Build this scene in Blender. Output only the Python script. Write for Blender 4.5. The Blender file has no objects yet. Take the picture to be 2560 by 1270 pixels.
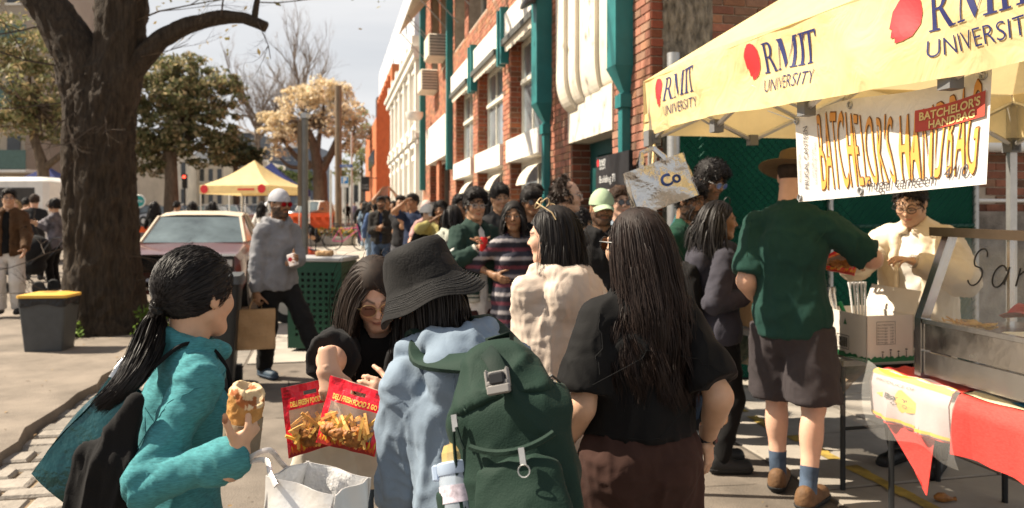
import bpy,bmesh,math,random
import numpy as np
from mathutils import Vector,Matrix,Euler

# ------------------------------------------------------------------ camera, sky, sun
SC = bpy.context.scene
F = 2000.0; HOR = 550.0; CH = 1.66; SLOPE = 0.021
cam_d = bpy.data.cameras.new('camera'); cam = bpy.data.objects.new('camera',cam_d)
SC.collection.objects.link(cam); SC.camera = cam
cam.location = (0,0,CH); cam.rotation_euler = (math.radians(90),0,0)
cam_d.sensor_width = 36; cam_d.lens = F / 2560 * 36; cam_d.shift_y = -(635 - HOR) / 2560
cam_d.clip_start = 0.05; cam_d.clip_end = 2000
cam_d.dof.use_dof = True; cam_d.dof.focus_distance = 2.35; cam_d.dof.aperture_fstop = 4.0
SUN_AZ = Vector((-1.0,0.10)); SUN_EL = math.radians(47)
wd = bpy.data.worlds.new('World'); SC.world = wd; wd.use_nodes = True
_nt = wd.node_tree; _nt.nodes.clear()
_o = _nt.nodes.new('ShaderNodeOutputWorld'); _bg = _nt.nodes.new('ShaderNodeBackground')
_sky = _nt.nodes.new('ShaderNodeTexSky'); _sky.sky_type = 'NISHITA'; _sky.sun_disc = False
_sky.sun_elevation = SUN_EL; _sky.sun_rotation = math.atan2(SUN_AZ.x,SUN_AZ.y)
_sky.dust_density = 2.2; _sky.air_density = 1.0
_tc = _nt.nodes.new('ShaderNodeTexCoord'); _mp = _nt.nodes.new('ShaderNodeMapping')
_mp.inputs['Scale'].default_value = (1.0,1.0,7.0)
_nz = _nt.nodes.new('ShaderNodeTexNoise'); _nz.inputs['Scale'].default_value = 1.6
_nz.inputs['Detail'].default_value = 7; _nz.inputs['Roughness'].default_value = 0.52
_rm = _nt.nodes.new('ShaderNodeMapRange'); _rm.inputs[1].default_value = 0.28; _rm.inputs[2].default_value = 0.66
_rm.inputs[3].default_value = 0.62; _rm.inputs[4].default_value = 0.95
_mx = _nt.nodes.new('ShaderNodeMix'); _mx.data_type = 'RGBA'
_mx.inputs[7].default_value = (10.4,10.4,10.5,1)
_nt.links.new(_tc.outputs['Generated'],_mp.inputs['Vector']); _nt.links.new(_mp.outputs[0],_nz.inputs['Vector'])
_sx = _nt.nodes.new('ShaderNodeSeparateXYZ'); _nt.links.new(_tc.outputs['Generated'],_sx.inputs[0])      # the cloud sheet thins towards the zenith
_zr = _nt.nodes.new('ShaderNodeMapRange'); _zr.inputs[1].default_value = .30; _zr.inputs[2].default_value = .95; _zr.inputs[3].default_value = 1.0; _zr.inputs[4].default_value = .30; _nt.links.new(_sx.outputs[2],_zr.inputs[0])
_zm = _nt.nodes.new('ShaderNodeMath'); _zm.operation = 'MULTIPLY'; _nt.links.new(_rm.outputs[0],_zm.inputs[0]); _nt.links.new(_zr.outputs[0],_zm.inputs[1])
_nt.links.new(_nz.outputs[0],_rm.inputs[0]); _nt.links.new(_zm.outputs[0],_mx.inputs[0])
_nt.links.new(_sky.outputs[0],_mx.inputs[6]); _nt.links.new(_mx.outputs[2],_bg.inputs[0])
_bg.inputs[1].default_value = 0.041
_nt.links.new(_bg.outputs[0],_o.inputs[0])
sun_d = bpy.data.lights.new('sun','SUN'); sun = bpy.data.objects.new('sun',sun_d); SC.collection.objects.link(sun)
sun_d.energy = 5.0; sun_d.angle = math.radians(0.6); sun_d.color = (1.0,0.885,0.72)
_sd = Vector((SUN_AZ.x,SUN_AZ.y,0)).normalized() * math.cos(SUN_EL) + Vector((0,0,math.sin(SUN_EL)))
sun.rotation_euler = _sd.to_track_quat('Z','Y').to_euler(); sun.location = (-20,5,30)
SC.view_settings.view_transform = 'Standard'; SC.view_settings.look = 'None'
SC.view_settings.exposure = 1.1; SC.view_settings.gamma = 1.0
SC.cycles.max_bounces = 6; SC.cycles.diffuse_bounces = 3; SC.cycles.glossy_bounces = 3
SC.cycles.transmission_bounces = 5; SC.cycles.transparent_max_bounces = 10
SC.cycles.caustics_reflective = False; SC.cycles.caustics_refractive = False

# ------------------------------------------------------------------ coordinates
R = math.radians
rng = np.random.default_rng(7); random.seed(7)
def gz(y): return SLOPE * y
def W(px,py,Y): return Vector(((px - 1280) / F * Y,Y,CH - (py - HOR) / F * Y))
def G(px,Y): return Vector(((px - 1280) / F * Y,Y,gz(Y)))
SA = math.atan2(455,F); CS,SN = math.cos(SA),math.sin(SA)      # the street runs at this angle to the lens axis
def ST(d,s,z=0.0,g=False):                                       # street frame: d to the right of the lens, s along the street
    x,y = CS * d - SN * s,SN * d + CS * s
    return Vector((x,y,z + (gz(y) if g else 0)))
UD,US,UZ = Vector((CS,SN,0)),Vector((-SN,CS,0)),Vector((0,0,1))

# ------------------------------------------------------------------ objects
col = SC.collection
def tag(o,label=None,cat=None,group=None,kind=None):
    if label: o['label'] = label
    if cat: o['category'] = cat
    if group: o['group'] = group
    if kind: o['kind'] = kind
    return o
def empty(name,loc=(0,0,0),rz=0.0,parent=None):
    o = bpy.data.objects.new(name,None); col.objects.link(o); o.location = loc; o.rotation_euler = (0,0,rz)
    o.empty_display_size = 0.1
    if parent: o.parent = parent
    return o
def mesh_np(name,V,Q=None,T=None,cols=None,smooth=True,matidx=None):
    """numpy mesh: V (n,3), Q (m,4) quads, T (k,3) triangles, cols (n,3) point colours"""
    me = bpy.data.meshes.new(name)
    V = np.asarray(V,np.float32)
    Q = np.zeros((0,4),np.int32) if Q is None else np.asarray(Q,np.int32).reshape(-1,4)
    T = np.zeros((0,3),np.int32) if T is None else np.asarray(T,np.int32).reshape(-1,3)
    me.vertices.add(len(V)); me.vertices.foreach_set('co',V.ravel())
    nl = Q.size + T.size; me.loops.add(nl); me.polygons.add(len(Q) + len(T))
    me.loops.foreach_set('vertex_index',np.concatenate([Q.ravel(),T.ravel()]))
    st = np.concatenate([np.arange(len(Q)) * 4,Q.size + np.arange(len(T)) * 3]).astype(np.int32)
    me.polygons.foreach_set('loop_start',st)
    if matidx is not None: me.polygons.foreach_set('material_index',np.asarray(matidx,np.int32))
    me.polygons.foreach_set('use_smooth',np.full(len(st),smooth))
    if cols is not None:
        a = me.color_attributes.new('Col','FLOAT_COLOR','POINT')
        c = np.ones((len(V),4),np.float32); c[:,:3] = cols; a.data.foreach_set('color',c.ravel())
    me.update(calc_edges=True); me.validate()
    return me
def link(name,me,mats,parent=None,loc=None):
    o = bpy.data.objects.new(name,me); col.objects.link(o)
    for m in (mats if isinstance(mats,(list,tuple)) else [mats]): me.materials.append(m)
    if parent: o.parent = parent
    if loc is not None: o.location = loc
    return o
class MB:
    """collects verts, faces, per-face material index and per-vertex colour; build() links ONE mesh object"""
    def __init__(s): s.v = []; s.f = []; s.m = []; s.c = []; s.cur = (1,1,1); s.mi = 0
    def add(s,vs,fs,mi=None,c=None):
        b = len(s.v); s.v += [tuple(v) for v in vs]; s.c += [c or s.cur] * len(vs)
        for f in fs: s.f.append(tuple(i + b for i in f)); s.m.append(s.mi if mi is None else mi)
        return s
    def hexa(s,p,mi=None,c=None):      # 8 corners: bottom 0-3 (ccw), top 4-7
        return s.add(p,[(3,2,1,0),(4,5,6,7),(0,1,5,4),(1,2,6,5),(2,3,7,6),(3,0,4,7)],mi,c)
    def box(s,c0,sz,ax=None,mi=None,c=None):
        X,Y,Z = ax or (Vector((1,0,0)),Vector((0,1,0)),Vector((0,0,1)))
        c0 = Vector(c0); a,b,d = sz[0] / 2,sz[1] / 2,sz[2] / 2
        return s.hexa([c0 + X * i * a + Y * j * b + Z * k * d for k in (-1,1) for i,j in ((-1,-1),(1,-1),(1,1),(-1,1))],mi,c)
    def bevbox(s,c0,sz,bev=0.01,ax=None,mi=None,c=None):
        X,Y,Z = ax or (Vector((1,0,0)),Vector((0,1,0)),Vector((0,0,1)))
        c0 = Vector(c0); a,b,d = sz[0] / 2,sz[1] / 2,sz[2] / 2
        def ring(z,i): return [c0 + X * x + Y * y + Z * z for x,y in ((-a + i + bev,-b + i),(a - i - bev,-b + i),(a - i,-b + i + bev),(a - i,b - i - bev),(a - i - bev,b - i),(-a + i + bev,b - i),(-a + i,b - i - bev),(-a + i,-b + i + bev))]
        rs = [ring(-d,bev),ring(-d + bev,0),ring(d - bev,0),ring(d,bev)]
        vs = sum(rs,[]); fs = [tuple(range(7,-1,-1)),tuple(range(24,32))]
        for k in range(3):
            for j in range(8): fs.append((k * 8 + j,k * 8 + (j + 1) % 8,k * 8 + 8 + (j + 1) % 8,k * 8 + 8 + j))
        return s.add(vs,fs,mi,c)
    def tube(s,path,rad,n=8,cap=True,mi=None,c=None,flat=1.0,up=None):
        path = [Vector(p) for p in path]; rad = rad if isinstance(rad,(list,tuple)) else [rad] * len(path)
        vs = []; fs = []; prev = None
        for i,p in enumerate(path):
            t = (path[min(i + 1,len(path) - 1)] - path[max(i - 1,0)]).normalized()
            if up is not None: a = Vector(up).cross(t)
            elif prev is None: a = t.orthogonal()
            else: a = prev - t * prev.dot(t)
            if a.length < 1e-6: a = t.orthogonal()
            a.normalize(); prev = a; b = t.cross(a)
            for j in range(n):
                th = 2 * math.pi * j / n; vs.append(p + a * (math.cos(th) * rad[i]) + b * (math.sin(th) * rad[i] * flat))
        for i in range(len(path) - 1):
            for j in range(n): fs.append((i * n + j,i * n + (j + 1) % n,(i + 1) * n + (j + 1) % n,(i + 1) * n + j))
        if cap: fs.append(tuple(range(n - 1,-1,-1))); k = (len(path) - 1) * n; fs.append(tuple(range(k,k + n)))
        return s.add(vs,fs,mi,c)
    def lathe(s,c0,prof,n=24,mi=None,c=None,M=None):
        c0 = Vector(c0); vs = []; fs = []
        for r,z in prof:
            for j in range(n):
                th = 2 * math.pi * j / n; v = Vector((r * math.cos(th),r * math.sin(th),z)); vs.append(c0 + (M @ v if M else v))
        for i in range(len(prof) - 1):
            for j in range(n): fs.append((i * n + j,i * n + (j + 1) % n,(i + 1) * n + (j + 1) % n,(i + 1) * n + j))
        if prof[0][0] > 1e-4: fs.append(tuple(range(n - 1,-1,-1)))
        if prof[-1][0] > 1e-4: k = (len(prof) - 1) * n; fs.append(tuple(range(k,k + n)))
        return s.add(vs,fs,mi,c)
    def poly(s,pts,n=None,th=0.0,mi=None,c=None):   # flat polygon, optional thickness along n
        pts = [Vector(p) for p in pts]; k = len(pts)
        if th <= 0: return s.add(pts,[tuple(range(k))],mi,c)
        q = [p - n * th for p in pts]
        return s.add(pts + q,[tuple(range(k)),tuple(range(2 * k - 1,k - 1,-1))] + [(i,i + k,(i + 1) % k + k,(i + 1) % k) for i in range(k)],mi,c)
    def grid(s,fn,nu,nv,mi=None,c=None,th=0.0):    # fn(u,v)->point, u,v in 0..1 ; th gives a second skin along the normal
        P = [[Vector(fn(i / nu,j / nv)) for j in range(nv + 1)] for i in range(nu + 1)]
        vs = [p for r in P for p in r]; fs = [(i * (nv + 1) + j,(i + 1) * (nv + 1) + j,(i + 1) * (nv + 1) + j + 1,i * (nv + 1) + j + 1) for i in range(nu) for j in range(nv)]
        if th:
            N = len(vs); w = []
            for i in range(nu + 1):
                for j in range(nv + 1):
                    a = P[min(i + 1,nu)][j] - P[max(i - 1,0)][j]; b = P[i][min(j + 1,nv)] - P[i][max(j - 1,0)]
                    n = a.cross(b); w.append(P[i][j] - (n.normalized() if n.length > 1e-9 else UZ) * th)
            vs += w; fs += [tuple(x + N for x in reversed(f)) for f in list(fs)]
            e = [i * (nv + 1) for i in range(nu + 1)] + [nu * (nv + 1) + j for j in range(1,nv + 1)] + [i * (nv + 1) + nv for i in range(nu - 1,-1,-1)] + [j for j in range(nv - 1,0,-1)]
            fs += [(e[i],e[i] + N,e[(i + 1) % len(e)] + N,e[(i + 1) % len(e)]) for i in range(len(e))]
        return s.add(vs,fs,mi,c)
    def build(s,name,mats,parent=None,smooth=False,loc=None,angle=None):
        me = bpy.data.meshes.new(name); me.from_pydata([tuple(v) for v in s.v],[],s.f)
        me.polygons.foreach_set('material_index',s.m)
        me.polygons.foreach_set('use_smooth',[bool(smooth)] * len(s.f))
        if any(x != (1,1,1) for x in s.c):
            a = me.color_attributes.new('Col','FLOAT_COLOR','POINT')
            a.data.foreach_set('color',[y for x in s.c for y in (x[0],x[1],x[2],1)])
        if smooth: me.set_sharp_from_angle(angle=R(angle or 38))
        me.update()
        return link(name,me,mats,parent,loc)
def copy_tree(o,parent=None):
    c = o.copy(); col.objects.link(c); c.parent = parent
    for ch in list(o.children): copy_tree(ch,c)
    return c

# ------------------------------------------------------------------ materials
_mats = {}
def mat(name,c=(.5,.5,.5),rough=.7,metal=0.0,var=.12,vs=6.0,bump=.0,bs=60.0,attr=False,spec=.4,sheen=0.0,trans=0.0,emit=None,es=1.0,
        alpha=1.0,coat=0.0,ior=1.45,sss=0.0,dirt=0.0,stretch=None,aniso=0.0,rnd=0.0,rvar=0.0,wr=0.0):
    if name in _mats: return _mats[name]
    m = bpy.data.materials.new(name); m.use_nodes = True; nt = m.node_tree; b = nt.nodes['Principled BSDF']; N = nt.nodes.new; L = nt.links.new
    b.inputs['Roughness'].default_value = rough; b.inputs['Metallic'].default_value = metal; b.inputs['Specular IOR Level'].default_value = spec
    b.inputs['IOR'].default_value = ior; b.inputs['Transmission Weight'].default_value = trans; b.inputs['Alpha'].default_value = alpha
    b.inputs['Coat Weight'].default_value = coat; b.inputs['Coat Roughness'].default_value = .06
    b.inputs['Sheen Weight'].default_value = sheen; b.inputs['Sheen Roughness'].default_value = .5
    if aniso: b.inputs['Anisotropic'].default_value = aniso
    if sss:
        b.inputs['Subsurface Weight'].default_value = sss; b.inputs['Subsurface Radius'].default_value = (1,.35,.2); b.inputs['Subsurface Scale'].default_value = .006
    if emit:
        b.inputs['Emission Color'].default_value = (*emit,1); b.inputs['Emission Strength'].default_value = es
    tc = N('ShaderNodeTexCoord'); src = tc.outputs['Object']
    if stretch:
        mp = N('ShaderNodeMapping'); mp.inputs['Scale'].default_value = stretch; L(src,mp.inputs[0]); src = mp.outputs[0]
    base = None
    if attr:
        at = N('ShaderNodeVertexColor'); at.layer_name = 'Col'
        mm = N('ShaderNodeMix'); mm.data_type = 'RGBA'; mm.blend_type = 'MULTIPLY'; mm.inputs[0].default_value = 1
        mm.inputs[6].default_value = (*c,1); L(at.outputs[0],mm.inputs[7]); base = mm.outputs[2]
    if var > 0:
        nz = N('ShaderNodeTexNoise'); nz.inputs['Scale'].default_value = vs; nz.inputs['Detail'].default_value = 6; nz.inputs['Roughness'].default_value = .6
        L(src,nz.inputs['Vector'])
        mr = N('ShaderNodeMapRange'); mr.inputs[1].default_value = .3; mr.inputs[2].default_value = .7; mr.inputs[3].default_value = 1 - var; mr.inputs[4].default_value = 1 + var
        L(nz.outputs[0],mr.inputs[0])
        fac = mr.outputs[0]
        if rnd:
            oi = N('ShaderNodeObjectInfo'); m2 = N('ShaderNodeMapRange'); m2.inputs[3].default_value = 1 - rnd; m2.inputs[4].default_value = 1 + rnd; L(oi.outputs['Random'],m2.inputs[0])
            mu = N('ShaderNodeMath'); mu.operation = 'MULTIPLY'; L(fac,mu.inputs[0]); L(m2.outputs[0],mu.inputs[1]); fac = mu.outputs[0]
        hv = N('ShaderNodeHueSaturation'); L(fac,hv.inputs['Value'])
        if base is not None: L(base,hv.inputs['Color'])
        else: hv.inputs['Color'].default_value = (*c,1)
        base = hv.outputs[0]
        if dirt:
            d1 = N('ShaderNodeTexNoise'); d1.inputs['Scale'].default_value = vs * .35; d1.inputs['Detail'].default_value = 9; d1.inputs['Roughness'].default_value = .7; L(tc.outputs['Object'],d1.inputs['Vector'])
            dr = N('ShaderNodeMapRange'); dr.inputs[1].default_value = .48; dr.inputs[2].default_value = .68; dr.inputs[4].default_value = dirt; L(d1.outputs[0],dr.inputs[0])
            dm = N('ShaderNodeMix'); dm.data_type = 'RGBA'; L(dr.outputs[0],dm.inputs[0]); L(base,dm.inputs[6]); dm.inputs[7].default_value = (.05,.042,.034,1); base = dm.outputs[2]
    if base is not None: L(base,b.inputs['Base Color'])
    else: b.inputs['Base Color'].default_value = (*c,1)
    if rvar:
        rn = N('ShaderNodeTexNoise'); rn.inputs['Scale'].default_value = vs * 2; rn.inputs['Detail'].default_value = 5; L(src,rn.inputs['Vector'])
        rr = N('ShaderNodeMapRange'); rr.inputs[1].default_value = .3; rr.inputs[2].default_value = .7; rr.inputs[3].default_value = max(.02,rough - rvar); rr.inputs[4].default_value = min(1,rough + rvar)
        L(rn.outputs[0],rr.inputs[0]); L(rr.outputs[0],b.inputs['Roughness'])
    if bump > 0:
        bn = N('ShaderNodeTexNoise'); bn.inputs['Scale'].default_value = bs; bn.inputs['Detail'].default_value = 5; L(src,bn.inputs['Vector'])
        bu = N('ShaderNodeBump'); bu.inputs['Strength'].default_value = bump; bu.inputs['Distance'].default_value = .6 / bs; L(bn.outputs[0],bu.inputs['Height']); L(bu.outputs[0],b.inputs['Normal'])
    if wr:
        w1 = N('ShaderNodeTexNoise'); w1.inputs['Scale'].default_value = 8; w1.inputs['Detail'].default_value = 1.5; w1.inputs['Distortion'].default_value = .5; L(tc.outputs['Object'],w1.inputs['Vector'])
        wa = N('ShaderNodeMath'); wa.operation = 'SUBTRACT'; wa.inputs[1].default_value = .5; L(w1.outputs[0],wa.inputs[0]); wb = N('ShaderNodeMath'); wb.operation = 'ABSOLUTE'; L(wa.outputs[0],wb.inputs[0])
        b2 = N('ShaderNodeBump'); b2.inputs['Strength'].default_value = wr; b2.inputs['Distance'].default_value = .035; L(wb.outputs[0],b2.inputs['Height'])
        if bump > 0: L(b2.outputs[0],bu.inputs['Normal'])
        else: L(b2.outputs[0],b.inputs['Normal'])
    _mats[name] = m; m['b'] = 1
    return m
def cloth(name,c,rough=.88,var=.10,bump=.25,bs=220,sheen=.03,wr=.3,**k): return mat('cloth_' + name,c,rough,0,var,7,bump,bs,sheen=sheen,spec=.2,wr=wr,**k)
def ink(name,c): return mat('ink_' + name,c,.6,var=.05)
STEEL = mat('brushed_steel',(.62,.61,.59),.24,1.0,0,4,.03,9)
GALV = mat('galvanised_steel',(.42,.42,.41),.45,.8,.18,9,.08,40)
BLACKP = mat('black_plastic',(.016,.016,.017),.42,var=.15,bump=.05,bs=300)
RUBBER = mat('rubber',(.018,.018,.018),.8,var=.2,bump=.15,bs=60)
WHITEP = mat('white_paint',(.78,.76,.71),.5,var=.06,vs=3,dirt=.12)
def glassy(name,c=(.75,.8,.8),alpha=.25,rough=.04): return mat(name,c,rough,0,0,alpha=alpha,spec=.8)

# ------------------------------------------------------------------ value noise (numpy)
_P = np.random.default_rng(3).random((64,64,64)).astype(np.float32)
def vnoise(p):
    p = np.asarray(p,np.float32); i = np.floor(p).astype(np.int32); f = p - i; f = f * f * (3 - 2 * f); i &= 63; j = (i + 1) & 63
    x0,y0,z0,x1,y1,z1 = i[:,0],i[:,1],i[:,2],j[:,0],j[:,1],j[:,2]; u,v,w = f[:,0],f[:,1],f[:,2]
    a = _P[x0,y0,z0] * (1 - u) + _P[x1,y0,z0] * u; b = _P[x0,y1,z0] * (1 - u) + _P[x1,y1,z0] * u
    c = _P[x0,y0,z1] * (1 - u) + _P[x1,y0,z1] * u; d = _P[x0,y1,z1] * (1 - u) + _P[x1,y1,z1] * u
    return (a * (1 - v) + b * v) * (1 - w) + (c * (1 - v) + d * v) * w
def fbm(p,o=3):
    r = 0; a = .5; t = 0
    for k in range(o): r = r + a * vnoise(np.asarray(p) * (2 ** k) + 17.3 * k); t += a; a *= .5
    return r / t

# ------------------------------------------------------------------ lettering
_tcache = {}
def text_geo(s,bold=0.0,spacing=1.0,shear=0.0):
    """flat lettering as (verts 2-D normalised to cap height 1, x from 0; faces)"""
    k = (s,bold,spacing,shear)
    if k in _tcache: return _tcache[k]
    cu = bpy.data.curves.new('t','FONT'); cu.body = s; cu.size = 1.0; cu.offset = bold; cu.space_character = spacing; cu.shear = shear; cu.resolution_u = 4; cu.fill_mode = 'FRONT'
    o = bpy.data.objects.new('t',cu); col.objects.link(o); dg = bpy.context.evaluated_depsgraph_get(); dg.update()
    me = bpy.data.meshes.new_from_object(o.evaluated_get(dg)); V = [(v.co.x,v.co.y) for v in me.vertices]; Fc = [tuple(p.vertices) for p in me.polygons]
    bpy.data.objects.remove(o); bpy.data.curves.remove(cu); bpy.data.meshes.remove(me)
    if V:
        x0 = min(v[0] for v in V); hcap = 0.69; V = [((x - x0) / hcap,y / hcap) for x,y in V]
    _tcache[k] = (V,Fc); return V,Fc
def sub2d(polys,maxlen):
    bm = bmesh.new()
    for p in polys: bm.faces.new([bm.verts.new((x,y,0)) for x,y in p])
    bmesh.ops.triangulate(bm,faces=bm.faces[:])
    for _ in range(5):
        E_ = [e for e in bm.edges if e.calc_length() > maxlen]
        if not E_: break
        bmesh.ops.subdivide_edges(bm,edges=E_,cuts=1); bmesh.ops.triangulate(bm,faces=[f for f in bm.faces if len(f.verts) > 3])
    bm.verts.index_update(); V = [(v.co.x,v.co.y) for v in bm.verts]; Fc = [tuple(v.index for v in f.verts) for f in bm.faces]; bm.free(); return V,Fc
def put_text(mb,s,fn,x0,y0,h,w=None,bold=0.0,spacing=1.0,shear=0.0,mi=None,c=None,align='L'):
    """lettering mapped by fn(x,y)->3-D point; (x0,y0) lower left, cap height h, optional total width w"""
    V,Fc = text_geo(s,bold,spacing,shear)
    if not V: return
    wid = max(v[0] for v in V); kx = (w / wid) if w else h
    off = 0 if align == 'L' else -wid * kx / 2
    mb.add([fn(x0 + off + x * kx,y0 + y * h) for x,y in V],Fc,mi,c)
# ================================================================== THE SETTING
ASPH = mat('asphalt_road',(.215,.18,.145),.9,var=.28,vs=1.6,bump=.8,bs=90,dirt=.55)
ASPH2 = mat('asphalt_path',(.165,.14,.115),.9,var=.28,vs=2.6,bump=.8,bs=100,dirt=.55)
CONC = mat('concrete_slab',(.34,.305,.26),.85,var=.14,vs=2.5,bump=.3,bs=90,dirt=.35)
BLUESTONE = mat('bluestone',(.27,.24,.205),.8,var=.25,vs=5,bump=.5,bs=35,rnd=.22,dirt=.3)
YELLOW = mat('yellow_line',(.42,.29,.06),.8,var=.3,vs=9,bump=.2,bs=60,dirt=.8)

def sheet(name,pts,m,label=None,kind='structure'):
    mb = MB(); mb.add(pts,[tuple(range(len(pts)))]); o = mb.build(name,m); tag(o,kind=kind)
    if label: o['label'] = label
    return o
def SG(d,s,dz=0.0): p = ST(d,s); p.z = gz(p.y) + dz; return p
gb = MB()
gb.add([(-500,-30,gz(-30) - .15),(500,-30,gz(-30) - .15),(500,900,gz(900) - .15),(-500,900,gz(900) - .15)],[(0,1,2,3)])
tag(gb.build('ground',ASPH),'wide sloping asphalt ground',kind='structure')
# road sheet on the left of the gutter with an uneven broken edge
rb = MB(); N = 160; e = []
for i in range(N + 1):
    s = -6 + 60 * i / N; e.append((-2.2 + .035 * math.sin(s * 7.1) + .03 * math.sin(s * 2.3 + 1) + random.uniform(-.018,.018),s))
vs = []; fs = []
for (d,s) in e: vs += [SG(-40,s,-.045),SG(d,s,-.045),SG(d + .015,s,-.15)]
for i in range(N): fs += [(3 * i,3 * i + 1,3 * i + 4,3 * i + 3),(3 * i + 1,3 * i + 2,3 * i + 5,3 * i + 4)]
rb.add(vs,fs); road = tag(rb.build('road',ASPH),'sunlit asphalt road edge under the big tree',kind='structure')
pv = MB(); pv.add([SG(-.86,-6),SG(14,-6),SG(14,140),SG(-.86,140)],[(0,1,2,3)])
pave = tag(pv.build('pavement',ASPH2),'asphalt footpath',kind='structure')
# concrete apron under the stall: separate slabs with open joints
ap = tag(sheet('concrete_apron',[SG(2.72,-1,.003),SG(12,-1,.003),SG(12,7.05,.003),SG(2.72,7.05,.003)],mat('joint_dirt',(.10,.085,.07),.95,bump=.3,bs=80)),'pale concrete slabs under the food stall')
slabm = {}
for i in range(4):
    for j in range(7):
        d0,s0 = 2.74 + i * 1.25,.1 + j * 1.0
        mb = MB(); d1,s1 = d0 + 1.232,s0 + .982; dz = .012 + random.uniform(-.003,.003)
        P = [(d0,s0),(d1,s0),(d1,s1),(d0,s1)]
        mb.hexa([SG(a,b,-.02) for a,b in P] + [SG(a + (.006 if a == d0 else -.006),b + (.006 if b == s0 else -.006),dz) for a,b in P]); mb.build('slab',CONC,ap)
# pale concrete flags further up the footpath
fl = tag(sheet('footpath_flags_bed',[SG(-.84,8.6,.003),SG(2.3,8.6,.003),SG(2.3,60,.003),SG(-.84,60,.003)],mat('joint_dirt')),'pale concrete footpath along the buildings')
for i in range(3):
    for j in range(24):
        d0,s0 = -.83 + i * 1.045,8.62 + j * 1.3; mb = MB(); dz = .011 + random.uniform(-.002,.002)
        P = [(d0,s0),(d0 + 1.03,s0),(d0 + 1.03,s0 + 1.285),(d0,s0 + 1.285)]
        mb.hexa([SG(a,b,-.02) for a,b in P] + [SG(a,b,dz) for a,b in P]); mb.build('slab',mat('concrete_flag',(.37,.335,.285),.88,var=.2,vs=1.6,bump=.2,bs=80,rnd=.12,dirt=.25),fl)
# painted yellow line on the concrete, worn
for (d,s0,s1) in ((3.12,1.5,6.8),):
    mb = MB(); n = 40
    for i in range(n):
        if random.random() < .16: continue
        a,b = s0 + (s1 - s0) * i / n,s0 + (s1 - s0) * (i + 1) / n; w0 = random.uniform(-.012,.012); w1 = .1 + random.uniform(-.015,.015)
        mb.add([SG(d + w0,a,.0185),SG(d + w1,a,.0185),SG(d + w1,b,.0185),SG(d + w0,b,.0185)],[(0,1,2,3)])
    tag(mb.build('painted_line',YELLOW),'worn yellow line painted on concrete slabs',kind='structure')
# bluestone kerb blocks
kb = empty('kerb',SG(-.95,0)); tag(kb,'bluestone kerb with flaking yellow paint',kind='structure'); kb.location = (0,0,0)
for i in range(34):
    s0 = 1.0 + i * .95; mb = MB(); w = random.uniform(-.008,.008); h = random.uniform(-.008,.006)
    P = [(-1.13 + w,s0),(-.862,s0),(-.862,s0 + .935),(-1.13 + w,s0 + .935)]
    mb.hexa([SG(a,b,-.16) for a,b in P] + [SG(a + (.02 if a < -1 else 0),b,h + .004) for a,b in P]); k = mb.build('kerb_stone',BLUESTONE,kb)
    if 4 < i < 13:
        mb = MB()
        for q in range(16):
            b0 = s0 + .05 + q * .055; ww = random.uniform(.03,.14)
            if random.random() < .45: mb.add([SG(-1.09,b0,h + .0075),SG(-1.09 + ww,b0 + .01,h + .0075),SG(-1.09 + ww * .8,b0 + .05,h + .0075),SG(-1.09,b0 + .05,h + .0075)],[(0,1,2,3)])
        if mb.f: mb.build('paint_patch',YELLOW,k)
# cobbles of the gutter: each stone its own piece
cg = tag(sheet('gutter',[SG(-2.24,-3,-.14),SG(-1.1,-3,-.14),SG(-1.1,40,-.14),SG(-2.24,40,-.14)],mat('gutter_dirt',(.22,.16,.10),.95,var=.3,vs=8,bump=.5,bs=50)),'cobbled bluestone gutter')
s = 2.5; row = 0; n = 0
while s < 14:
    L = random.uniform(.17,.23); d = -2.2 + (0 if row % 2 else -.03); row += 1
    while d < -1.17:
        w = min(random.uniform(.2,.38),-1.14 - d)
        if w > .09 and n < 290:
            g = .012; P = [(d + g,s + g),(d + w - g,s + g + random.uniform(-.01,.01)),(d + w - g,s + L - g),(d + g,s + L - g + random.uniform(-.01,.01))]
            h = -.115 + random.uniform(-.012,.012); mb = MB()
            q = lambda a,b,k: SG((d + w / 2) + (a - d - w / 2) * k,(s + L / 2) + (b - s - L / 2) * k)
            lo = [SG(a,b,-.15) for a,b in P]; mid = [SG(a,b,h - .015) for a,b in P]; hi = [q(a,b,.86) + Vector((0,0,h + random.uniform(-.004,.004))) for a,b in P]
            mb.add(lo + mid + hi,[(0,1,5,4),(1,2,6,5),(2,3,7,6),(3,0,4,7),(4,5,9,8),(5,6,10,9),(6,7,11,10),(7,4,8,11),(8,9,10,11)])
            mb.build('cobble',BLUESTONE,cg,smooth=False); n += 1
        d += w
    s += L
# cracks and a pale saw cut in the asphalt
def crack(name,label,pts,w,m,dz):
    mb = MB(); rs = random.Random(len(pts) + int(pts[0][1] * 10)); P = []
    for (a,b),(c,d) in zip(pts,pts[1:]):
        for k in range(14): t = k / 14; P.append((a + (c - a) * t + rs.uniform(-.02,.02),b + (d - b) * t + rs.uniform(-.02,.02)))
    vs = []
    for i,(d,s) in enumerate(P): q = w * rs.uniform(.4,1.3); vs += [SG(d - q,s - q * .4,dz),SG(d + q,s + q * .4,dz)]
    mb.add(vs,[(2 * i,2 * i + 1,2 * i + 3,2 * i + 2) for i in range(len(P) - 1)]); tag(mb.build(name,m),label,kind='structure')
CRK = mat('crack_dirt',(.045,.036,.028),.95)
crack('crack','dark crack across the sunlit road',[(-2.3,6.2),(-3.2,7.0),(-4.4,7.3),(-6,8.4)],.010,CRK,-.041)
crack('crack','dark crack running along the road',[(-3.6,5.2),(-4.1,7.5),(-3.9,9.0)],.007,CRK,-.041)
crack('saw_cut','pale line across the road',[(-2.4,7.2),(-4.2,6.4),(-6.5,5.4)],.018,mat('pale_line',(.36,.32,.27),.9,dirt=.5),-.0415)
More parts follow.
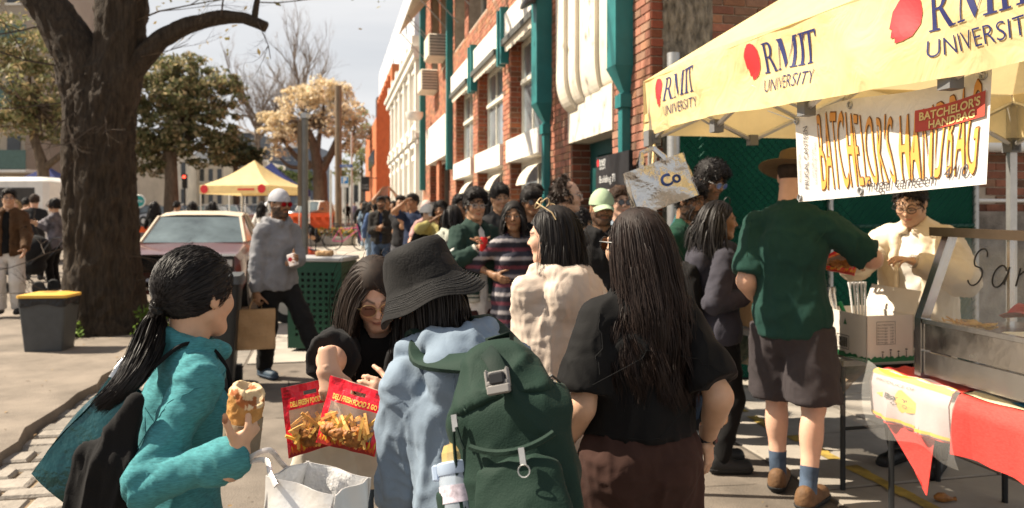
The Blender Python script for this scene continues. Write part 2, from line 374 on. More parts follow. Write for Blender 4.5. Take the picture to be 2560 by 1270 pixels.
crack('crack','dark joint across the footpath',[(-.8,4.3),(.6,4.35),(2.6,4.3)],.007,CRK,.0035); crack('crack','dark joint further up the footpath',[(-.8,6.4),(1.0,6.45),(2.6,6.4)],.007,CRK,.0035); crack('crack','dark crack along the footpath',[(-.3,3.2),(-.2,5.0),(-.4,8.0)],.006,CRK,.0035)
# dry leaves and bits of litter on the ground: nobody could count them
mb = MB()
for i in range(420):
    p = SG(random.uniform(-6.5,3.2),random.uniform(3.5,13),.004); p.z = gz(p.y) + (-.04 if (p.x * CS + p.y * SN) < -2.25 else (.02 if (p.x * CS + p.y * SN) > -.85 else -.1)); a = random.uniform(0,6.3); r = random.uniform(.008,.022)
    c = random.choice([(.28,.17,.06),(.2,.12,.05),(.36,.25,.1),(.12,.09,.05)])
    mb.add([p + Vector((math.cos(a) * r,math.sin(a) * r,0)),p + Vector((-math.sin(a) * r * .5,math.cos(a) * r * .5,.006)),p - Vector((math.cos(a) * r,math.sin(a) * r,-.004)),p + Vector((math.sin(a) * r * .5,-math.cos(a) * r * .5,.002))],[(0,1,2,3)],c=c)
tag(mb.build('fallen_leaves',mat('dry_leaf',(1,1,1),.8,attr=True,var=.2)),'scattered dry leaves on the ground','leaves',kind='stuff')

# ------------------------------------------------------------------ brickwork
BRICK = mat('brick',(1,1,1),.85,var=.22,vs=14,bump=.5,bs=70,attr=True,dirt=.22)
MORTAR = mat('mortar',(.42,.34,.26),.95,var=.2,vs=8,bump=.4,bs=90)
CREAM = mat('cream_render',(.72,.65,.53),.8,var=.07,vs=2,bump=.15,bs=60,dirt=.16)
WHITE_R = mat('white_render',(.80,.77,.70),.75,var=.05,vs=1.5,bump=.12,bs=50,dirt=.10)
TEAL = mat('teal_paint',(.022,.17,.17),.45,var=.12,vs=5,bump=.05,bs=60)
DKGREEN = mat('dark_green_paint',(.012,.075,.07),.5,var=.15,vs=5)
PANE = mat('window_glass',(.20,.23,.25),.06,0,.35,1.3,spec=.9)
PANED = mat('window_glass_dark',(.035,.038,.04),.08,0,.4,1.0,spec=.7)
FRAMEM = mat('window_frame',(.70,.66,.56),.5,var=.06)
bricks = []     # (centre, ux, uy, n, length, height, colour)
def brick_rect(o,u,n,u0,u1,z0,z1,holes=(),tone=(.36,.13,.065),spread=.3,bl=.23,bh=.076,j=.010,skip=0.0):
    z = z0; r = 0
    while z + bh <= z1 + .001:
        iv = [(u0,u1)]
        for (a,b,c,d) in holes:
            if c < z + bh and d > z:
                iv = [q for (x,y) in iv for q in ((x,min(y,a)),(max(x,b),y)) if q[1] - q[0] > .02]
        for (x,y) in iv:
            p = math.floor((x - u0) / (bl + j)) * (bl + j) + u0 - ((bl + j) / 2 if r % 2 else 0)
            while p < y:
                a,b = max(p,x),min(p + bl,y)
                if b - a > .03 and random.random() >= skip:
                    k = 1 + random.uniform(-spread,spread); t = random.random()
                    c = (tone[0] * k * (1 - .25 * (t > .8)),tone[1] * k * (1 + .15 * (t < .2)),tone[2] * k)
                    bricks.append((o + u * ((a + b) / 2) + UZ * (z + bh / 2) + n * random.uniform(.002,.008),u,n,b - a,bh,c))
                p += bl + j
        z += bh + j; r += 1
B71 = empty('brick_building',ST(2.95,7.06)); B71.location = (0,0,0)
tag(B71,'red brick warehouse building with cream lintels and teal downpipes','building')
WN = -UD    # outward normal of the street face
S_END = 26.0; ZT = 9.2
wins_lo = [(10.98,13.1),(13.66,16.08),(16.64,19.0)]
holes = [(a,b,1.15,5.1) for a,b in wins_lo] + [(8.09,9.62,-1,3.15),(19.9,24.1,.4,3.9)]
up = [(13.2,14.6),(15.1,17.2),(17.7,19.2),(20.2,21.6),(22.2,23.6)]
holes += [(a,b,5.75,8.2) for a,b in up]
org = ST(2.95,0)
wl = MB()
# backing wall in mortar colour, with real openings
def back_rect(mb,o,u,n,u0,u1,z0,z1,holes,off=-.004):
    us = sorted({u0,u1} | {min(max(h[k],u0),u1) for h in holes for k in (0,1)}); zs = sorted({z0,z1} | {min(max(h[k],z0),z1) for h in holes for k in (2,3)})
    for a,b in zip(us,us[1:]):
        for c,d in zip(zs,zs[1:]):
            m = ((a + b) / 2,(c + d) / 2)
            if any(h[0] < m[0] < h[1] and h[2] < m[1] < h[3] for h in holes): continue
            q = [o + u * x + UZ * z + n * off for x,z in ((a,c),(b,c),(b,d),(a,d))]; mb.add(q,[(0,1,2,3)])
back_rect(wl,org,US,WN,7.06,S_END,-.2,ZT,holes)
# reveals (faces toward the camera and sides of openings)
for h in holes:
    for u_ in (h[0],h[1]):
        q = [org + US * u_ + UZ * z + WN * w for w,z in ((-.004,h[2]),(-.45,h[2]),(-.45,h[3]),(-.004,h[3]))]; wl.add(q,[(0,1,2,3)])
    q = [org + US * u_ + UZ * h[3] + WN * w for u_,w in ((h[0],-.004),(h[1],-.004),(h[1],-.45),(h[0],-.45))]; wl.add(q,[(0,1,2,3)])
# return wall facing the camera
orr = ST(2.95,7.06); RN = -US
wl.add([orr + UZ * -.2 + RN * -.004,orr + UD * 9 + UZ * -.2 + RN * -.004,orr + UD * 9 + UZ * 5.4 + RN * -.004,orr + UZ * 5.4 + RN * -.004],[(0,1,2,3)])
wl.add([ST(2.95,7.06,5.4),ST(12,7.06,5.4),ST(12,S_END,ZT),ST(2.95,S_END,ZT)],[(0,1,2,3)])
wl.add([ST(2.95,S_END,-.2),ST(12,S_END,-.2),ST(12,S_END,ZT),ST(2.95,S_END,ZT)],[(0,1,2,3)])
wall = wl.build('wall',MORTAR,B71)
brick_rect(org,US,WN,7.06,10.05,0.2,5.6,holes,tone=(.34,.145,.095))
brick_rect(org,US,WN,10.05,19.85,.2,ZT,holes,tone=(.37,.150,.092),bl=.30 if False else .23)
brick_rect(org,US,WN,19.85,S_END,.2,ZT,holes,tone=(.38,.155,.095))
for h in holes[:3] + [holes[4]]:      # brick jambs that face the camera, shade put into a darker tone
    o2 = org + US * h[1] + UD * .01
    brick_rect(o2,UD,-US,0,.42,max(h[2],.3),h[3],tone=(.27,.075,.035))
brick_rect(org + US * 9.62 + UD * .01,UD,-US,0,.42,.3,3.1,tone=(.22,.06,.03))  # door jamb and corner return, also toned darker as shaded sides
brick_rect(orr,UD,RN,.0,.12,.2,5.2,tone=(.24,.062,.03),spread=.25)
brick_rect(orr,UD,RN,.62,8.6,1.75,5.2,tone=(.27,.105,.062),spread=.55,skip=.04)
brick_rect(orr,UD,RN,.62,3.2,.2,1.75,tone=(.34,.12,.062),spread=.4)
# the nearest bricks are pieces of their own, the rest one mesh
def pxsize(b):
    p = b[0]
    if p.y < .5: return 0
    x = 1280 + F * p.x / p.y; y = HOR - F * (p.z - CH) / p.y
    if not (1545 < x < 2600 and -20 < y < 520): return 0
    if x > 1690 and y > 330 - (x - 1620) * .2: return 0
    return b[3] * F / p.y
order = sorted(range(len(bricks)),key=lambda i: -pxsize(bricks[i]) - random.random() * 8)
near = set(i for i in order[:295] if pxsize(bricks[i]) > 0)
bm_cache = {}
def brick_mesh(L,H,c):
    k = (round(L,2),tuple(round(x,1 if False else 2) for x in c))
    if k in bm_cache: return bm_cache[k]
    mb = MB(); mb.cur = c; mb.bevbox((0,0,0),(L,.04,H),.005); me = bpy.data.meshes.new('brick')
    me.from_pydata([tuple(v) for v in mb.v],[],mb.f); a = me.color_attributes.new('Col','FLOAT_COLOR','POINT'); a.data.foreach_set('color',[y for x in mb.c for y in (*x,1)])
    me.materials.append(BRICK); bm_cache[k] = me; return me
sb = MB()
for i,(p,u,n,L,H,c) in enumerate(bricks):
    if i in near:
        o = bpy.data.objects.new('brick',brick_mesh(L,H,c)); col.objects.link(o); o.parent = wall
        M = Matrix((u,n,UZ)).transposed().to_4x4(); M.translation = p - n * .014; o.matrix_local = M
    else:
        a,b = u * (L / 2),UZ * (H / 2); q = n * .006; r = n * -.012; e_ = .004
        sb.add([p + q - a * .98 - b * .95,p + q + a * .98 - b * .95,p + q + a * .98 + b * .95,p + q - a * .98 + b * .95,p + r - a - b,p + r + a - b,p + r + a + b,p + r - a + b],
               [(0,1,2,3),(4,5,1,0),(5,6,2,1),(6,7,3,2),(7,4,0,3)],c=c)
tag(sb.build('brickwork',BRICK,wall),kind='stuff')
# concrete column and plinth on the return wall
def rough_panel(name,d0,d1,z0,z1,prot,m,nu=30,nv=90,amp=.03,parent=B71):
    def fn(u,v):
        d = d0 + (d1 - d0) * u; z = z0 + (z1 - z0) * v; n = fbm(np.array([[d * 7,z * 5,3.1]]),4)[0]
        k = 1 if d < d0 + .35 * (d1 - d0) * (.6 + fbm(np.array([[z * 2.2,1.5,8.]]),3)[0] * .9) else .18
        edge = min(u,1 - u) * 14; return ST(d,7.06 - prot * min(1,edge + .2) - amp * (n - .5) * k,z)
    mb = MB(); mb.grid(fn,nu,nv); return mb.build(name,m,parent,smooth=True)
ROUGHC = mat('rough_concrete',(.24,.195,.14),.95,var=.75,vs=7,bump=1.0,bs=14,dirt=.8,stretch=(3,3,1))
rough_panel('concrete_column',3.06,3.58,.1,5.2,.03,ROUGHC,amp=.12)
rough_panel('concrete_plinth',6.1,11.5,.0,1.75,.05,mat('plinth_concrete',(.22,.19,.16),.95,var=.4,vs=6,bump=.8,bs=40,dirt=.5),nu=70,nv=20,amp=.02)
mb = MB(); mb.tube([ST(5.6,6.9,2.42),ST(11,6.9,2.42)],.065,14); mb.build('wall_pipe',WHITEP,B71,smooth=True)
mb = MB(); mb.tube([ST(6.2,6.95,1.86),ST(11,6.95,1.86)],.018,8); mb.build('conduit',WHITEP,B71,smooth=True)
# cream bands, windows, blinds
def slab(mb,s0,s1,z0,z1,w0,w1,**k):      # box on the street face: w is outward
    P = [(s0,w1),(s1,w1),(s1,w0),(s0,w0)]
    return mb.hexa([org + US * a + WN * b + UZ * z for z in (z0,z1) for a,b in P],**k)
def window(s0,s1,z0,z1,nx,zbars,deep=.22,pane=PANE,parent=B71,vents=()):
    mb = MB(); f = .07
    slab(mb,s0,s0 + f,z0,z1,-deep - .05,-deep + .03); slab(mb,s1 - f,s1,z0,z1,-deep - .05,-deep + .03)
    slab(mb,s0 + f,s1 - f,z0,z0 + f,-deep - .05,-deep + .025); slab(mb,s0 + f,s1 - f,z1 - f,z1,-deep - .05,-deep + .025)
    w = mb.build('window',FRAMEM,parent)
    for i in range(1,nx):
        mb = MB(); c = s0 + (s1 - s0) * i / nx; slab(mb,c - .02,c + .02,z0 + f,z1 - f,-deep - .04,-deep + .015); mb.build('mullion',FRAMEM,w)
    for zb in zbars:
        mb = MB(); slab(mb,s0 + f,s1 - f,zb - .035,zb + .035,-deep - .04,-deep + .06); mb.build('transom',FRAMEM,w)
    zz = [z0 + f] + list(zbars) + [z1 - f]
    for i in range(nx):
        for a,b in zip(zz,zz[1:]):
            mb = MB(); x0,x1 = s0 + f + (s1 - s0 - 2 * f) * i / nx,s0 + f + (s1 - s0 - 2 * f) * (i + 1) / nx; t = random.uniform(-.006,.006)
            mb.add([org + US * x0 + WN * (-deep - .01) + UZ * a,org + US * x1 + WN * (-deep - .01 + t) + UZ * a,org + US * x1 + WN * (-deep - .01 + t) + UZ * b,org + US * x0 + WN * (-deep - .01) + UZ * b],[(0,1,2,3)]); mb.build('pane',pane,w)
    mb = MB(); mb.add([org + US * x + WN * (-deep - .3) + UZ * z for x,z in ((s0,z0),(s1,z0),(s1,z1),(s0,z1))],[(0,1,2,3)]); mb.build('blind',mat('window_blind',(.32,.31,.28),.9,var=.25,vs=3),w)
    return w
for i,(a,b) in enumerate(wins_lo):
    window(a,b,2.98,4.62,3,[3.95]); window(a,b,1.2,2.62,2,[1.95])
    mb = MB(); slab(mb,a - .02,b + .02,2.62,2.985,-.3,.07); mb.build('sill_band',WHITE_R,B71)
    mb = MB(); slab(mb,a - .3,b + .26,4.66,5.12,-.3,.09); lb = mb.build('lintel',WHITE_R,B71)
    mb = MB(); slab(mb,a + .05,b - .02,4.56,4.655,-.02,.17); mb.build('awning_box',mat('awning_box',(.10,.10,.09),.6),B71)
    mb = MB(); n = 60     # scalloped cream blind edge
    mb.grid(lambda u,v: org + US * (a + .1 + (b - a - .2) * u) + WN * (.13 - .02 * v) + UZ * (4.57 - v * (.11 + .02 * abs(math.sin(u * 22)))),n,2,th=.006); mb.build('awning_valance',CREAM,B71)
    # curved vent hood on the low window
    c = a + .42; mb = MB(); mb.grid(lambda u,v: org + US * (c + .62 * u) + WN * (-.2 + .36 * math.sin(v * 1.4)) + UZ * (2.56 - .30 * (1 - math.cos(v * 1.4)) - .12 * v),4,8,th=.01); mb.build('vent_hood',CREAM,B71,smooth=True)
# teal posts between the lintels
for c in (13.38,16.36):
    for k in (-.17,.10):
        mb = MB(); slab(mb,c + k - .055,c + k + .055,4.3,5.25,.0,.15); mb.build('awning_post',TEAL,B71)
    mb = MB(); slab(mb,c - .115,c + .045,5.0,5.25,.0,.12); mb.build('post_head',TEAL,B71)
# upper windows: dark openings with bars
for (a,b) in up:
    window(a,b,5.75,8.2,3,[6.5,7.2],deep=.3,pane=PANED)
for (a,b) in ((19.6,21.9),(22.0,24.0),(16.9,18.7)):
    mb = MB(); mb.grid(lambda u,v: org + US * (a + (b - a) * u) + WN * (.05 + .9 * v) + UZ * (8.3 - 1.1 * v),6,4,th=.02); mb.build('awning',CREAM,B71)
    for q in (a + .1,b - .1):
        mb = MB(); mb.tube([org + US * q + WN * .93 + UZ * 7.25,org + US * q + WN * .02 + UZ * 6.3],.015,6); mb.build('awning_stay',GALV,B71)
# balcony band over the side entrance, entrance recess
mb = MB(); slab(mb,20.0,24.1,3.3,4.35,-.3,.12); mb.build('sign_band',WHITE_R,B71)
mb = MB(); slab(mb,19.9,24.1,.4,3.9,-.6,-.55); mb.build('recess_back',mat('recess_brick_shaded',(.10,.04,.025),.9,var=.3,vs=10,bump=.4,bs=30),B71)  # same brick as the pier, darkened in colour for the recess shade
mb = MB(); slab(mb,21.9,22.4,.4,3.3,-.05,.03); mb.build('brick_pier',mat('pier_brick',(.40,.15,.08),.9,var=.3,vs=10,bump=.4,bs=30),B71)
for (s0,zc) in ((20.9,6.15),(22.6,5.55)):
    mb = MB(); p = org + US * s0 + WN * .25 + UZ * zc; mb.bevbox(p,(.9,.5,.6),.03,(US,UD,UZ)); a = mb.build('air_conditioner',CREAM,B71)
    for k in range(7):
        mb = MB(); mb.box(p - US * .452 + UZ * (-.24 + k * .08),(.012,.42,.05),(US,UD,UZ)); mb.build('louvre',mat('louvre_grey',(.25,.23,.2),.6),a)
mb = MB(); mb.lathe(org + US * 23.9 + WN * .5 + UZ * 4.75,[(0,-.1),(.2,-.1),(.26,.0),(.26,.12),(.06,.16),(0,.16)],16); mb.build('wall_lamp',mat('opal_lamp',(.75,.72,.66),.4),B71,smooth=True)
mb = MB(); p = org + US * 10.55 + WN * .32 + UZ * 4.62; mb.bevbox(p,(.3,.22,.08),.02,(US,WN * .8 - UZ * .4,UZ)); mb.tube([p,org + US * 10.5 + UZ * 4.65],.02,6); mb.build('flood_light',mat('lamp_grey',(.12,.12,.12),.5),B71)
# downpipes
def pipe(s_,w,ztop,zbox,z0,zc=None):
    mb = MB(); slab(mb,s_ - w / 2,s_ + w / 2,zbox,ztop,.01,w * .75); P = org + US * s_ + WN * .01
    mb.hexa([P + US * a + WN * b + UZ * (zbox - .28) for a,b in ((-.05,.06),(.05,.06),(.05,0),(-.05,0))] + [P + US * a + WN * b + UZ * zbox for a,b in ((-w / 2,w * .75),(w / 2,w * .75),(w / 2,0),(-w / 2,0))])
    h = mb.build('downpipe',TEAL,B71)
    mb = MB(); slab(mb,s_ - .06,s_ + .06,z0,zbox - .26,.012,.10); mb.build('pipe_shaft',TEAL,h)
    for z in ((zbox - .34),1.9):
        mb = MB(); slab(mb,s_ - .085,s_ + .085,z - .07,z + .06,.011,.125); mb.build('pipe_collar',TEAL,h)
pipe(7.62,.26,5.3,3.2,.3); pipe(10.62,.30,9,3.25,.3)
mb = MB(); slab(mb,19.45,19.62,2.9,9,.01,.16); mb.build('downpipe',TEAL,B71)
mb = MB(); slab(mb,25.2,25.4,2.6,8.4,.01,.18); slab(mb,25.1,25.5,8.4,8.9,.01,.4); mb.build('downpipe',TEAL,B71)
mb = MB(); slab(mb,24.6,25.0,.5,2.0,.01,.2); mb.build('meter_box',TEAL,B71)
# cream fluted fin over the door, lintel and door
for (s0,s1,pr) in ((9.62,9.28,.20),(9.27,8.98,.15),(8.97,8.42,.10),(8.41,8.1,.05)):
    mb = MB(); r = .42; prof = [(pr,5.6)] + [(pr - pr * 1.6 * (1 - math.cos(t)) * .62,3.0 + .12 * (9.62 - s0) + r - r * math.sin(t)) for t in np.linspace(0,math.pi / 2,10)] + [(-.1,3.0),(-.1,5.6)]
    A = [org + US * s0 + WN * w + UZ * z for w,z in prof]; Bp = [org + US * s1 + WN * w + UZ * z for w,z in prof]; k = len(prof)
    mb.add(A + Bp,[tuple(range(k)),tuple(range(2 * k - 1,k - 1,-1))] + [(i,i + k,(i + 1) % k + k,(i + 1) % k) for i in range(k)]); mb.build('facade_fin',CREAM,B71)
mb = MB(); slab(mb,8.05,9.66,2.62,3.12,-.35,.03); mb.build('door_lintel',CREAM,B71)
mb = MB(); slab(mb,8.09,9.62,.1,2.62,-.62,-.40); slab(mb,9.35,9.62,.1,2.62,-.40,-.25); slab(mb,8.09,9.35,2.45,2.62,-.40,-.25); dr = mb.build('door_frame',DKGREEN,B71)
mb = MB(); slab(mb,8.3,9.3,.15,2.4,-.39,-.36); mb.build('door_glass',PANED,dr)
mb = MB(); slab(mb,8.95,9.0,.15,2.4,-.36,-.33); mb.build('door_stile',FRAMEM,dr)
# the sign board on the corner pier
SGN = empty('building_sign',org + US * 7.72 + UZ * 2.07); SGN.location = (0,0,0); tag(SGN,'black and white sign board reading Building 71 on the brick pier','sign')
mb = MB(); slab(mb,7.22,8.19,1.98,2.33,.12,.16); mb.build('board',mat('sign_black',(.022,.022,.025),.35,var=.3,vs=4),SGN)
mb = MB(); slab(mb,7.22,8.19,1.76,1.975,.12,.16); mb.build('lower_board',mat('sign_white',(.62,.60,.56),.5),SGN)
RED = ink('red',(.62,.03,.035)); NAVY = ink('navy',(.02,.025,.11)); WHITEI = ink('white',(.8,.8,.78)); BLK = ink('black',(.02,.02,.02))
sfn = lambda x,y: org + US * (8.17 - x) + WN * .163 + UZ * (1.98 + y)
mb = MB(); put_text(mb,'Building',sfn,.10,.07,.075,bold=-.012,w=.36); put_text(mb,'71',sfn,.49,.07,.075,bold=.02); mb.build('sign_lettering',WHITEI,SGN)
sf2 = lambda x,y: org + US * (8.17 - x) + WN * .163 + UZ * (1.76 + y)
mb = MB(); put_text(mb,'School of Vocational Business',sf2,.10,.14,.03); put_text(mb,'and Administration',sf2,.10,.08,.025); mb.build('sign_small_print',ink('grey',(.15,.15,.15)),SGN)
# serif RMIT logo drawn as strokes: returns 2-D polygons in a box ~3.15 wide, 1 high
def rmit_polys():
    P = []
    def bar(x0,x1,y0,y1): P.append([(x0,y0),(x1,y0),(x1,y1),(x0,y1)])
    def ser(x,y,w): bar(x - w,x + w,y,y + .045) if y < .5 else bar(x - w,x + w,y - .045,y)
    bar(.12,.25,.04,.96); ser(.185,0,.16); ser(.185,1,.16)
    o = []; i_ = []
    for t in np.linspace(math.pi / 2,-math.pi / 2,12): o.append((.38 + .27 * math.cos(t),.74 + .26 * math.sin(t))); i_.append((.36 + .14 * math.cos(t),.74 + .205 * math.sin(t)))
    P.append([(.25,1.0)] + o + [(.25,.48),(.25,.535)] + i_[::-1] + [(.25,.945)])
    P.append([(.36,.5),(.49,.52),(.80,.06),(.86,0),(.66,0)]); bar(.66,.92,0,.04)
    x = 1.0; bar(x + .08,x + .12,.04,.96); ser(x + .1,0,.12); P.append([(x,1),(x + .24,1),(x + .56,.18),(x + .49,.0)]); P.append([(x + .49,0),(x + .55,.16),(x + .86,1),(x + .80,1)])
    bar(x + .80,x + .94,.04,.96); bar(x + .70,x + 1.04,0,.045); bar(x + .80,x + 1.04,.955,1.0); bar(x - .04,x + .2,.955,1.0)
    x = 2.18; bar(x,x + .14,.04,.96); ser(x + .07,0,.16); ser(x + .07,1,.16)
    x = 2.72; bar(x - .07,x + .07,.04,.96); ser(x,0,.17); bar(x - .36,x + .36,.93,1.0); P.append([(x - .36,.93),(x - .36,.76),(x - .33,.76),(x - .27,.93)]); P.append([(x + .36,.93),(x + .27,.93),(x + .33,.76),(x + .36,.76)])
    return P
RMIT = rmit_polys()
PIX = [(0,.3),(.1,.3),(.1,.05),(.25,.05),(.25,-.1),(.5,-.08),(.75,.0),(.92,.25),(.95,.55),(.88,.85),(.7,1.05),(.5,1.12),(.3,1.12),(.3,.98),(.15,.98),(.15,.75),(0,.75)]
def logo(mbn,mbr,fn,x0,y0,h,small=True,uni=True):
    k = h
    V,Fc = sub2d(RMIT,.22); mbn.add([fn(x0 + 1.15 * k + a * k,y0 + b * k) for a,b in V],Fc)
    V,Fc = sub2d([PIX],.22); mbr.add([fn(x0 + a * k,y0 + b * k) for a,b in V],Fc)
    if uni: put_text(mbn,'UNIVERSITY',fn,x0 + 1.15 * k,y0 - .62 * k,.42 * k,w=3.05 * k,bold=-.01)
mn,mr = MB(),MB(); logo(mn,mr,sfn,.02,.25,.065); mn.build('sign_logo',WHITEI,SGN); mr.build('sign_emblem',RED,SGN)

# ------------------------------------------------------------------ other buildings on this side
def street_house(name,label,s0,s1,ztop,d=2.95,m=CREAM,wins=(),winm=PANED,depth=10,ornaments=True):
    b = empty(name); tag(b,label,'building'); o_ = ST(d,0)
    mb = MB(); P = [(d,s0),(d + depth,s0),(d + depth,s1),(d,s1)]; mb.hexa([ST(a,c,-.5 + gz(s0)) for a,c in P] + [ST(a,c,ztop) for a,c in P]); mb.build('wall',m,b)
    return b
TERR = street_house('terrace_house_row','white Victorian terrace with arched window bays and cornices',26.05,39.2,7.25,m=mat('terrace_render',(.62,.57,.49),.85,var=.12,vs=2,bump=.2,bs=20,dirt=.25))
def tslab(mb,s0,s1,z0,z1,w0,w1): slab(mb,s0,s1,z0,z1,w0,w1)
for i in range(6):
    s0 = 26.3 + i * 2.15
    mb = MB(); tslab(mb,s0,s0 + .35,.3,7.7,.0,.22); tslab(mb,s0 - .06,s0 + .41,7.35,7.7,.0,.34); tslab(mb,s0 - .05,s0 + .40,4.3,4.6,.0,.34); mb.build('pilaster',WHITE_R,TERR)
    for (z0,z1) in ((1.2,3.6),(4.9,6.6)):
        mb = MB(); tslab(mb,s0 + .7,s0 + 1.75,z0,z1,.01,.03); w = mb.build('window',PANED,TERR)
        mb = MB(); tslab(mb,s0 + .6,s0 + .7,z0,z1 + .1,.0,.1); tslab(mb,s0 + 1.75,s0 + 1.85,z0,z1 + .1,.0,.1); tslab(mb,s0 + .6,s0 + 1.85,z1 + .1,z1 + .28,.0,.16); tslab(mb,s0 + .55,s0 + 1.9,z0 - .12,z0,.0,.18); mb.build('surround',WHITE_R,w)
for (z0,z1,w) in ((6.95,7.2,.3),(7.2,7.32,.4),(4.35,4.5,.25),(4.15,4.3,.18)):
    mb = MB(); tslab(mb,26.06,39.1,z0,z1,.0,w); mb.build('cornice',WHITE_R,TERR)
ORB = street_house('orange_brick_block','tall orange brick block beyond the white terrace',39.4,52,9.3,m=mat('orange_brick',(.46,.15,.06),.9,var=.15,vs=3,bump=.3,bs=14))
for k in range(7):
    mb = MB(); slab(mb,40.5 + k * 1.6,40.62 + k * 1.6,.5,8.9,.0,.12); mb.build('brick_rib',mat('orange_brick'),ORB)
mb = MB(); slab(mb,41.5,48,.6,3.4,.0,.06); mb.build('roller_door',mat('dark_shutter',(.03,.03,.032),.6),ORB)
ORB2 = street_house('orange_brick_wing','lower orange brick wing at the end of the row',52.1,68,8.3,d=2.9,m=mat('orange_brick'))
mb = MB(); slab(mb,54,62,5.4,6.4,.05,.1); mb.build('ribbon_window',PANED,ORB2)
mb = MB(); slab(mb,52.2,53.6,8.0,9.6,-.6,.0); mb.build('stair_tower',mat('dark_shutter'),ORB2)
WT = street_house('white_tower_block','pale modern tower block rising behind the orange brick',78,135,26,d=8,m=mat('white_cladding',(.62,.64,.66),.6,var=.06,vs=1),depth=18)
for i in range(9):
    for j in range(6):
        if random.random() < .4: continue
        mb = MB(); o_ = ST(8,80 + i * 6,4 + j * 3.6); mb.box(o_ + WN * .03,(.9,.08,.9),(US,WN,UZ)); mb.build('window',PANED,WT)
# ------------------------------------------------------------------ buildings across the street and at the end
def house(name,label,px0,px1,Y,ztop,m,nx,nz,z0=1.0,wfrac=.5,hfrac=.55,depth=9,rz=0,roof=None,winm=PANED,cat='building'):
    x0,x1 = (px0 - 1280) / F * Y,(px1 - 1280) / F * Y; g = gz(Y); b = empty(name,((x0 + x1) / 2,Y,g),rz); tag(b,label,cat)
    w = x1 - x0; h = ztop - g; mb = MB(); mb.box((0,depth / 2,h / 2 - .5),(w,depth,h + 1)); mb.build('wall',m,b)
    for j in range(nz):
        for i in range(nx):
            cw,chh = w / nx,(h - z0) / nz; cx,cz = -w / 2 + cw * (i + .5),z0 + chh * (j + .45)
            mb = MB(); mb.box((cx,-.01,cz),(cw * wfrac,.06,chh * hfrac)); wi = mb.build('window',winm,b)
            mb = MB(); mb.box((cx,-.05,cz - chh * hfrac / 2 - .06),(cw * wfrac * 1.2,.2,.1)); mb.build('sill',WHITEP,wi)
    mb = MB(); mb.box((0,-.12,h + .12),(w + .3,.5,.3)); mb.build('cornice',WHITEP,b)
    if roof:
        mb = MB(); mb.add([(-w / 2 - .3,-.3,h + .25),(w / 2 + .3,-.3,h + .25),(w / 2 + .3,depth,h + .25),(-w / 2 - .3,depth,h + .25),(-w / 2,depth / 2,h + roof),(w / 2,depth / 2,h + roof)],[(0,1,5,4),(2,3,4,5),(1,2,5),(3,0,4)]); mb.build('roof',mat('slate_roof',(.06,.065,.075),.8),b)
    return b
PALE = mat('pale_stucco',(.60,.55,.47),.85,var=.15,vs=.6,dirt=.25); CREAM2 = mat('stucco_cream',(.52,.46,.37),.85,var=.15,vs=.6,dirt=.2); GREYB = mat('grey_panel',(.30,.31,.32),.6,var=.1,vs=.4)
house('terrace','pale two storey terrace behind the evergreen tree trunk',330,470,105,10.2,PALE,6,2)
house('terrace','cream terrace left of the yellow marquee across the junction',472,560,108,9.4,CREAM2,4,2,roof=2.5)
house('terrace','grey white terrace half hidden behind the yellow marquee',562,668,112,9.8,PALE,5,2)
house('office_block','dark roofed office block above the far treetops',535,640,150,18,mat('dark_office',(.07,.08,.095),.5,var=.2,vs=.3),6,4,winm=PANE)
house('office_block','blue grey slab behind the golden tree',640,800,170,17,mat('blue_slab',(.13,.16,.21),.5,var=.2,vs=.3),7,4,winm=PANE)
house('shop','low white shop awning building at the end of the footpath',855,925,120,8.2,WHITE_R,3,1)
AP = house('apartment_block','beige apartment block with balconies at the left edge',-260,62,42,15.5,mat('beige_block',(.36,.31,.25),.85,var=.15,vs=.5),6,4,z0=3.0,wfrac=.62,hfrac=.6)
for j in range(4):
    for i in range(2):
        mb = MB(); mb.box((1.4 + i * 1.9,-.6,3.3 + j * 3.2),(1.7,1.2,.16)); bl = mb.build('balcony',WHITEP,AP)
        mb = MB(); mb.box((1.4 + i * 1.9,-1.18,3.85 + j * 3.2),(1.7,.04,1.0)); mb.build('railing',mat('balcony_glass',(.08,.14,.12),.2),bl)
house('apartment_block','tall white and blue apartment tower at the upper left',20,150,60,26,mat('white_blue_block',(.45,.48,.52),.7,var=.12,vs=.4),4,7,z0=3,wfrac=.7,hfrac=.6)
house('terrace','low cream shopfront row behind the trunk of the big tree',64,328,70,7.6,CREAM2,9,2,wfrac=.6)

# ------------------------------------------------------------------ trees
BARK = mat('elm_bark',(.042,.030,.020),.95,var=.55,vs=9,bump=1.0,bs=26,stretch=(3,3,.55))
BARK2 = mat('grey_bark',(.13,.095,.065),.95,var=.4,vs=6,bump=.8,bs=20,stretch=(2,2,.5))
TWIG = mat('twig',(.07,.05,.035),.9,var=.3)
def limb(mb,path,rad,n=10,seed=0):
    path = [Vector(p) for p in path]; out = []; rr = []
    for i in range(len(path) - 1):
        k = 4 if n > 5 else 2
        for j in range(k):
            t = j / k; p0 = path[max(i - 1,0)]; p1,p2 = path[i],path[i + 1]; p3 = path[min(i + 2,len(path) - 1)]
            q = .5 * ((2 * p1) + (p2 - p0) * t + (2 * p0 - 5 * p1 + 4 * p2 - p3) * t * t + (3 * p1 - p0 - 3 * p2 + p3) * t ** 3)
            out.append(q); r = rad[i] * (1 - t) + rad[i + 1] * t; rr.append(r * (1 + .06 * math.sin(seed + len(out) * 1.7)))
    out.append(path[-1]); rr.append(rad[-1]); mb.tube(out,rr,n)
    return out
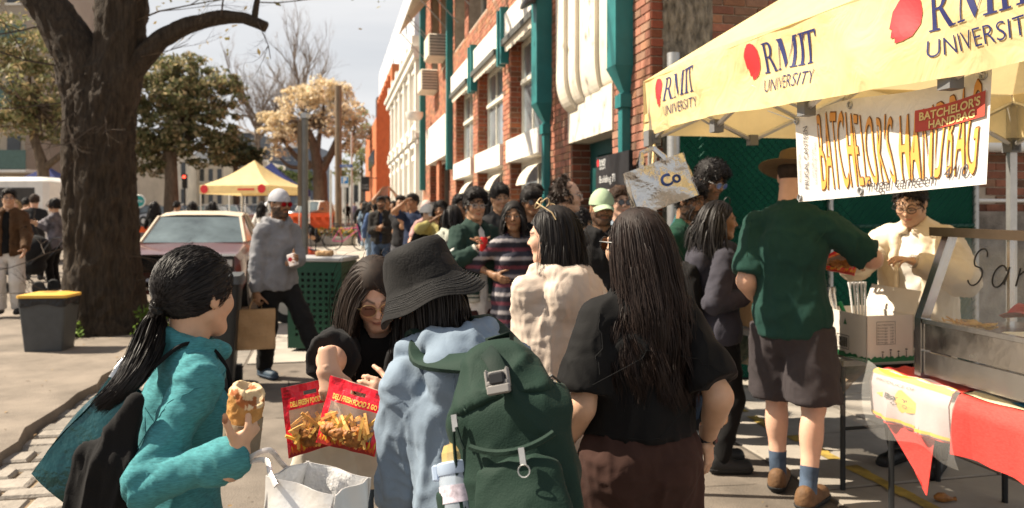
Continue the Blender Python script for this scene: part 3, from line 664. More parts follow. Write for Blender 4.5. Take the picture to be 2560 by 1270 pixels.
def twigs(mb,p,d,L,r,lvl,up=.15,spread=.75,n=3,rs=random,seg=3):
    d = d.normalized(); pts = [p]; q = p.copy()
    for i in range(seg):
        d = (d + Vector((rs.uniform(-.25,.25),rs.uniform(-.25,.25),rs.uniform(-.2,.2) + up * .3))).normalized(); q = q + d * L / seg; pts.append(q)
    mb.tube(pts,[r * (1 - .5 * i / seg) for i in range(seg + 1)],5 if r > .02 else 3,cap=False)
    if lvl > 0:
        for k in range(n):
            i = rs.randint(1,seg); dd = (d + Vector((rs.uniform(-1,1),rs.uniform(-1,1),rs.uniform(-.6,.9))) * spread).normalized()
            twigs(mb,pts[i],dd,L * rs.uniform(.5,.75),r * .5,lvl - 1,up,spread,n,rs,seg)
    return pts
def leaves(centers,per,rad,size,cols,flat=.6,seed=1):
    rg = np.random.default_rng(seed); C = np.repeat(np.asarray(centers,float),per,0); n = len(C)
    d = rg.normal(size=(n,3)); d /= np.linalg.norm(d,axis=1,keepdims=True); C = C + d * (rg.random((n,1)) ** .45) * np.repeat(np.asarray(rad,float).reshape(-1,1) if np.ndim(rad) else np.full((len(centers),1),rad),per,0) * np.array([1,1,flat])
    a = rg.normal(size=(n,3)); a /= np.linalg.norm(a,axis=1,keepdims=True); b = np.cross(a,rg.normal(size=(n,3))); b /= np.linalg.norm(b,axis=1,keepdims=True) + 1e-9
    s = size * (.6 + .8 * rg.random((n,1))); V = np.stack([C - a * s,C + b * s * .45,C + a * s,C - b * s * .45],1).reshape(-1,3)
    cc = np.asarray(cols)[rg.integers(0,len(cols),n)] * (.7 + .6 * rg.random((n,1))); cc = np.repeat(cc,4,0)
    return V,np.arange(4 * n).reshape(-1,4),cc
def crown_pts(c,R3,n,seed,shell=.55):
    rg = np.random.default_rng(seed); d = rg.normal(size=(n,3)); d /= np.linalg.norm(d,axis=1,keepdims=True); r = shell + (1 - shell) * rg.random((n,1)) ** .6
    return np.asarray(c) + d * r * np.asarray(R3)
LEAF = mat('leaf',(1,1,1),.6,var=.15,attr=True,spec=.3)
_ln = LEAF.node_tree; _lt = _ln.nodes.new('ShaderNodeBsdfTranslucent'); _lm = _ln.nodes.new('ShaderNodeMixShader'); _lm.inputs[0].default_value = .35
_lb = _ln.nodes['Principled BSDF']; _ln.links.new(_lb.inputs['Base Color'].links[0].from_socket,_lt.inputs[0]); _ln.links.new(_lb.outputs[0],_lm.inputs[1]); _ln.links.new(_lt.outputs[0],_lm.inputs[2]); _ln.links.new(_lm.outputs[0],_ln.nodes['Material Output'].inputs[0])
def leafy_tree(name,label,base,trunk,lobes,cols,per=60,size=.16,n=40,cr=1.0,seed=1,bark=BARK2,group=None):
    t = empty(name,base); tag(t,label,'tree',group); b = Vector(base)
    mb = MB()
    for path,rad in trunk: limb(mb,[Vector(p) - b for p in path],rad,10,seed)
    mb.build('trunk',bark,t,smooth=True)
    C = np.concatenate([crown_pts(Vector(c) - b,[q_ * 1.02 for q_ in r3],max(6,int(n * k * .72)),seed * 7 + i,.35) for i,(c,r3,k) in enumerate(lobes)])
    V,Q,cc = leaves(C,per,cr * (.45 + .9 * np.random.default_rng(seed).random(len(C))),size,cols,.55,seed)
    link('crown',mesh_np('crown',V,Q,cols=cc,smooth=False),LEAF,t)
    mb = MB(); rs = random.Random(seed); top = Vector(trunk[0][0][-1]) - b
    for c in C[::3]:
        m_ = (Vector(c) + top) / 2 + Vector((rs.uniform(-.5,.5),rs.uniform(-.5,.5),-.3)); mb.tube([top,m_,Vector(c)],[.06,.04,.012],4,cap=False)
    mb.build('branch',bark,t)
    return t
GRN = [(.18,.19,.085),(.25,.23,.11),(.12,.135,.06),(.36,.30,.16),(.44,.35,.20)]
DGRN = [(.08,.095,.045),(.11,.12,.055),(.06,.072,.036),(.20,.165,.08)]
OLIVE = [(.28,.26,.12),(.20,.22,.09),(.40,.31,.16),(.48,.36,.20)]
def T(px,py,Y): return W(px,py,Y)
Y = 44; leafy_tree('evergreen_tree','broad dark evergreen tree beyond the parked sedan',G(428,Y),[([G(428,Y),T(428,420,Y),T(420,350,Y),T(440,280,Y)],[.42,.34,.3,.2]),([T(425,400,Y),T(460,360,Y),T(480,320,Y)],[.22,.17,.1]),([T(420,410,Y),T(395,380,Y),T(380,340,Y)],[.2,.14,.1])],
    [(T(430,240,Y),(2.6,2.4,2.2),1.2),(T(520,245,Y),(1.9,1.8,1.7),.9),(T(400,320,Y),(2.2,2,1.5),.9),(T(550,320,Y),(1.1,1.2,1.3),.4),(T(500,370,Y),(2.0,1.8,1.1),.6),(T(370,390,Y),(1.3,1.3,1.0),.5),(T(390,200,Y),(1.5,1.5,1.0),.4),(T(470,180,Y),(1.5,1.5,.9),.4)],GRN + DGRN[1:2],per=72,size=.145,n=62,cr=.60,seed=3)
Y = 31; leafy_tree('street_tree','olive leaved street tree at the far left',G(112,Y),[([G(112,Y),T(108,430,Y),T(85,340,Y),T(95,270,Y)],[.26,.21,.16,.1]),([T(105,425,Y),T(150,390,Y),T(190,360,Y)],[.16,.12,.08])],
    [(T(60,200,Y),(2.4,2,1.9),1.2),(T(120,290,Y),(1.5,1.5,1.0),.7),(T(20,110,Y),(1.6,1.5,1.4),.6),(T(10,290,Y),(1.2,1.3,1.0),.4),(T(130,190,Y),(1.0,1.2,1.2),.4),(T(190,330,Y),(.9,1,.8),.3)],OLIVE + GRN[:2],per=66,size=.11,n=48,cr=.6,seed=5)
Y = 62; leafy_tree('evergreen_tree','small dark evergreen tree above the yellow marquee',G(590,Y),[([G(590,Y),T(590,440,Y),T(585,400,Y)],[.25,.2,.12])],[(T(575,382,Y),(1.7,1.6,1.1),1),(T(620,385,Y),(1.0,1,.8),.5)],DGRN,per=90,size=.18,n=30,cr=.7,seed=8)
GOLD = [(.74,.60,.38),(.80,.68,.47),(.64,.50,.30),(.82,.72,.54)]
Y = 58; b0 = G(802,Y); leafy_tree('golden_tree','spreading tree with pale golden blossom above the orange barrier',b0,
    [([b0,T(800,450,Y),T(795,415,Y),T(780,350,Y),T(760,300,Y)],[.62,.5,.42,.28,.12]),([T(805,425,Y),T(830,380,Y),T(850,320,Y),T(860,260,Y)],[.32,.26,.16,.08]),([T(800,420,Y),T(745,395,Y),T(715,360,Y),T(690,330,Y)],[.26,.2,.13,.06]),([T(810,400,Y),T(875,350,Y),T(890,300,Y)],[.2,.14,.06]),([T(790,410,Y),T(800,330,Y),T(810,260,Y)],[.24,.16,.08]),([T(790,415,Y),T(730,418,Y),T(700,395,Y)],[.2,.14,.06])],
    [(T(760,290,Y),(2.6,2.3,2.3),1.3),(T(840,280,Y),(2.0,2,2.1),1),(T(700,345,Y),(1.5,1.6,1.3),.6),(T(880,330,Y),(1.2,1.3,1.5),.6),(T(800,225,Y),(1.6,1.6,1.0),.6),(T(690,300,Y),(1.0,1.2,.8),.35)],GOLD,per=34,size=.15,n=70,cr=.66,seed=11)
for i,(px0,py0,px1,lab,sd,hh) in enumerate(((650,470,640,'bare winter tree left of the golden tree',21,1.32),(762,470,760,'tall bare tree rising behind the golden tree',22,1.62))):
    Y = 84; t = empty('bare_tree',G(px0,Y)); tag(t,lab,'tree','bare trees'); rs = random.Random(sd); mb = MB()
    pts = limb(mb,[(0,0,0),(.2,0,3 * hh),(-.3,.2,6 * hh),(-.2,0,8 * hh)],[.4,.32,.24,.14],8); mb.build('trunk',BARK2,t,smooth=True)
    mb = MB()
    for k in range(22): twigs(mb,pts[rs.randint(len(pts) // 2,len(pts) - 1)],Vector((rs.uniform(-1,1),rs.uniform(-1,1),rs.uniform(.15,1.0))),2.8 * hh,.12,4,.25,.6,3,rs)
    mb.build('crown',mat('grey_twig',(.20,.16,.13),.9),t)
leafy_tree('hedge_tree','green shrub tree behind the blue marquee',G(700,78),[([G(700,78),T(700,455,78)],[.2,.12])],[(T(700,445,78),(2.3,2,1.5),1),(T(760,455,78),(1.2,1,1.0),.5)],[(.09,.12,.04),(.13,.15,.06),(.06,.09,.03)],per=70,size=.2,n=26,cr=.8,seed=31)
leafy_tree('hedge_tree','light green tree at the far end of the footpath',G(905,90),[([G(905,90),T(905,420,90)],[.2,.12])],[(T(905,350,90),(1.6,2,4.5),1),(T(870,430,90),(1.6,1.5,1.6),.6)],[(.16,.19,.06),(.22,.21,.09),(.3,.27,.13)],per=50,size=.2,n=30,cr=.9,seed=32)
# the big elm
ELM = empty('elm_tree',G(250,10.75)); tag(ELM,'huge dark rough barked elm trunk with sawn off side limb','tree'); eb = Vector(ELM.location)
def E(px,py,Y=10.75): return W(px,py,Y) - eb
def bark_tube(path,rad,n=48,m=90,seed=0):
    path = np.array([tuple(p) for p in path]); t = np.linspace(0,len(path) - 1,m); P = np.stack([np.interp(t,range(len(path)),path[:,k]) for k in range(3)],1)
    for _ in range(10): P[1:-1] = (P[:-2] + 2 * P[1:-1] + P[2:]) / 4
    r = np.interp(t,range(len(rad)),rad)
    for _ in range(10): r[1:-1] = (r[:-2] + 2 * r[1:-1] + r[2:]) / 4
    tg = np.gradient(P,axis=0); tg /= np.linalg.norm(tg,axis=1,keepdims=True); ref = np.array([.3,1,.1]) if abs(tg[0][2]) > .5 else np.array([0,.3,1.0])
    a = np.cross(tg,ref); a /= np.linalg.norm(a,axis=1,keepdims=True); b = np.cross(tg,a)
    th = np.linspace(0,2 * math.pi,n,endpoint=False); L = np.concatenate([[0],np.cumsum(np.linalg.norm(np.diff(P,axis=0),axis=1))])
    TH,LL = np.meshgrid(th,L); RR = np.repeat(r[:,None],n,1)
    q = np.stack([np.cos(TH).ravel() * RR.ravel() * 13 + 20,np.sin(TH).ravel() * RR.ravel() * 13 + 20,LL.ravel() * 2.6 + seed],1)
    wob = fbm(q * .9 + np.stack([vnoise(q * .35) * 1.6,vnoise(q * .35 + 9) * 1.6,q[:,2] * 0],1),3).reshape(RR.shape)
    ridge = 1 - np.abs(2 * wob - 1) * 2.2; big = fbm(np.stack([np.cos(TH).ravel() * 1.4 + 5,np.sin(TH).ravel() * 1.4 + 5,LL.ravel() * .7 + seed],1),2).reshape(RR.shape) - .5
    rr = RR * (1 + .22 * big) - .075 * np.clip(1 - ridge,0,1) * np.clip(RR / .4,.15,1)
    V = P[:,None] + a[:,None] * (np.cos(TH) * rr)[...,None] + b[:,None] * (np.sin(TH) * rr)[...,None]
    Q = [(i * n + j,i * n + (j + 1) % n,(i + 1) * n + (j + 1) % n,(i + 1) * n + j) for i in range(m - 1) for j in range(n)]
    V = V.reshape(-1,3); c = len(V); V = np.concatenate([V,P[-1:]]); Tt = [((m - 1) * n + j,(m - 1) * n + (j + 1) % n,c) for j in range(n)]
    return V,Q,Tt
def bt(name,path,rad,**k):
    V,Q,Tt = bark_tube(path,rad,**k); return link(name,mesh_np(name,V,Q,Tt),BARK,ELM)
bt('trunk',[E(262,860),E(262,820),E(258,760),E(252,640),E(246,500),E(246,350),E(250,250),E(256,180),E(260,120)],[.78,.60,.53,.49,.475,.47,.46,.36,.12],n=96,m=190)
bt('limb',[E(236,330),E(222,240),E(190,130),E(130,30),E(60,-60),E(-40,-170)],[.30,.36,.33,.27,.24,.18],seed=3)
bt('limb',[E(258,330),E(280,240),E(300,120),E(305,20),E(330,-90),E(380,-260)],[.30,.36,.33,.34,.26,.18],seed=5)
lm = bt('limb',[E(290,220),E(345,155),E(400,100),E(470,62),E(560,42),E(610,44),E(665,68)],[.20,.17,.135,.115,.10,.085,.075],seed=7,n=40); lm['label'] = 'sawn off side limb'
bt('limb',[E(636,52),E(640,15),E(650,-40),E(700,-120)],[.05,.045,.04,.03],seed=9,n=20)
rs = random.Random(4); mb = MB()
for (px,py,dx,dz,L,r,lv) in ((640,-20,.6,.6,1.2,.02,4),(650,10,.8,-.3,.9,.012,3),(560,45,.3,.8,1.1,.014,3),(340,60,1,.15,1.3,.016,4),(335,150,1,-.05,.9,.01,3),(320,40,.8,.4,1.2,.016,4),(150,60,-.9,-.3,1.3,.016,4),(165,170,-1,-.1,1.2,.016,4),(170,260,-1,-.2,.9,.012,3),(690,-60,.8,.1,1.4,.02,4),(650,60,.5,-.9,.6,.01,3),
                               (300,300,.5,-.6,.5,.012,3),(230,290,-.3,-.5,.5,.012,3),(290,320,-.5,-.6,.5,.012,3),(210,320,.6,-.7,.5,.012,3),(170,620,-1,-.3,.7,.012,3),(340,640,.9,-.1,.45,.01,3),(170,720,-1,-.2,.6,.012,3),(350,700,.8,.2,.4,.01,3)):
    o_ = E(px,py) + Vector((0,-.4 if 180 < px < 320 and py > 180 else -.1,0)); twigs(mb,o_,Vector((dx,-.35,dz)),L,r,lv,.1,.7,3,rs)
mb.build('twig',TWIG,ELM)
# crown above the frame: bare boughs whose shadows dapple the walls
mb = MB(); rs = random.Random(9)
for (p,d) in ((E(380,-260),(.6,.3,.8)),(E(380,-260),(.9,-.2,.5)),(E(380,-260),(.1,.6,.9)),(E(-40,-170),(-.5,.2,.9)),(E(-40,-170),(-.2,-.6,.8)),(E(700,-120),(.9,.1,.6)),(E(380,-260),(1,.6,.35)),(E(700,-120),(.8,-.5,.5))):
    twigs(mb,p,Vector(d),4.2,.12,4,.2,.65,3,rs)
mb.build('bough',TWIG,ELM)
V,Q,cc = leaves(crown_pts(E(330,-330),(4.6,3.6,2.4),60,5,.3),20,1.1,.05,[(.25,.22,.07),(.32,.24,.09)],.8,4)
link('leaf_buds',mesh_np('buds',V,Q,cols=cc,smooth=False),LEAF,ELM)
# roots and weeds at the foot of the elm
V,Q,cc = leaves([tuple(G(390,10.3) + Vector((0,0,.14))),tuple(G(372,10.4) + Vector((0,0,.22))),tuple(G(400,10.6) + Vector((0,0,.1))),tuple(G(180,10.1) + Vector((0,0,.05))),tuple(G(360,10.1) + Vector((0,0,.03)))],110,.17,.035,[(.13,.22,.03),(.2,.3,.06),(.1,.16,.03)],.8,6)
tag(link('weeds',mesh_np('weeds',V,Q,cols=cc,smooth=False),LEAF),'bright green weeds at the foot of the elm','weeds',kind='stuff')
# ================================================================== FIGURES: distance fields -> one continuous skin, clothes over it
def A(v): return np.array(tuple(v),np.float32)
class Field:
    def __init__(s,lo,hi,h):
        s.h = h; s.lo = np.asarray(lo,np.float32) - 3 * h; n = np.ceil((np.asarray(hi) + 3 * h - s.lo) / h).astype(int) + 1
        s.ax = [s.lo[k] + h * np.arange(n[k],dtype=np.float32) for k in range(3)]; s.f = np.full(n,.5,np.float32)
    def blk(s,lo,hi):
        sl = []
        for k in range(3):
            a = int(np.clip((lo[k] - s.lo[k]) / s.h,0,len(s.ax[k]))); b = int(np.clip((hi[k] - s.lo[k]) / s.h + 2,0,len(s.ax[k]))); sl.append(slice(a,b))
        return tuple(sl),s.ax[0][sl[0]][:,None,None],s.ax[1][sl[1]][None,:,None],s.ax[2][sl[2]][None,None,:]
    def comb(s,sl,d,k,op):
        f = s.f[sl]
        if op == 'u':
            h = np.clip(.5 + .5 * (d - f) / k,0,1); s.f[sl] = d * (1 - h) + f * h - k * h * (1 - h)
        elif op == 's':
            d = -d; h = np.clip(.5 - .5 * (d - f) / k,0,1); s.f[sl] = d * (1 - h) + f * h + k * h * (1 - h)
    def cone(s,a,b,ra,rb,k=.015,lat=None,q=1.0,cut=False,cut0=False,op='u'):
        a,b = A(a),A(b); m = max(ra,rb) * max(q,1) + k + 2 * s.h; sl,X,Y,Z = s.blk(np.minimum(a,b) - m,np.maximum(a,b) + m)
        if 0 in s.f[sl].shape: return s
        ab = b - a; L2 = float(ab @ ab) + 1e-12; dx,dy,dz = X - a[0],Y - a[1],Z - a[2]; tt = (dx * ab[0] + dy * ab[1] + dz * ab[2]) / L2; t = np.clip(tt,0,1)
        vx,vy,vz = dx - t * ab[0],dy - t * ab[1],dz - t * ab[2]; d2 = vx * vx + vy * vy + vz * vz
        if lat is not None:
            l = A(lat); vl = vx * l[0] + vy * l[1] + vz * l[2]; d2 = d2 - vl * vl * (1 - 1 / q ** 2)
        d = np.sqrt(np.maximum(d2,0)) - (ra + (rb - ra) * t); Ln = math.sqrt(L2)
        if cut: d = np.maximum(d,(tt - 1) * Ln)
        if cut0: d = np.maximum(d,-tt * Ln)
        s.comb(sl,d,k,op); return s
    def ell(s,c,r,k=.01,M=None,op='u'):
        c = A(c); r = np.asarray(r,np.float32); m = float(r.max()) + k + 2 * s.h; sl,X,Y,Z = s.blk(c - m,c + m)
        if 0 in s.f[sl].shape: return s
        x,y,z = X - c[0],Y - c[1],Z - c[2]
        if M is not None:
            M = np.array(M); x,y,z = (M[0][0] * x + M[1][0] * y + M[2][0] * z,M[0][1] * x + M[1][1] * y + M[2][1] * z,M[0][2] * x + M[1][2] * y + M[2][2] * z)
        k0 = np.sqrt((x / r[0]) ** 2 + (y / r[1]) ** 2 + (z / r[2]) ** 2); k1 = np.sqrt((x / r[0] ** 2) ** 2 + (y / r[1] ** 2) ** 2 + (z / r[2] ** 2) ** 2) + 1e-9
        s.comb(sl,k0 * (k0 - 1) / k1,k,op); return s
    def plane(s,p,n):          # keep the side where (x-p).n < 0
        p,n = A(p),A(n); n = n / np.linalg.norm(n)
        s.f = np.maximum(s.f,(s.ax[0][:,None,None] - p[0]) * n[0] + (s.ax[1][None,:,None] - p[1]) * n[1] + (s.ax[2][None,None,:] - p[2]) * n[2]); return s
    def shell(s): return s
    def mesh(s):
        f = s.f; b = f < 0; nx,ny,nz = f.shape
        c = np.zeros((nx - 1,ny - 1,nz - 1),np.int8)
        for i in (0,1):
            for j in (0,1):
                for k in (0,1): c += b[i:nx - 1 + i,j:ny - 1 + j,k:nz - 1 + k]
        I,J,K = np.nonzero((c > 0) & (c < 8)); n = len(I); idx = np.full(c.shape,-1,np.int32); idx[I,J,K] = np.arange(n)
        off = [(i,j,k) for i in (0,1) for j in (0,1) for k in (0,1)]; val = [f[I + o[0],J + o[1],K + o[2]] for o in off]
        acc = np.zeros((n,3),np.float32); cnt = np.zeros(n,np.float32)
        for a in range(8):
            for d in range(3):
                if off[a][d]: continue
                o2 = list(off[a]); o2[d] = 1; bq = off.index(tuple(o2)); va,vb = val[a],val[bq]; m = (va < 0) != (vb < 0)
                t = np.where(m,va / np.where(m,va - vb,1),0)
                for e in range(3): acc[:,e] += np.where(m,off[a][e] + (t if e == d else 0),0)
                cnt += m
        V = s.lo + s.h * (np.stack([I,J,K],1) + acc / np.maximum(cnt,1)[:,None]); Qs = []
        for d in range(3):
            sl0 = [slice(1,-1)] * 3; sl1 = [slice(1,-1)] * 3; sl0[d] = slice(0,-1); sl1[d] = slice(1,None)
            a,bb = b[tuple(sl0)],b[tuple(sl1)]; e = np.nonzero(a != bb); fl = a[e]; p = [e[k] + (0 if k == d else 1) for k in range(3)]
            u,v = (d + 1) % 3,(d + 2) % 3
            def cell(du,dv):
                q = [x.copy() for x in p]; q[u] -= du; q[v] -= dv; return idx[q[0],q[1],q[2]]
            q = np.stack([cell(1,1),cell(0,1),cell(0,0),cell(1,0)],1); q[~fl] = q[~fl][:,::-1]; Qs.append(q)
        Q = np.concatenate(Qs); return V,Q[(Q >= 0).all(1)]
def vnormals(V,Q):
    n = np.cross(V[Q[:,2]] - V[Q[:,0]],V[Q[:,3]] - V[Q[:,1]]); N = np.zeros_like(V)
    for k in range(4):
        for e in range(3): N[:,e] += np.bincount(Q[:,k],n[:,e],len(V))
    return N / (np.linalg.norm(N,axis=1,keepdims=True) + 1e-12)
def relax(V,Q,it=1,lam=.5):
    for _ in range(it):
        S = np.zeros_like(V); C = np.zeros(len(V))
        for a,b in ((0,1),(1,2),(2,3),(3,0)):
            for e in range(3): S[:,e] += np.bincount(Q[:,a],V[Q[:,b],e],len(V)) + np.bincount(Q[:,b],V[Q[:,a],e],len(V))
            C += np.bincount(Q[:,a],minlength=len(V)) + np.bincount(Q[:,b],minlength=len(V))
        V = V + lam * (S / np.maximum(C,1)[:,None] - V)
    return V
def ridged(p,warp=.6):
    w = np.stack([vnoise(p * .5 + 3),vnoise(p * .5 + 31),vnoise(p * .5 + 57)],1) * warp * 2
    return 1 - np.abs(2 * vnoise(p + w) - 1)
def fold(V,Q,amp,freq=(11,11,6),seed=0,mask=None,fine=.35):
    p = V * np.asarray(freq) + seed * 7.13 + 40; n = (ridged(p,1.1) ** 2.2 - .35) + fine * (ridged(p * 2.1 + 9,1.0) ** 2 - .35)
    if mask is not None: n = n * mask
    return V + vnormals(V,Q) * (amp * n)[:,None]
def merge(parts):
    Vs,Qs,Cs,o = [],[],[],0
    for V,Q,C in parts: Vs.append(V); Qs.append(Q + o); Cs.append(C); o += len(V)
    return np.concatenate(Vs),np.concatenate(Qs),np.concatenate(Cs)
def rot(z=0,x=0,y=0): return Matrix.Rotation(z,3,'Z') @ Matrix.Rotation(-x,3,'X') @ Matrix.Rotation(y,3,'Y')
def ik(a,t,l1,l2,pole):
    d = t - a; L = d.length
    if L > (l1 + l2) * .998: t = a + d * ((l1 + l2) * .998 / L); d = t - a; L = d.length
    dn = d / L; x = (l1 * l1 - l2 * l2 + L * L) / (2 * L); h = math.sqrt(max(l1 * l1 - x * x,0)); p = pole - dn * pole.dot(dn)
    p = p.normalized() if p.length > 1e-6 else dn.orthogonal().normalized(); return a + dn * x + p * h,t

SKIN = {'asian': (.56,.345,.225),'fair': (.62,.375,.265),'indian': (.29,.155,.085),'brown': (.22,.115,.062),'tan': (.44,.25,.15)}
SKINM = mat('skin',(1,1,1),.48,var=.05,vs=30,bump=.06,bs=220,attr=True,spec=.35,sss=.12)
HAIRM = {}
def hairmat(c,rough=.33):
    k = 'hair_%.3f_%.3f' % (c[0],rough)
    return mat(k,c,rough,var=.5,vs=40,spec=.32,stretch=(1,1,.15))
def head_mesh(hs,h,skin,sp,neckb,neckr):
    """face modelled in head space: +y front, +x the figure's right, origin mid head, size for hs=1 (h 0.23 m)"""
    nb = neckb; lo = np.minimum((-.1,-.12,-.13),np.asarray(nb) / hs - .06) * hs; hi = np.maximum((.1,.13,.125),np.asarray(nb) / hs + .06) * hs; F_ = Field(lo,hi,h)
    S = lambda *v: tuple(x * hs for x in v); fe = sp.get('sex') == 'f'; k = hs
    F_.cone(nb,S(0,-.025,-.05),neckr * 1.12,neckr * .98,.02 * k)
    F_.ell(S(0,-.014,.028),S(.074,.095,.086),.02 * k).ell(S(0,.020,-.030),S(.061 if fe else .064,.072,.080),.03 * k)
    F_.ell(S(0,.066,-.096),S(.022 if fe else .027,.020,.019),.03 * k)
    for e in (-1,1):
        F_.cone(S(e * .052,.0,-.055),S(e * .018,.062,-.098),.018 * k if fe else .021 * k,.016 * k,.025 * k)
        F_.ell(S(e * .037,.060,-.028),S(.026,.026,.028),.02 * k)
        F_.cone(S(e * .012,.086,.020),S(e * .046,.070,.016),.0105 * k,.009 * k,.014 * k)
        F_.ell(S(e * .031,.099,.001),S(.017,.013,.0115),.010 * k,op='s').ell(S(e * .031,.0755,.001),S(.0145,.0125,.0115),.003 * k)
        F_.ell(S(e * .0775,-.008,-.006),S(.011,.019,.031),.006 * k).ell(S(e * .088,-.002,-.004),S(.007,.010,.019),.006 * k,op='s')
    F_.cone(S(0,.086,.010),S(0,.108,-.027),.0075 * k,.0105 * k,.012 * k)
    for e in (-1,1): F_.ell(S(e * .012,.097,-.031),S(.008,.010,.007),.006 * k)
    F_.ell(S(0,.084,-.0575),S(.023,.012,.0065),.006 * k).ell(S(0,.083,-.0685),S(.020,.0125,.0075),.006 * k)
    F_.cone(S(-.021,.088,-.0628),S(.021,.088,-.0628),.0022 * k,.0022 * k,.003 * k,op='s') if h < .0045 else None
    V,Q = F_.mesh(); V = relax(V,Q,1,.35); P = V / hs; n = len(P); C = np.tile(np.asarray(skin),(n,1))
    x,y,z = np.abs(P[:,0]),P[:,1],P[:,2]; nz = fbm(P * 60,2)
    def mixc(m,c,a=1.0):
        m = np.clip(m * a,0,1)[:,None]; C[:] = C * (1 - m) + np.asarray(c) * m
    sm = lambda v,a,b: np.clip((v - a) / (b - a),0,1)
    mixc(sm(.03 - np.hypot(x - .036,(z + .028)),0,.03) * (y > .03),np.asarray(skin) * (1.12,.86,.82),.5)
    mixc((y > .07) * sm(.004 - np.abs(z + .059 + .10 * x) * 1.0,0,.003) * (x < .024) + (y > .07) * sm(.006 - np.abs(z + .0685 - .12 * x),0,.003) * (x < .021),np.asarray(skin) * (.86,.52,.52) if not sp.get('lip') else sp['lip'],.85)
    mixc((y > .07) * sm(.0016 - np.abs(z + .063 - .05 * x),0,.001) * (x < .021),np.asarray(skin) * .3,.8)
    ex = x - .031; e2 = (ex / .0155) ** 2 + ((z - .001) / .0054) ** 2
    if sp.get('lookdown'): mixc((y > .06) * (np.abs(z + .004 + 18 * ex * ex * .6) < .0022) * (np.abs(ex) < .016),(.03,.02,.02),.9)
    else:
        mixc((y > .06) * (e2 < 1),(.42,.38,.35)); mixc((y > .06) * (np.hypot(ex,z - .001) < .0068) * (e2 < 1.1),(.025,.015,.01)); mixc((y > .06) * (np.abs(e2 - 1.15) < .35) * (z > .0005),(.03,.02,.018),.85)
    hc = np.asarray(sp.get('haircol',(.014,.011,.010)))
    bz = .0235 + .006 * sm(x,.01,.035) - .02 * sm(x,.035,.06); mixc((y > .03) * sm(.0052 - np.abs(z - bz) - .05 * np.maximum(x - .03,0),0,.003) * (x > .011) * (x < .056),hc * 1.4,.85)
    mixc((np.hypot(x - .0085,z + .0345) < .0045) * (y > .09),np.asarray(skin) * .25,.8)
    if sp.get('beard'):
        bd = sm(-.028 - z - .55 * np.maximum(0,.045 - y) * (y > -.01) * .4 + .014 * (x > .052),0,.012) * (y > -.025 + .2 * np.maximum(0,-.07 - z)) * (z > -.125)
        lip = (x < .024) & (np.abs(z + .064) < .0095); must = (x < .032) & (z > -.056) & (z < -.042) & (y > .06); soul = bd * ~lip * ~((x < .012) & (z > -.042))
        cheek = (z > -.062 + .5 * (x - .03)) & (x < .05) & (z > -.052); mixc(np.clip(soul * ~cheek + must,0,1) * (.55 + .6 * nz),hc * 1.3,sp['beard'])
        Nn = vnormals(V,Q); V = V + Nn * (np.clip(soul * ~cheek + must,0,1) * (.002 + .008 * sp['beard'] * nz) * hs)[:,None]
    return V,Q,C
def hand_mesh(hs,h,skin,side,curl,spread=.12,thumb=.3,arm=None):
    """hand space: +y fingers, -z palm, thumb at side*x"""
    t = -side; F_ = Field((-.06 * hs,-.05 * hs,-.105 * hs),(.075 * hs,.2 * hs,.05 * hs),h) if t > 0 else Field((-.075 * hs,-.05 * hs,-.105 * hs),(.06 * hs,.2 * hs,.05 * hs),h)
    S = lambda *v: Vector(v) * hs
    F_.cone(S(0,-.05,0),S(0,.01,0),.0245 * hs,.025 * hs,.01 * hs,lat=(1,0,0),q=1.3)
    F_.cone(S(0,.015,0),S(t * .004,.075,0),.015 * hs,.014 * hs,.015 * hs,lat=(1,0,0),q=2.5)
    F_.cone(S(t * .022,.02,-.008),S(t * .03,.05,-.008),.014 * hs,.012 * hs,.012 * hs)
    for i,(bx,by,L,r) in enumerate(((.032,.080,.070,.0088),(.011,.087,.078,.0090),(-.010,.084,.073,.0086),(-.029,.074,.058,.0076))):
        c = curl[i] if isinstance(curl,(list,tuple)) else curl * (1 + .08 * (i - 1)); p = S(t * bx,by,0); a = 0; sx = t * (bx * 3.0) * spread
        for j,(fr,fl) in enumerate(((.45,62),(.31,88),(.24,55))):
            a += R(fl) * c; d = Vector((sx,math.cos(a),-math.sin(a))).normalized(); q = p + d * (L * fr * hs); F_.cone(p,q,r * hs * (1 - .07 * j),r * hs * (.95 - .09 * j),.004 * hs); p = q
    p = S(t * .026,.022,-.008); d = Vector((t * .75,.62,-.25))
    for j,(L,r) in enumerate(((.042,.0115),(.034,.0098),(.028,.0088))):
        d = (d + Vector((-t * .5,.22,-.55)) * thumb * (.5 if j == 0 else 1)).normalized(); q = p + d * L * hs; F_.cone(p,q,r * hs,r * hs * .92,.006 * hs); p = q
    V,Q = F_.mesh(); V = relax(V,Q,1,.3); C = np.tile(np.asarray(skin),(len(V),1)); C *= (1 + .12 * (fbm(V / hs * 70,2)[:,None] - .5)); C[:,0] *= 1 + .15 * np.clip((V[:,1] / hs - .13) / .06,0,1)
    return V,Q,C
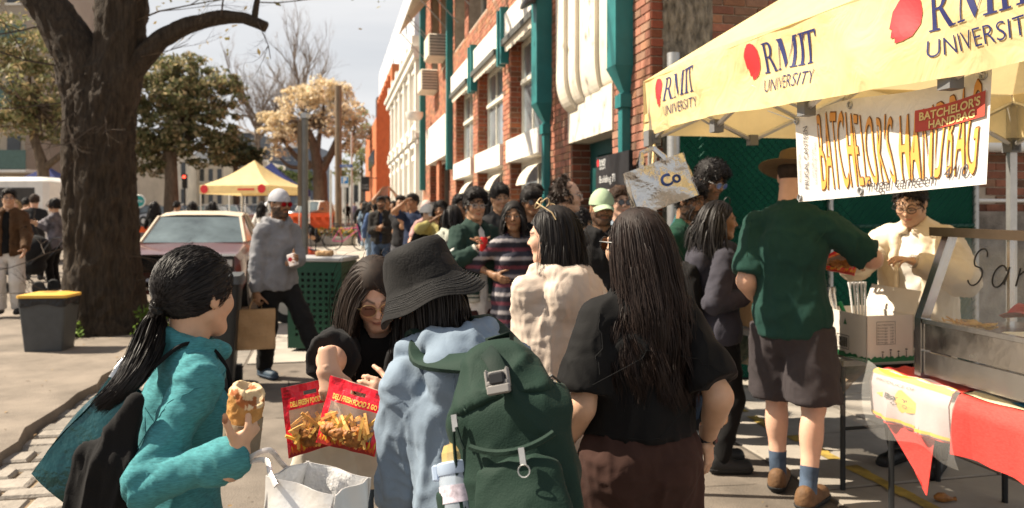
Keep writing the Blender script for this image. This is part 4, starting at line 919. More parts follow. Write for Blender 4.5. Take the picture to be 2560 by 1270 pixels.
def strands(roots,flow,L,cent,colliders,nseg=12,grav=.25,width=.0022,clump=40,cl=.35,wave=0.0,wfreq=3.0,seed=1,jitter=.25,gd=(0,0,-1),face=None):
    rg = np.random.default_rng(seed); N = len(roots); P = np.array(roots,float); D = flow + rg.normal(size=(N,3)) * jitter * .3; D /= np.linalg.norm(D,axis=1,keepdims=True) + 1e-9
    L = (L if np.ndim(L) else np.full(N,L)) * (1 + .18 * (rg.random(N) - .6)); st = (L / nseg)[:,None]; out = [P.copy()]; g = np.asarray(gd,float)
    for i in range(nseg):
        D = D * (1 - grav) + g * grav + rg.normal(size=(N,3)) * jitter * .06; D /= np.linalg.norm(D,axis=1,keepdims=True) + 1e-9; Pn = P + D * st
        for c,M,r in colliders:
            q = ((Pn - c) @ M) / r; k = np.linalg.norm(q,axis=1); ins = k < 1
            if ins.any(): Pn[ins] = c + ((q[ins] / k[ins][:,None]) * r) @ M.T
        if face is not None:
            c,M,k_,sd,ym,tuck = face; q = ((Pn - c) @ M) / k_; q[:,1] = np.minimum(q[:,1],tuck + np.clip(q[:,2] - .03,0,.2) * 2.5) if tuck is not None else q[:,1]; m = (q[:,1] > ym) & (q[:,2] < .075) & (q[:,2] > -.30); lim = np.clip((.085 - q[:,2]) * 1.5,0,.066); q[m,0] = np.where(np.abs(q[m,0]) < lim[m],sd[m] * (np.abs(q[m,0]) * .3 + lim[m] * .7),q[m,0]); Pn = np.where((m | (tuck is not None))[:,None],(q * k_) @ M.T + c,Pn)
        D = Pn - P; D /= np.linalg.norm(D,axis=1,keepdims=True) + 1e-9; P = Pn; out.append(P.copy())
    S = np.stack(out,1)
    if clump:
        ci = rg.choice(N,min(clump,N),replace=False); dm = ((S[:,0,None] - S[None,ci,0]) ** 2).sum(-1) + .3 * ((S[:,-1,None] - S[None,ci,-1]) ** 2).sum(-1)
        if face is not None: dm = dm + (face[3][:,None] != face[3][None,ci]) * 9.0
        own = ci[np.argmin(dm,1)]
        w = np.linspace(0,1,nseg + 1)[None,:,None] ** 1.3 * cl; S = S * (1 - w) + S[own] * w
        if wave:
            ph = rg.random(N)[own] * 6.28; ph2 = rg.random(N)[own] * 6.28; t = np.linspace(0,1,nseg + 1)[None,:]; lat = np.cross(np.gradient(S,axis=1),[0,0,1.0]); lat /= np.linalg.norm(lat,axis=2,keepdims=True) + 1e-6
            dep = np.cross(np.gradient(S,axis=1),lat); dep /= np.linalg.norm(dep,axis=2,keepdims=True) + 1e-6
            S = S + (lat * np.sin(t * wfreq * 6.28 + ph[:,None])[...,None] + .6 * dep * np.cos(t * wfreq * 6.28 + ph2[:,None])[...,None]) * wave * np.clip((t - .25) / .75,0,1)[...,None]
    S = S + rg.normal(size=(N,1,3)) * .0012
    return ribbons(S,cent,width)
def ribbons(S,cent,width):
    N,n,_ = S.shape; tg = np.gradient(S,axis=1); outw = S - np.asarray(cent)[None,None]; b = np.cross(tg,outw + np.random.default_rng(5).normal(size=(len(S),1,3)) * .05); b /= np.linalg.norm(b,axis=2,keepdims=True) + 1e-9
    w = width * np.concatenate([np.full(n - 2,1.0),[.7,.25]])[None,:,None]
    V = np.stack([S - b * w * .5,S + b * w * .5],2).reshape(-1,3); i = (np.arange(N)[:,None] * n * 2 + np.arange(n - 1)[None] * 2).reshape(-1,1)
    return V,i + np.array([[0,1,3,2]])

def person(label,px=None,Y=None,pos=None,H=1.72,face=(0,-1),sex='m',skin='indian',res='f',lean=0.0,side=0.0,twist=0.0,head=(0,0,0),wL=None,wR=None,poleL=None,poleR=None,
           hL=None,hR=None,feet=None,crouch=0.0,top=None,over=None,bottom=None,hair=None,shoes=None,fat=1.0,hs=1.0,group=None,seed=None,local=False,dz=0.0,hdup=0.0,**sp):
    global _pseed; _pseed = globals().get('_pseed',0) + 1; seed = seed or _pseed; rg = np.random.default_rng(seed)
    u = H; p0 = Vector(pos) if pos is not None else G(px,Y); p0.z += dz; th = math.atan2(-face[0],face[1]); Mw = Matrix.Translation(p0) @ Matrix.Rotation(th,4,'Z'); Mi = Mw.inverted(); sp['sex'] = sex; fe = sex == 'f'
    skinc = SKIN[skin] if isinstance(skin,str) else skin; hv = {'n': (.0086,.0048,.0048),'m': (.0145,.0072,.0068),'f': (.024,.0125,.0125)}[res]
    pel = Vector((0,0,.53 * u - crouch)); Rb = rot(0,lean,side); Rs = rot(twist,lean,side); upv = Rb @ UZ
    if sp.get('hunch'): Rs2 = rot(twist,lean + sp['hunch'],side)
    else: Rs2 = Rs
    sT = lambda t: pel + upv * (t * u) if t < .15 else pel + upv * (.15 * u) + (Rs2 @ UZ) * ((t - .15) * u)
    neck = sT(.30); sw = (.084 if fe else .097) * u * (1 + .4 * (fat - 1)); lat = Rs2 @ Vector((1,0,0)); fw = Rs2 @ Vector((0,1,0)); ups = Rs2 @ UZ
    sh = {1: neck + lat * sw - ups * .040 * u,-1: neck - lat * sw - ups * .040 * u}
    Rh = rot(head[0] + twist,head[1],head[2]); k = (u / 1.72) ** .6 * 1.03 * hs; ncv = (ups * .6 + (Rh @ UZ) * .4).normalized(); hc = neck + ncv * .045 * u + Rh @ Vector((0,.012 * u,.060 * u)) + UZ * hdup
    arms = {}
    for s_,w,pole in ((1,wR,poleR),(-1,wL,poleL)):
        if w is None: t = sh[s_] + Vector((s_ * .045 * u,.03 * u,-.300 * u))
        else: t = Vector(w) if local else (Mi @ Vector(w))
        po = Vector(pole) if pole is not None else Vector((s_ * .5,-.6,-.45)); e,t = ik(sh[s_],t,.172 * u,.152 * u,po); arms[s_] = (sh[s_],e,t)
    legs = {}; hipx = .054 * u
    for s_ in (1,-1):
        ft = Vector((*(feet[0 if s_ > 0 else 1][:2]),0)) if feet else Vector((s_ * .065 * u,rg.uniform(-.03,.03) * u,0)); fz = (feet[0 if s_ > 0 else 1][2] if feet and len(feet[0]) > 2 else 0)
        an = Vector((ft.x,ft.y,.042 * u + fz)); hip = pel + Vector((s_ * hipx,0,-.012 * u)); kn,an = ik(hip,an,.245 * u,.240 * u,Vector((s_ * .15,1,0))); legs[s_] = (hip,kn,an)
    # ---- skin
    parts = []; nb = (Rh.transposed() @ (neck - ups * .01 * u - hc)); V,Q,C = head_mesh(k,hv[1],skinc,sp,tuple(nb),(.030 if fe else .036) * u * (.5 + .5 * fat)); V = V @ np.array(Rh.transposed()) + A(hc); parts.append((V,Q,C))
    hinfo = {}
    for s_ in (1,-1):
        a,e,w = arms[s_]; longs = max([x.get('sleeve',1.0) for x in (top,over) if x] or [0]) > .6; hd = hR if s_ > 0 else hL; hd = hd or {}; fa = (w - e).normalized()
        fd = hd.get('f'); pd = hd.get('p'); fd = (fa + Vector((0,.1,0))).normalized() if fd is None else (Vector(fd) if local else (Mi.to_3x3() @ Vector(fd))).normalized()
        pd = Vector((-s_ * 1.0,.1,0)) if pd is None else (Vector(pd) if local else (Mi.to_3x3() @ Vector(pd)))
        zv = -(pd - fd * pd.dot(fd)).normalized(); xv = fd.cross(zv); M3 = Matrix((xv,fd,zv)).transposed()
        V,Q,C = hand_mesh(u / 1.72,hv[2],skinc,s_,hd.get('curl',.28),hd.get('spread',.12),hd.get('thumb',.3)); V = V @ np.array(M3.transposed()) + A(w); parts.append((V,Q,C))
        hinfo[s_] = (Mw @ w,Mw.to_3x3() @ M3)
        F_ = Field(np.minimum(np.minimum(A(a),A(e)),A(w)) - .05 * u,np.maximum(np.maximum(A(a),A(e)),A(w)) + .05 * u,hv[0] * (1.0 if not longs else 1.7))
        ff = fat * (.78 if longs else 1.0); F_.cone(a,e,.034 * u * ff,.0265 * u * ff,.02).cone(e,w,.0268 * u * ff,.0158 * u,.02).cone(e + (w - e) * .1,e + (w - e) * .45,.0275 * u * ff,.024 * u * ff,.02); V,Q = F_.mesh(); parts.append((V,Q,np.tile(skinc,(len(V),1))))
    F_ = Field((-.25 * u,-.25 * u,.0),(.25 * u,.25 * u,.2),.02)
    V_ = [sT(t) for t in (-.05,.0,.085,.19,.262)]; shp = ((.080,.062),(.094,.066),(.066,.052),(.078,.059),(.064,.044)) if fe else ((.080,.062),(.088,.065),(.076,.058),(.088,.065),(.074,.048))
    shp = [(a * fat,b * fat) for a,b in shp]; allp = [A(x) for x in V_ + [neck,sh[1],sh[-1]] + list(legs[1]) + list(legs[-1])]
    lo,hi = np.min(allp,0) - .14 * u,np.max(allp,0) + .14 * u
    def torso(F_,off,t_hi=4,t_lo=0,kk=.03,wide=1.0):
        for i in range(t_lo,t_hi):
            (w0,d0),(w1,d1) = shp[i],shp[i + 1]; F_.cone(V_[i],V_[i + 1],d0 * u + off,d1 * u + off,kk,lat=lat,q=wide * ((w0 + w1) * u / 2 + off) / ((d0 + d1) * u / 2 + off))
        if fe and t_hi >= 4:
            for s_ in (-1,1): F_.ell(sT(.185) + lat * s_ * .042 * u + fw * .040 * u,(.036 * u + off,.036 * u + off,.036 * u + off),.03)
        return F_
    F_ = Field(lo,hi,.026); torso(F_,-.008); F_.cone(sh[1],sh[-1],.034 * u,.034 * u,.03); F_.cone(V_[4],neck,.045 * u,.034 * u,.03)
    V,Q = F_.mesh(); parts.append((V,Q,np.tile(skinc,(len(V),1))))
    for s_ in (1,-1):
        a,kn,an = legs[s_]; F_ = Field(np.min([A(a),A(kn),A(an)],0) - .08 * u,np.max([A(a),A(kn),A(an)],0) + .08 * u,.013 if sp.get('barelegs') else .034)
        F_.cone(a,kn,.050 * u,.0335 * u,.02).cone(kn,an,.032 * u,.0215 * u,.02); cb = (kn - an).normalized(); F_.ell(kn + (an - kn) * .30 - Vector((0,.010 * u,0)),(.030 * u,.033 * u,.062 * u),.03)
        F_.cone(an,an + Vector((0,.05 * u,-.02 * u)),.022 * u,.02 * u,.02); V,Q = F_.mesh(); parts.append((V,Q,np.tile(skinc,(len(V),1))))
    V,Q,C = merge(parts); body = link('person',mesh_np('person',V,Q,cols=C),SKINM); body.matrix_world = Mw; tag(body,label,'person',group)
    def cl(name,V,Q,m,cols=None):
        o = link(name,mesh_np(name,V,Q,cols=cols),m,body); return o
    # ---- clothes
    def make_top(t,nm,base=0.0):
        off = base + t.get('off',.007) * u; hem = t.get('hem',-.03); slv = t.get('sleeve',1.0); lo2 = np.min([lo] + [A(x) - .07 * u for s_ in (1,-1) for x in arms[s_]],0); hi2 = np.max([hi] + [A(x) + .07 * u for s_ in (1,-1) for x in arms[s_]],0); lo2[2] = min(lo2[2],A(sT(hem))[2] - .02); lo2[2] = max(lo2[2],.02)
        F_ = Field(lo2,hi2,hv[0]); torso(F_,off,kk=.022,wide=t.get('wide',1.0)); torso(F_,off + .004 * u,t_hi=2,kk=.022); fl = t.get('flare',.0)
        if hem < -.0:
            hb = sT(hem) if not t.get('vert') else Vector((V_[1].x,V_[1].y,V_[1].z + hem * u)); q_ = shp[1]
            F_.cone(V_[1],hb - upv * .03,q_[1] * u + off,q_[1] * u + off + fl,.02,lat=lat,q=(q_[0] * u + off) / (q_[1] * u + off))
        if t.get('straight'): F_.cone(V_[3],V_[1],shp[3][1] * u + off,shp[1][1] * u + off + .004,.02,lat=lat,q=1.36)
        F_.cone(sh[1] - lat * .02 * u,sh[-1] + lat * .02 * u,.030 * u + off * .5,.030 * u + off * .5,.025)
        for s_ in (1,-1): F_.cone(neck + lat * s_ * .02 * u - ups * .005 * u,sh[s_],.026 * u + off * .4,.024 * u + off * .4,.03)
        F_.cone(V_[4],neck + ups * .012 * u,.040 * u + off,.034 * u + off * .5,.02)
        hp_ = sT(hem) if not t.get('vert') else Vector((0,0,V_[1].z + hem * u)); F_.plane(hp_,-upv if not t.get('vert') else -UZ)
        F_.cone(neck + fw * .012 * u + ups * .012 * u,neck + ups * .1 * u,.034 * u,.04 * u,.008,op='s')
        if t.get('open'):
            o_ = t['open']; cx = lat * .0; F_.cone(sT(hem) + fw * .13 * u,neck + fw * .085 * u,o_ * u,o_ * .75 * u,.01,op='s',lat=fw,q=2.4)
        ls = t.get('loose',.006) * u
        for s_ in (1,-1):
            a,e,w = arms[s_]; r1 = .030 * u + off * .6 + ls * .4; r2 = .0245 * u + off * .55 + ls
            if slv <= .55: en = a + (e - a) * (slv / .5); F_.cone(a,en,r1,r2 + .008 * u + t.get('bell',0),.022,cut=True)
            else:
                en = e + (w - e) * min(1,(slv - .5) / .5 * .97); F_.cone(a,e,r1,r2,.022); F_.cone(e,en,r2,.0185 * u + off * .6 + t.get('cuff',0),.012,cut=True)
                if t.get('bunch'):
                    F_.cone(e + (en - e) * .8,e + (en - e) * .93,.026 * u + off * .7,.027 * u + off * .7,.015)
        if t.get('hood'):
            hh = t['hood']; P = [neck + fw * .055 * u - lat * .03 * u + ups * .0 * u,neck - lat * .068 * u + ups * .018 * u,neck - fw * .055 * u - lat * .045 * u + ups * .012 * u,neck - fw * .075 * u - ups * .005 * u,neck - fw * .055 * u + lat * .045 * u + ups * .012 * u,neck + lat * .068 * u + ups * .018 * u,neck + fw * .055 * u + lat * .03 * u]
            for a_,b_ in zip(P,P[1:]): F_.cone(a_,b_,.017 * u * hh,.017 * u * hh,.016)
            F_.ell(neck - fw * .075 * u - ups * .045 * u,(.07 * u * hh,.036 * u * hh,.062 * u * hh),.03,M=Rs2)
        if t.get('collar'):
            P = [neck + fw * .05 * u - lat * .02 * u,neck - lat * .05 * u + ups * .012 * u,neck - fw * .04 * u + ups * .02 * u,neck + lat * .05 * u + ups * .012 * u,neck + fw * .05 * u + lat * .02 * u]
            for a_,b_ in zip(P,P[1:]): F_.cone(a_,b_,.013 * u,.013 * u,.006)
        V,Q = F_.mesh(); am = t.get('fold',.015 if res == 'n' else .016) * (u / 1.7); zr = (V[:,2] - V_[1].z) / u
        V = fold(V,Q,am,t.get('ff',(12,12,8)),seed,fine=.4)
        for s_ in (1,-1):
            a,e,w = arms[s_]
            if slv > .55:
                for (c_,ax_,rad_,am_) in ((e,(w - a).normalized(),.10,.011),(w + (e - w) * .12,(w - e).normalized(),.06,.008),(a,(e - a).normalized(),.09,.008)):
                    d_ = V - A(c_); wt = np.exp(-(np.linalg.norm(d_,axis=1) / (rad_ * u)) ** 2); al = d_ @ A(ax_); p_ = V * 9 + (al * 34)[:,None] * A(ax_)[None] + seed; V = V + vnormals(V,Q) * (am_ * wt * (ridged(p_,.7) ** 2 - .4))[:,None]
        if t.get('drape'):
            ang = np.arctan2(V[:,0] - pel.x,V[:,1] - pel.y); m_ = np.clip((sT(.2).z - V[:,2]) / (.35 * u),0,1); V = V + vnormals(V,Q) * (t['drape'] * m_ * np.sin(ang * 7 + 2.3 * np.sin(ang * 2 + seed)))[:,None]
        V = relax(V,Q,1,.2); cols = None
        if t.get('paint'): cols = t['paint'](V,dict(u=u,pel=pel,neck=neck,lat=lat,fw=fw,up=ups,arms=arms,sT=sT))
        return cl(nm,V,Q,t['m'],cols)
    made = {}
    if top: made['top'] = make_top(top,top.get('name','shirt'))
    if over: made['over'] = make_top(over,over.get('name','jacket'),base=.006 * u)
    if bottom:
        t = bottom; off = t.get('off',.007) * u; ln = t.get('len',1.0); F_ = Field(np.array([lo[0] - .04,lo[1] - .04,0]),np.array([hi[0] + .04,hi[1] + .04,V_[2].z + .03]),max(hv[0],t.get('vox',.018)))
        hm_ = max([x.get('hem',-.03) if not x.get('vert') else -.3 for x in (top,over) if x] or [.05]); wz = sT(t.get('waist',min(.055,(top or over or {}).get('hem',.03) + .03))); torso(F_,off,t_hi=2,kk=.02)
        if fe or t.get('seat'):
            for s_ in (-1,1): F_.ell(pel - Rb @ Vector((0,.030 * u,.028 * u)) + Vector((s_ * .042 * u,0,0)),(.052 * u + off * .5,.054 * u + off * .5,.06 * u + off * .5),.03)
        if t.get('skirt'):
            b_ = Vector((pel.x,pel.y,max(.05,pel.z - t['skirt'] * u))); F_.cone(pel,b_,.075 * u + off,.085 * u + t.get('flare',.03),.04,lat=(1,0,0),q=1.3,cut=True)
        else:
            wdt = t.get('wide',0.0) * u
            for s_ in (1,-1):
                a,kn,an = legs[s_]; r1,r2,r3 = .049 * u + off,.036 * u + off + wdt * .7,.026 * u + off + wdt
                if ln <= .55: F_.cone(a,a + (kn - a) * (ln / .5),r1,r2 + .008 * u,.03,cut=True)
                else: F_.cone(a,kn,r1,r2,.02); F_.cone(kn,kn + (an - kn) * min(1,(ln - .5) * 2),r2,r3,.03,cut=True)
        F_.plane(wz,upv); V,Q = F_.mesh(); V = fold(V,Q,t.get('fold',.013),t.get('ff',(12,12,9)),seed + 5,fine=.5); V = relax(V,Q,1,.4); cols = None
        if t.get('paint'): cols = t['paint'](V,dict(u=u,pel=pel,neck=neck,lat=lat,fw=fw,up=ups,arms=arms,sT=sT))
        made['bottom'] = cl(t.get('name','trousers'),V,Q,t['m'],cols)
    sh_ = shoes or dict(m=BLACKP)
    for s_ in (1,-1):
        an = legs[s_][2]; F_ = Field(A(an) - (.06 * u,.09 * u,.08 * u),A(an) + (.06 * u,.17 * u,.06 * u),.012 if res != 'f' else .019); toe = R(8) * s_; dv = Vector((math.sin(toe),math.cos(toe),0)); zg = an.z - .042 * u
        hl = Vector((an.x,an.y,zg + .028 * u)) - dv * .022 * u; te = Vector((an.x,an.y,zg + .022 * u)) + dv * .095 * u
        F_.cone(hl,te,.026 * u,.025 * u,.02,lat=(dv.y,-dv.x,0),q=1.05).cone(hl + Vector((0,0,.02 * u)),hl + dv * .05 * u + Vector((0,0,.010 * u)),.024 * u,.022 * u,.02); F_.plane((0,0,zg + .001),(0,0,-1)); V,Q = F_.mesh()
        o = cl('shoe',V,Q,sh_['m'])
        if sh_.get('sole') and res != 'f':
            F_ = Field(A(an) - (.06 * u,.09 * u,.08 * u),A(an) + (.06 * u,.17 * u,.06 * u),.008); F_.cone(hl,te,.0295 * u,.0285 * u,.01,lat=(dv.y,-dv.x,0),q=1.05); F_.plane((0,0,zg + .020 * u),(0,0,1)); F_.plane((0,0,zg - .002),(0,0,-1)); V,Q = F_.mesh(); link('sole',mesh_np('sole',V,Q),sh_['sole'],o)
        if sh_.get('sock'):
            mb = MB(); a_,kn = an,legs[s_][1]; d_ = (kn - a_).normalized(); mb.tube([a_ - d_ * .02 * u,a_ + d_ * .03 * u,a_ + d_ * .06 * u,a_ + d_ * .075 * u],[.025 * u,.024 * u,.025 * u,.026 * u],16); mb.build('sock',sh_['sock'],body,smooth=True)
    # ---- hair
    HM = np.array(Rh.transposed()); toH = lambda P: (P - A(hc)) @ np.array(Rh) / k
    fromH = lambda P: (np.asarray(P) * k) @ HM + A(hc)
    if hair:
        st = hair.get('style','short'); hcol = sp.get('haircol',(.014,.011,.010)); hm = hairmat(hcol,hair.get('rough',.5)); hmb = hairmat(tuple(c_ * .8 for c_ in hcol),.7); th_ = hair.get('thick',.012); hh = .013 if res == 'f' else (.0085 if res == 'm' else .007)
        F_ = Field((-.13,-.16,-.16),(.13,.14,.17),hh / k); F_.ell((0,-.016,.030),(.074 + th_,.095 + th_,.086 + th_ * 1.25),.01)
        if hair.get('vol'): F_.ell((0,.01,.075),(.07 + hair['vol'],.085 + hair['vol'],.05 + hair['vol']),.02)
        if hair.get('bun'): F_.ell((0,-.115,.035),(.045,.045,.045),.02)
        hl = hair.get('line',(.070,.062)); F_.plane((0,hl[0],hl[1]),(0,.80,-.60)) if not hair.get('bald') else F_.plane((0,-.01,.055),(0,.86,.35))
        if st in ('short','curly','buzz'):
            for e in (-1,1): F_.ell((e * .085,.045,-.045),(.04,.055,.058),.01,op='s'); F_.ell((e * .092,-.004,-.012),(.022,.022,.034),.008,op='s')
        V,Q = F_.mesh(); pn = V * (28 if st == 'curly' else 22) + seed
        if st != 'buzz': V = V + vnormals(V,Q) * ((ridged(pn * (1,1,.6),1.0) - .45) * hair.get('lump',.012 if st not in ('long','tail','bob') else .0))[:,None]
        base = cl('hair',fromH(V),Q,hmb); Nh = vnormals(V,Q); colls = [(A(hc) + np.array(Rh @ Vector((0,-.016 * k,.030 * k))),np.array(Rh),np.array([.0735 + th_,.0945 + th_,.086 + th_ * 1.25]) * k)]
        ns = hair.get('n',{'n': 1600,'m': 650,'f': 220}[res])
        if st in ('long','bob','tail'): ns = hair.get('n',{'n': 4000,'m': 1000,'f': 260}[res])
        wid = hair.get('w',{'n': .0022,'m': .0050,'f': .012}[res])
        if ns and st in ('short','curly'):
            i = rg.choice(len(V),ns); r0 = fromH(V[i] - Nh[i] * .004); fl = Nh[i] * .55 + np.array([0,.25 if not hair.get('bald') else -.2,-.15]) + rg.normal(size=(ns,3)) * (.9 if st == 'curly' else .5); fl = fl @ HM
            V2,Q2 = strands(r0,fl,hair.get('len',.028) * k,A(hc),colls,4,.12,wid,60,.35,.004 if st == 'curly' else 0,1.5,seed); link('hair_strands',mesh_np('hair_strands',V2,Q2),hm,base)
        if ns and st in ('long','bob'):
            part = hair.get('part',0.0); i = rg.choice(np.nonzero(V[:,2] < hair.get('zmax',9))[0],ns); x = V[i,0] - part; r0 = fromH(V[i] - Nh[i] * .004); fl = np.stack([np.sign(x) * (.6 * np.abs(x) / .08 + .14),np.full(ns,hair.get('back',-.45)) - .5 * (V[i,2] > .06),np.full(ns,-.9)],1); low = np.clip((.05 - V[i,2]) / .05,0,1)[:,None]; fl = fl * (1 - low) + np.array([0,-.1,-1.0]) * low; fl = fl - Nh[i] * (fl * Nh[i]).sum(1,keepdims=True) * .95; fl = fl @ HM
            for c_,r_ in ((sT(.25),(.085,.058,.05)),(sT(.17),(.095,.078,.10)),(sT(.06),(.085,.072,.09))):
                colls.append((A(c_),np.array(Rs2),np.array(r_) * u * (1.0 + .2 * (over is not None or (top or {}).get('off',.012) > .02)) + .006))
            colls.append((A(neck + ups * .04 * u),np.array(Rs2),np.array([.044,.047,.08]) * u)); LL = np.full(ns,hair.get('len',.42)) * (.93 + .14 * rg.random(ns)); LL = LL - np.clip(.05 - V[i,2],-.03,.1) * .9
            gd = Mi.to_3x3() @ Vector(hair['gd']) if hair.get('gd') else Vector((0,0,-1)); V2,Q2 = strands(r0,fl,LL,A(hc),colls,13 if res == 'n' else 9,hair.get('grav',.32),wid,hair.get('clump',90),hair.get('cl',.38),hair.get('wave',.004),hair.get('wf',1.6),seed,.16,tuple(gd),(A(hc),np.array(Rh),k,np.where(x >= 0,1,-1),.02,hair.get('tuck'))); link('hair_strands',mesh_np('hair_strands',V2,Q2),hm,base)
            if hair.get('bangs'):
                j = np.nonzero((V[:,1] > .045) & (V[:,2] > .05))[0]; i = rg.choice(j,ns // 10); r0 = fromH(V[i]); fl = np.stack([np.sign(V[i,0] + .012) * .55,np.full(len(i),.55),np.full(len(i),-.7)],1) @ HM
                V2,Q2 = strands(r0,fl,.13 * k,A(hc),[(colls[0][0],colls[0][1],colls[0][2] * (1,1.02,1))],10,.2,wid,20,.4,.002,1,seed); link('fringe',mesh_np('fringe',V2,Q2),hm,base)
        if ns and st == 'tail':
            tie = np.array(hair.get('tie',(.0,-.125,-.01))); i = rg.choice(len(V),ns); r = V[i]; cen = np.array([0,-.014,.03]); rad = np.array([.078,.099,.090]) + th_; a_ = (r - cen) / rad; b_ = (tie - cen) / rad
            na,nb_ = np.linalg.norm(a_,axis=1,keepdims=True),np.linalg.norm(b_); pts = []
            for t in np.linspace(0,1,6):
                q = a_ / na * (1 - t) + b_ / nb_ * t; q /= np.linalg.norm(q,axis=1,keepdims=True) + 1e-6; l_ = (1 + .004 * rg.normal(size=(ns,1)) + .03 * math.sin(t * 3.1)) * (1 - t) + t * nb_ * 1.0; pts.append(cen + q * rad * l_)
            S1 = fromH(np.stack(pts,1).reshape(-1,3)).reshape(ns,6,3); S1[:,-1] += rg.normal(size=(ns,3)) * .006
            g = [Mi @ Vector(x) for x in hair['guide']]; g = np.array([tuple(x) for x in g]); t0 = S1[:,-1]; tt = np.linspace(0,len(g) - 1,10)[1:]; sp_ = rg.normal(size=(ns,3)); sp_ /= np.linalg.norm(sp_,axis=1,keepdims=True); rr = rg.random((ns,1)) ** .6
            S2 = []; Lk = .8 + .25 * rg.random((ns,1))
            for t in tt:
                base_ = np.stack([np.interp(np.minimum(t * Lk[:,0],len(g) - 1),range(len(g)),g[:,e]) for e in range(3)],1); f_ = t / (len(g) - 1); S2.append(base_ + sp_ * rr * (hair.get('tr',.026) * (.35 + .9 * math.sin(min(1,f_ * 1.15) * 2.6) * (1 - .35 * f_))) + .003 * rg.normal(size=(ns,3)) * f_)
            S = np.concatenate([S1,np.stack(S2,1)],1)
            for e in range(3): S[:,6:-1,e] = (S[:,5:-2,e] + S[:,6:-1,e] * 2 + S[:,7:,e]) / 4
            V2,Q2 = ribbons(S,A(hc),wid); link('hair_strands',mesh_np('hair_strands',V2,Q2),hm,base)
            mb = MB(); tc_ = Vector(fromH(tie[None])[0]); dr = (Vector(g[1]) - tc_).normalized() if len(g) > 1 else Vector((0,0,-1))
            for q in range(4):
                a0 = dr.orthogonal().normalized(); b0 = dr.cross(a0); mb.tube([tc_ + dr * (.004 + q * .005) + (a0 * math.cos(t) + b0 * math.sin(t)) * (.015 + .002 * math.sin(5 * t + q)) for t in np.linspace(0,6.28,15)],.0035,6,cap=False)
            mb.build('hair_tie',BLACKP,body,smooth=True)
    def hp(x,y,z): return Vector(fromH(np.array([[x,y,z]]))[0])
    gl = sp.get('glasses')
    if gl:
        zo,yo,ti = gl.get('z',.0),gl.get('y',.0),gl.get('tilt',0.0); rr = gl.get('r',.0235); asp = gl.get('asp',.86); fm = gl['m']; mb = MB(); lens = []
        def gp(x,y,z):
            y2,z2 = y * math.cos(ti) - z * math.sin(ti),y * math.sin(ti) + z * math.cos(ti); return hp(x,y2 + yo,z2 + zo)
        for e in (-1,1):
            c = (e * .0325,.104,.0); mb.tube([gp(c[0] + rr * math.cos(t),c[1] - .006 * abs(math.cos(t)) * (e * math.cos(t) > 0),c[2] + rr * asp * math.sin(t)) for t in np.linspace(0,6.28,19)],gl.get('th',.0016) * k,6,cap=False)
            mb.tube([gp(e * (.0325 + rr),.098,.006),gp(e * .078,.085,.008),gp(e * .081,.01,.006),gp(e * .079,-.02,-.012)],gl.get('th',.0016) * k,6)
            P = [gp(c[0] + rr * math.cos(t) * .98,c[1] - .001,rr * asp * .98 * math.sin(t)) for t in np.linspace(0,6.28,18,endpoint=False)]; lens.append(P)
        mb.tube([gp(-.0095,.105,.004),gp(0,.108,.007),gp(.0095,.105,.004)],gl.get('th',.0016) * k,6); g = mb.build('glasses',fm,body,smooth=True)
        for P in (lens if gl.get('lens') else ()): q_ = MB(); q_.poly(P); q_.build('lens',gl['lens'],g)
    ht = sp.get('hat')
    if ht:
        m = ht['m']
        if ht['type'] == 'cap':
            mb = MB(); back = ht.get('back',False); d = -1 if back else 1
            mb.grid(lambda a,b: hp(math.cos(a * 6.2832) * .090 * math.cos(b * 1.5),-.014 + math.sin(a * 6.2832) * .112 * math.cos(b * 1.5),.022 + .118 * math.sin(b * 1.5)),24,8); c = mb.build('cap',m,body,smooth=True)
            mb = MB(); mb.grid(lambda a,b: hp((a - .5) * 2 * .078 * (1 - .12 * b),-.014 + d * (.105 * math.sqrt(max(0,1 - ((a - .5) * 1.6) ** 2)) + .075 * b * math.sqrt(max(.02,1 - ((a - .5) * 1.9) ** 2))),.030 - .028 * b - .03 * (2 * a - 1) ** 2),14,6,th=.003); mb.build('peak',ht.get('pm',m),c,smooth=True)
            if back:
                mb = MB(); mb.tube([hp(.035 * math.cos(t),.098 - .012 * abs(math.cos(t)),.035 + .030 * math.sin(t)) for t in np.linspace(0,3.14,10)],.004,6); mb.build('cap_strap',m,c)
        if ht['type'] == 'wide':
            mb = MB(); mb.lathe((0,0,0),[(.0,.135),(.05,.132),(.078,.115),(.088,.06),(.092,.035),(.16,.022),(.175,.030),(.176,.027),(.16,.018),(.09,.03)],32); mb.v = [tuple(hp(v[0],v[1] * 1.15 - .012,v[2])) for v in mb.v]; mb.build('hat',m,body,smooth=True)
    return dict(o=body,Mw=Mw,Mi=Mi,arms={s_: [Mw @ x for x in arms[s_]] for s_ in arms},hands=hinfo,neck=Mw @ neck,hc=Mw @ hc,Rh=Mw.to_3x3() @ Rh,Rs=Mw.to_3x3() @ Rs2,k=k,u=u,sT=lambda t: Mw @ sT(t),made=made,hp=lambda x,y,z: Mw @ hp(x,y,z),sh={s_: Mw @ sh[s_] for s_ in sh},legs={s_: [Mw @ x for x in legs[s_]] for s_ in legs})

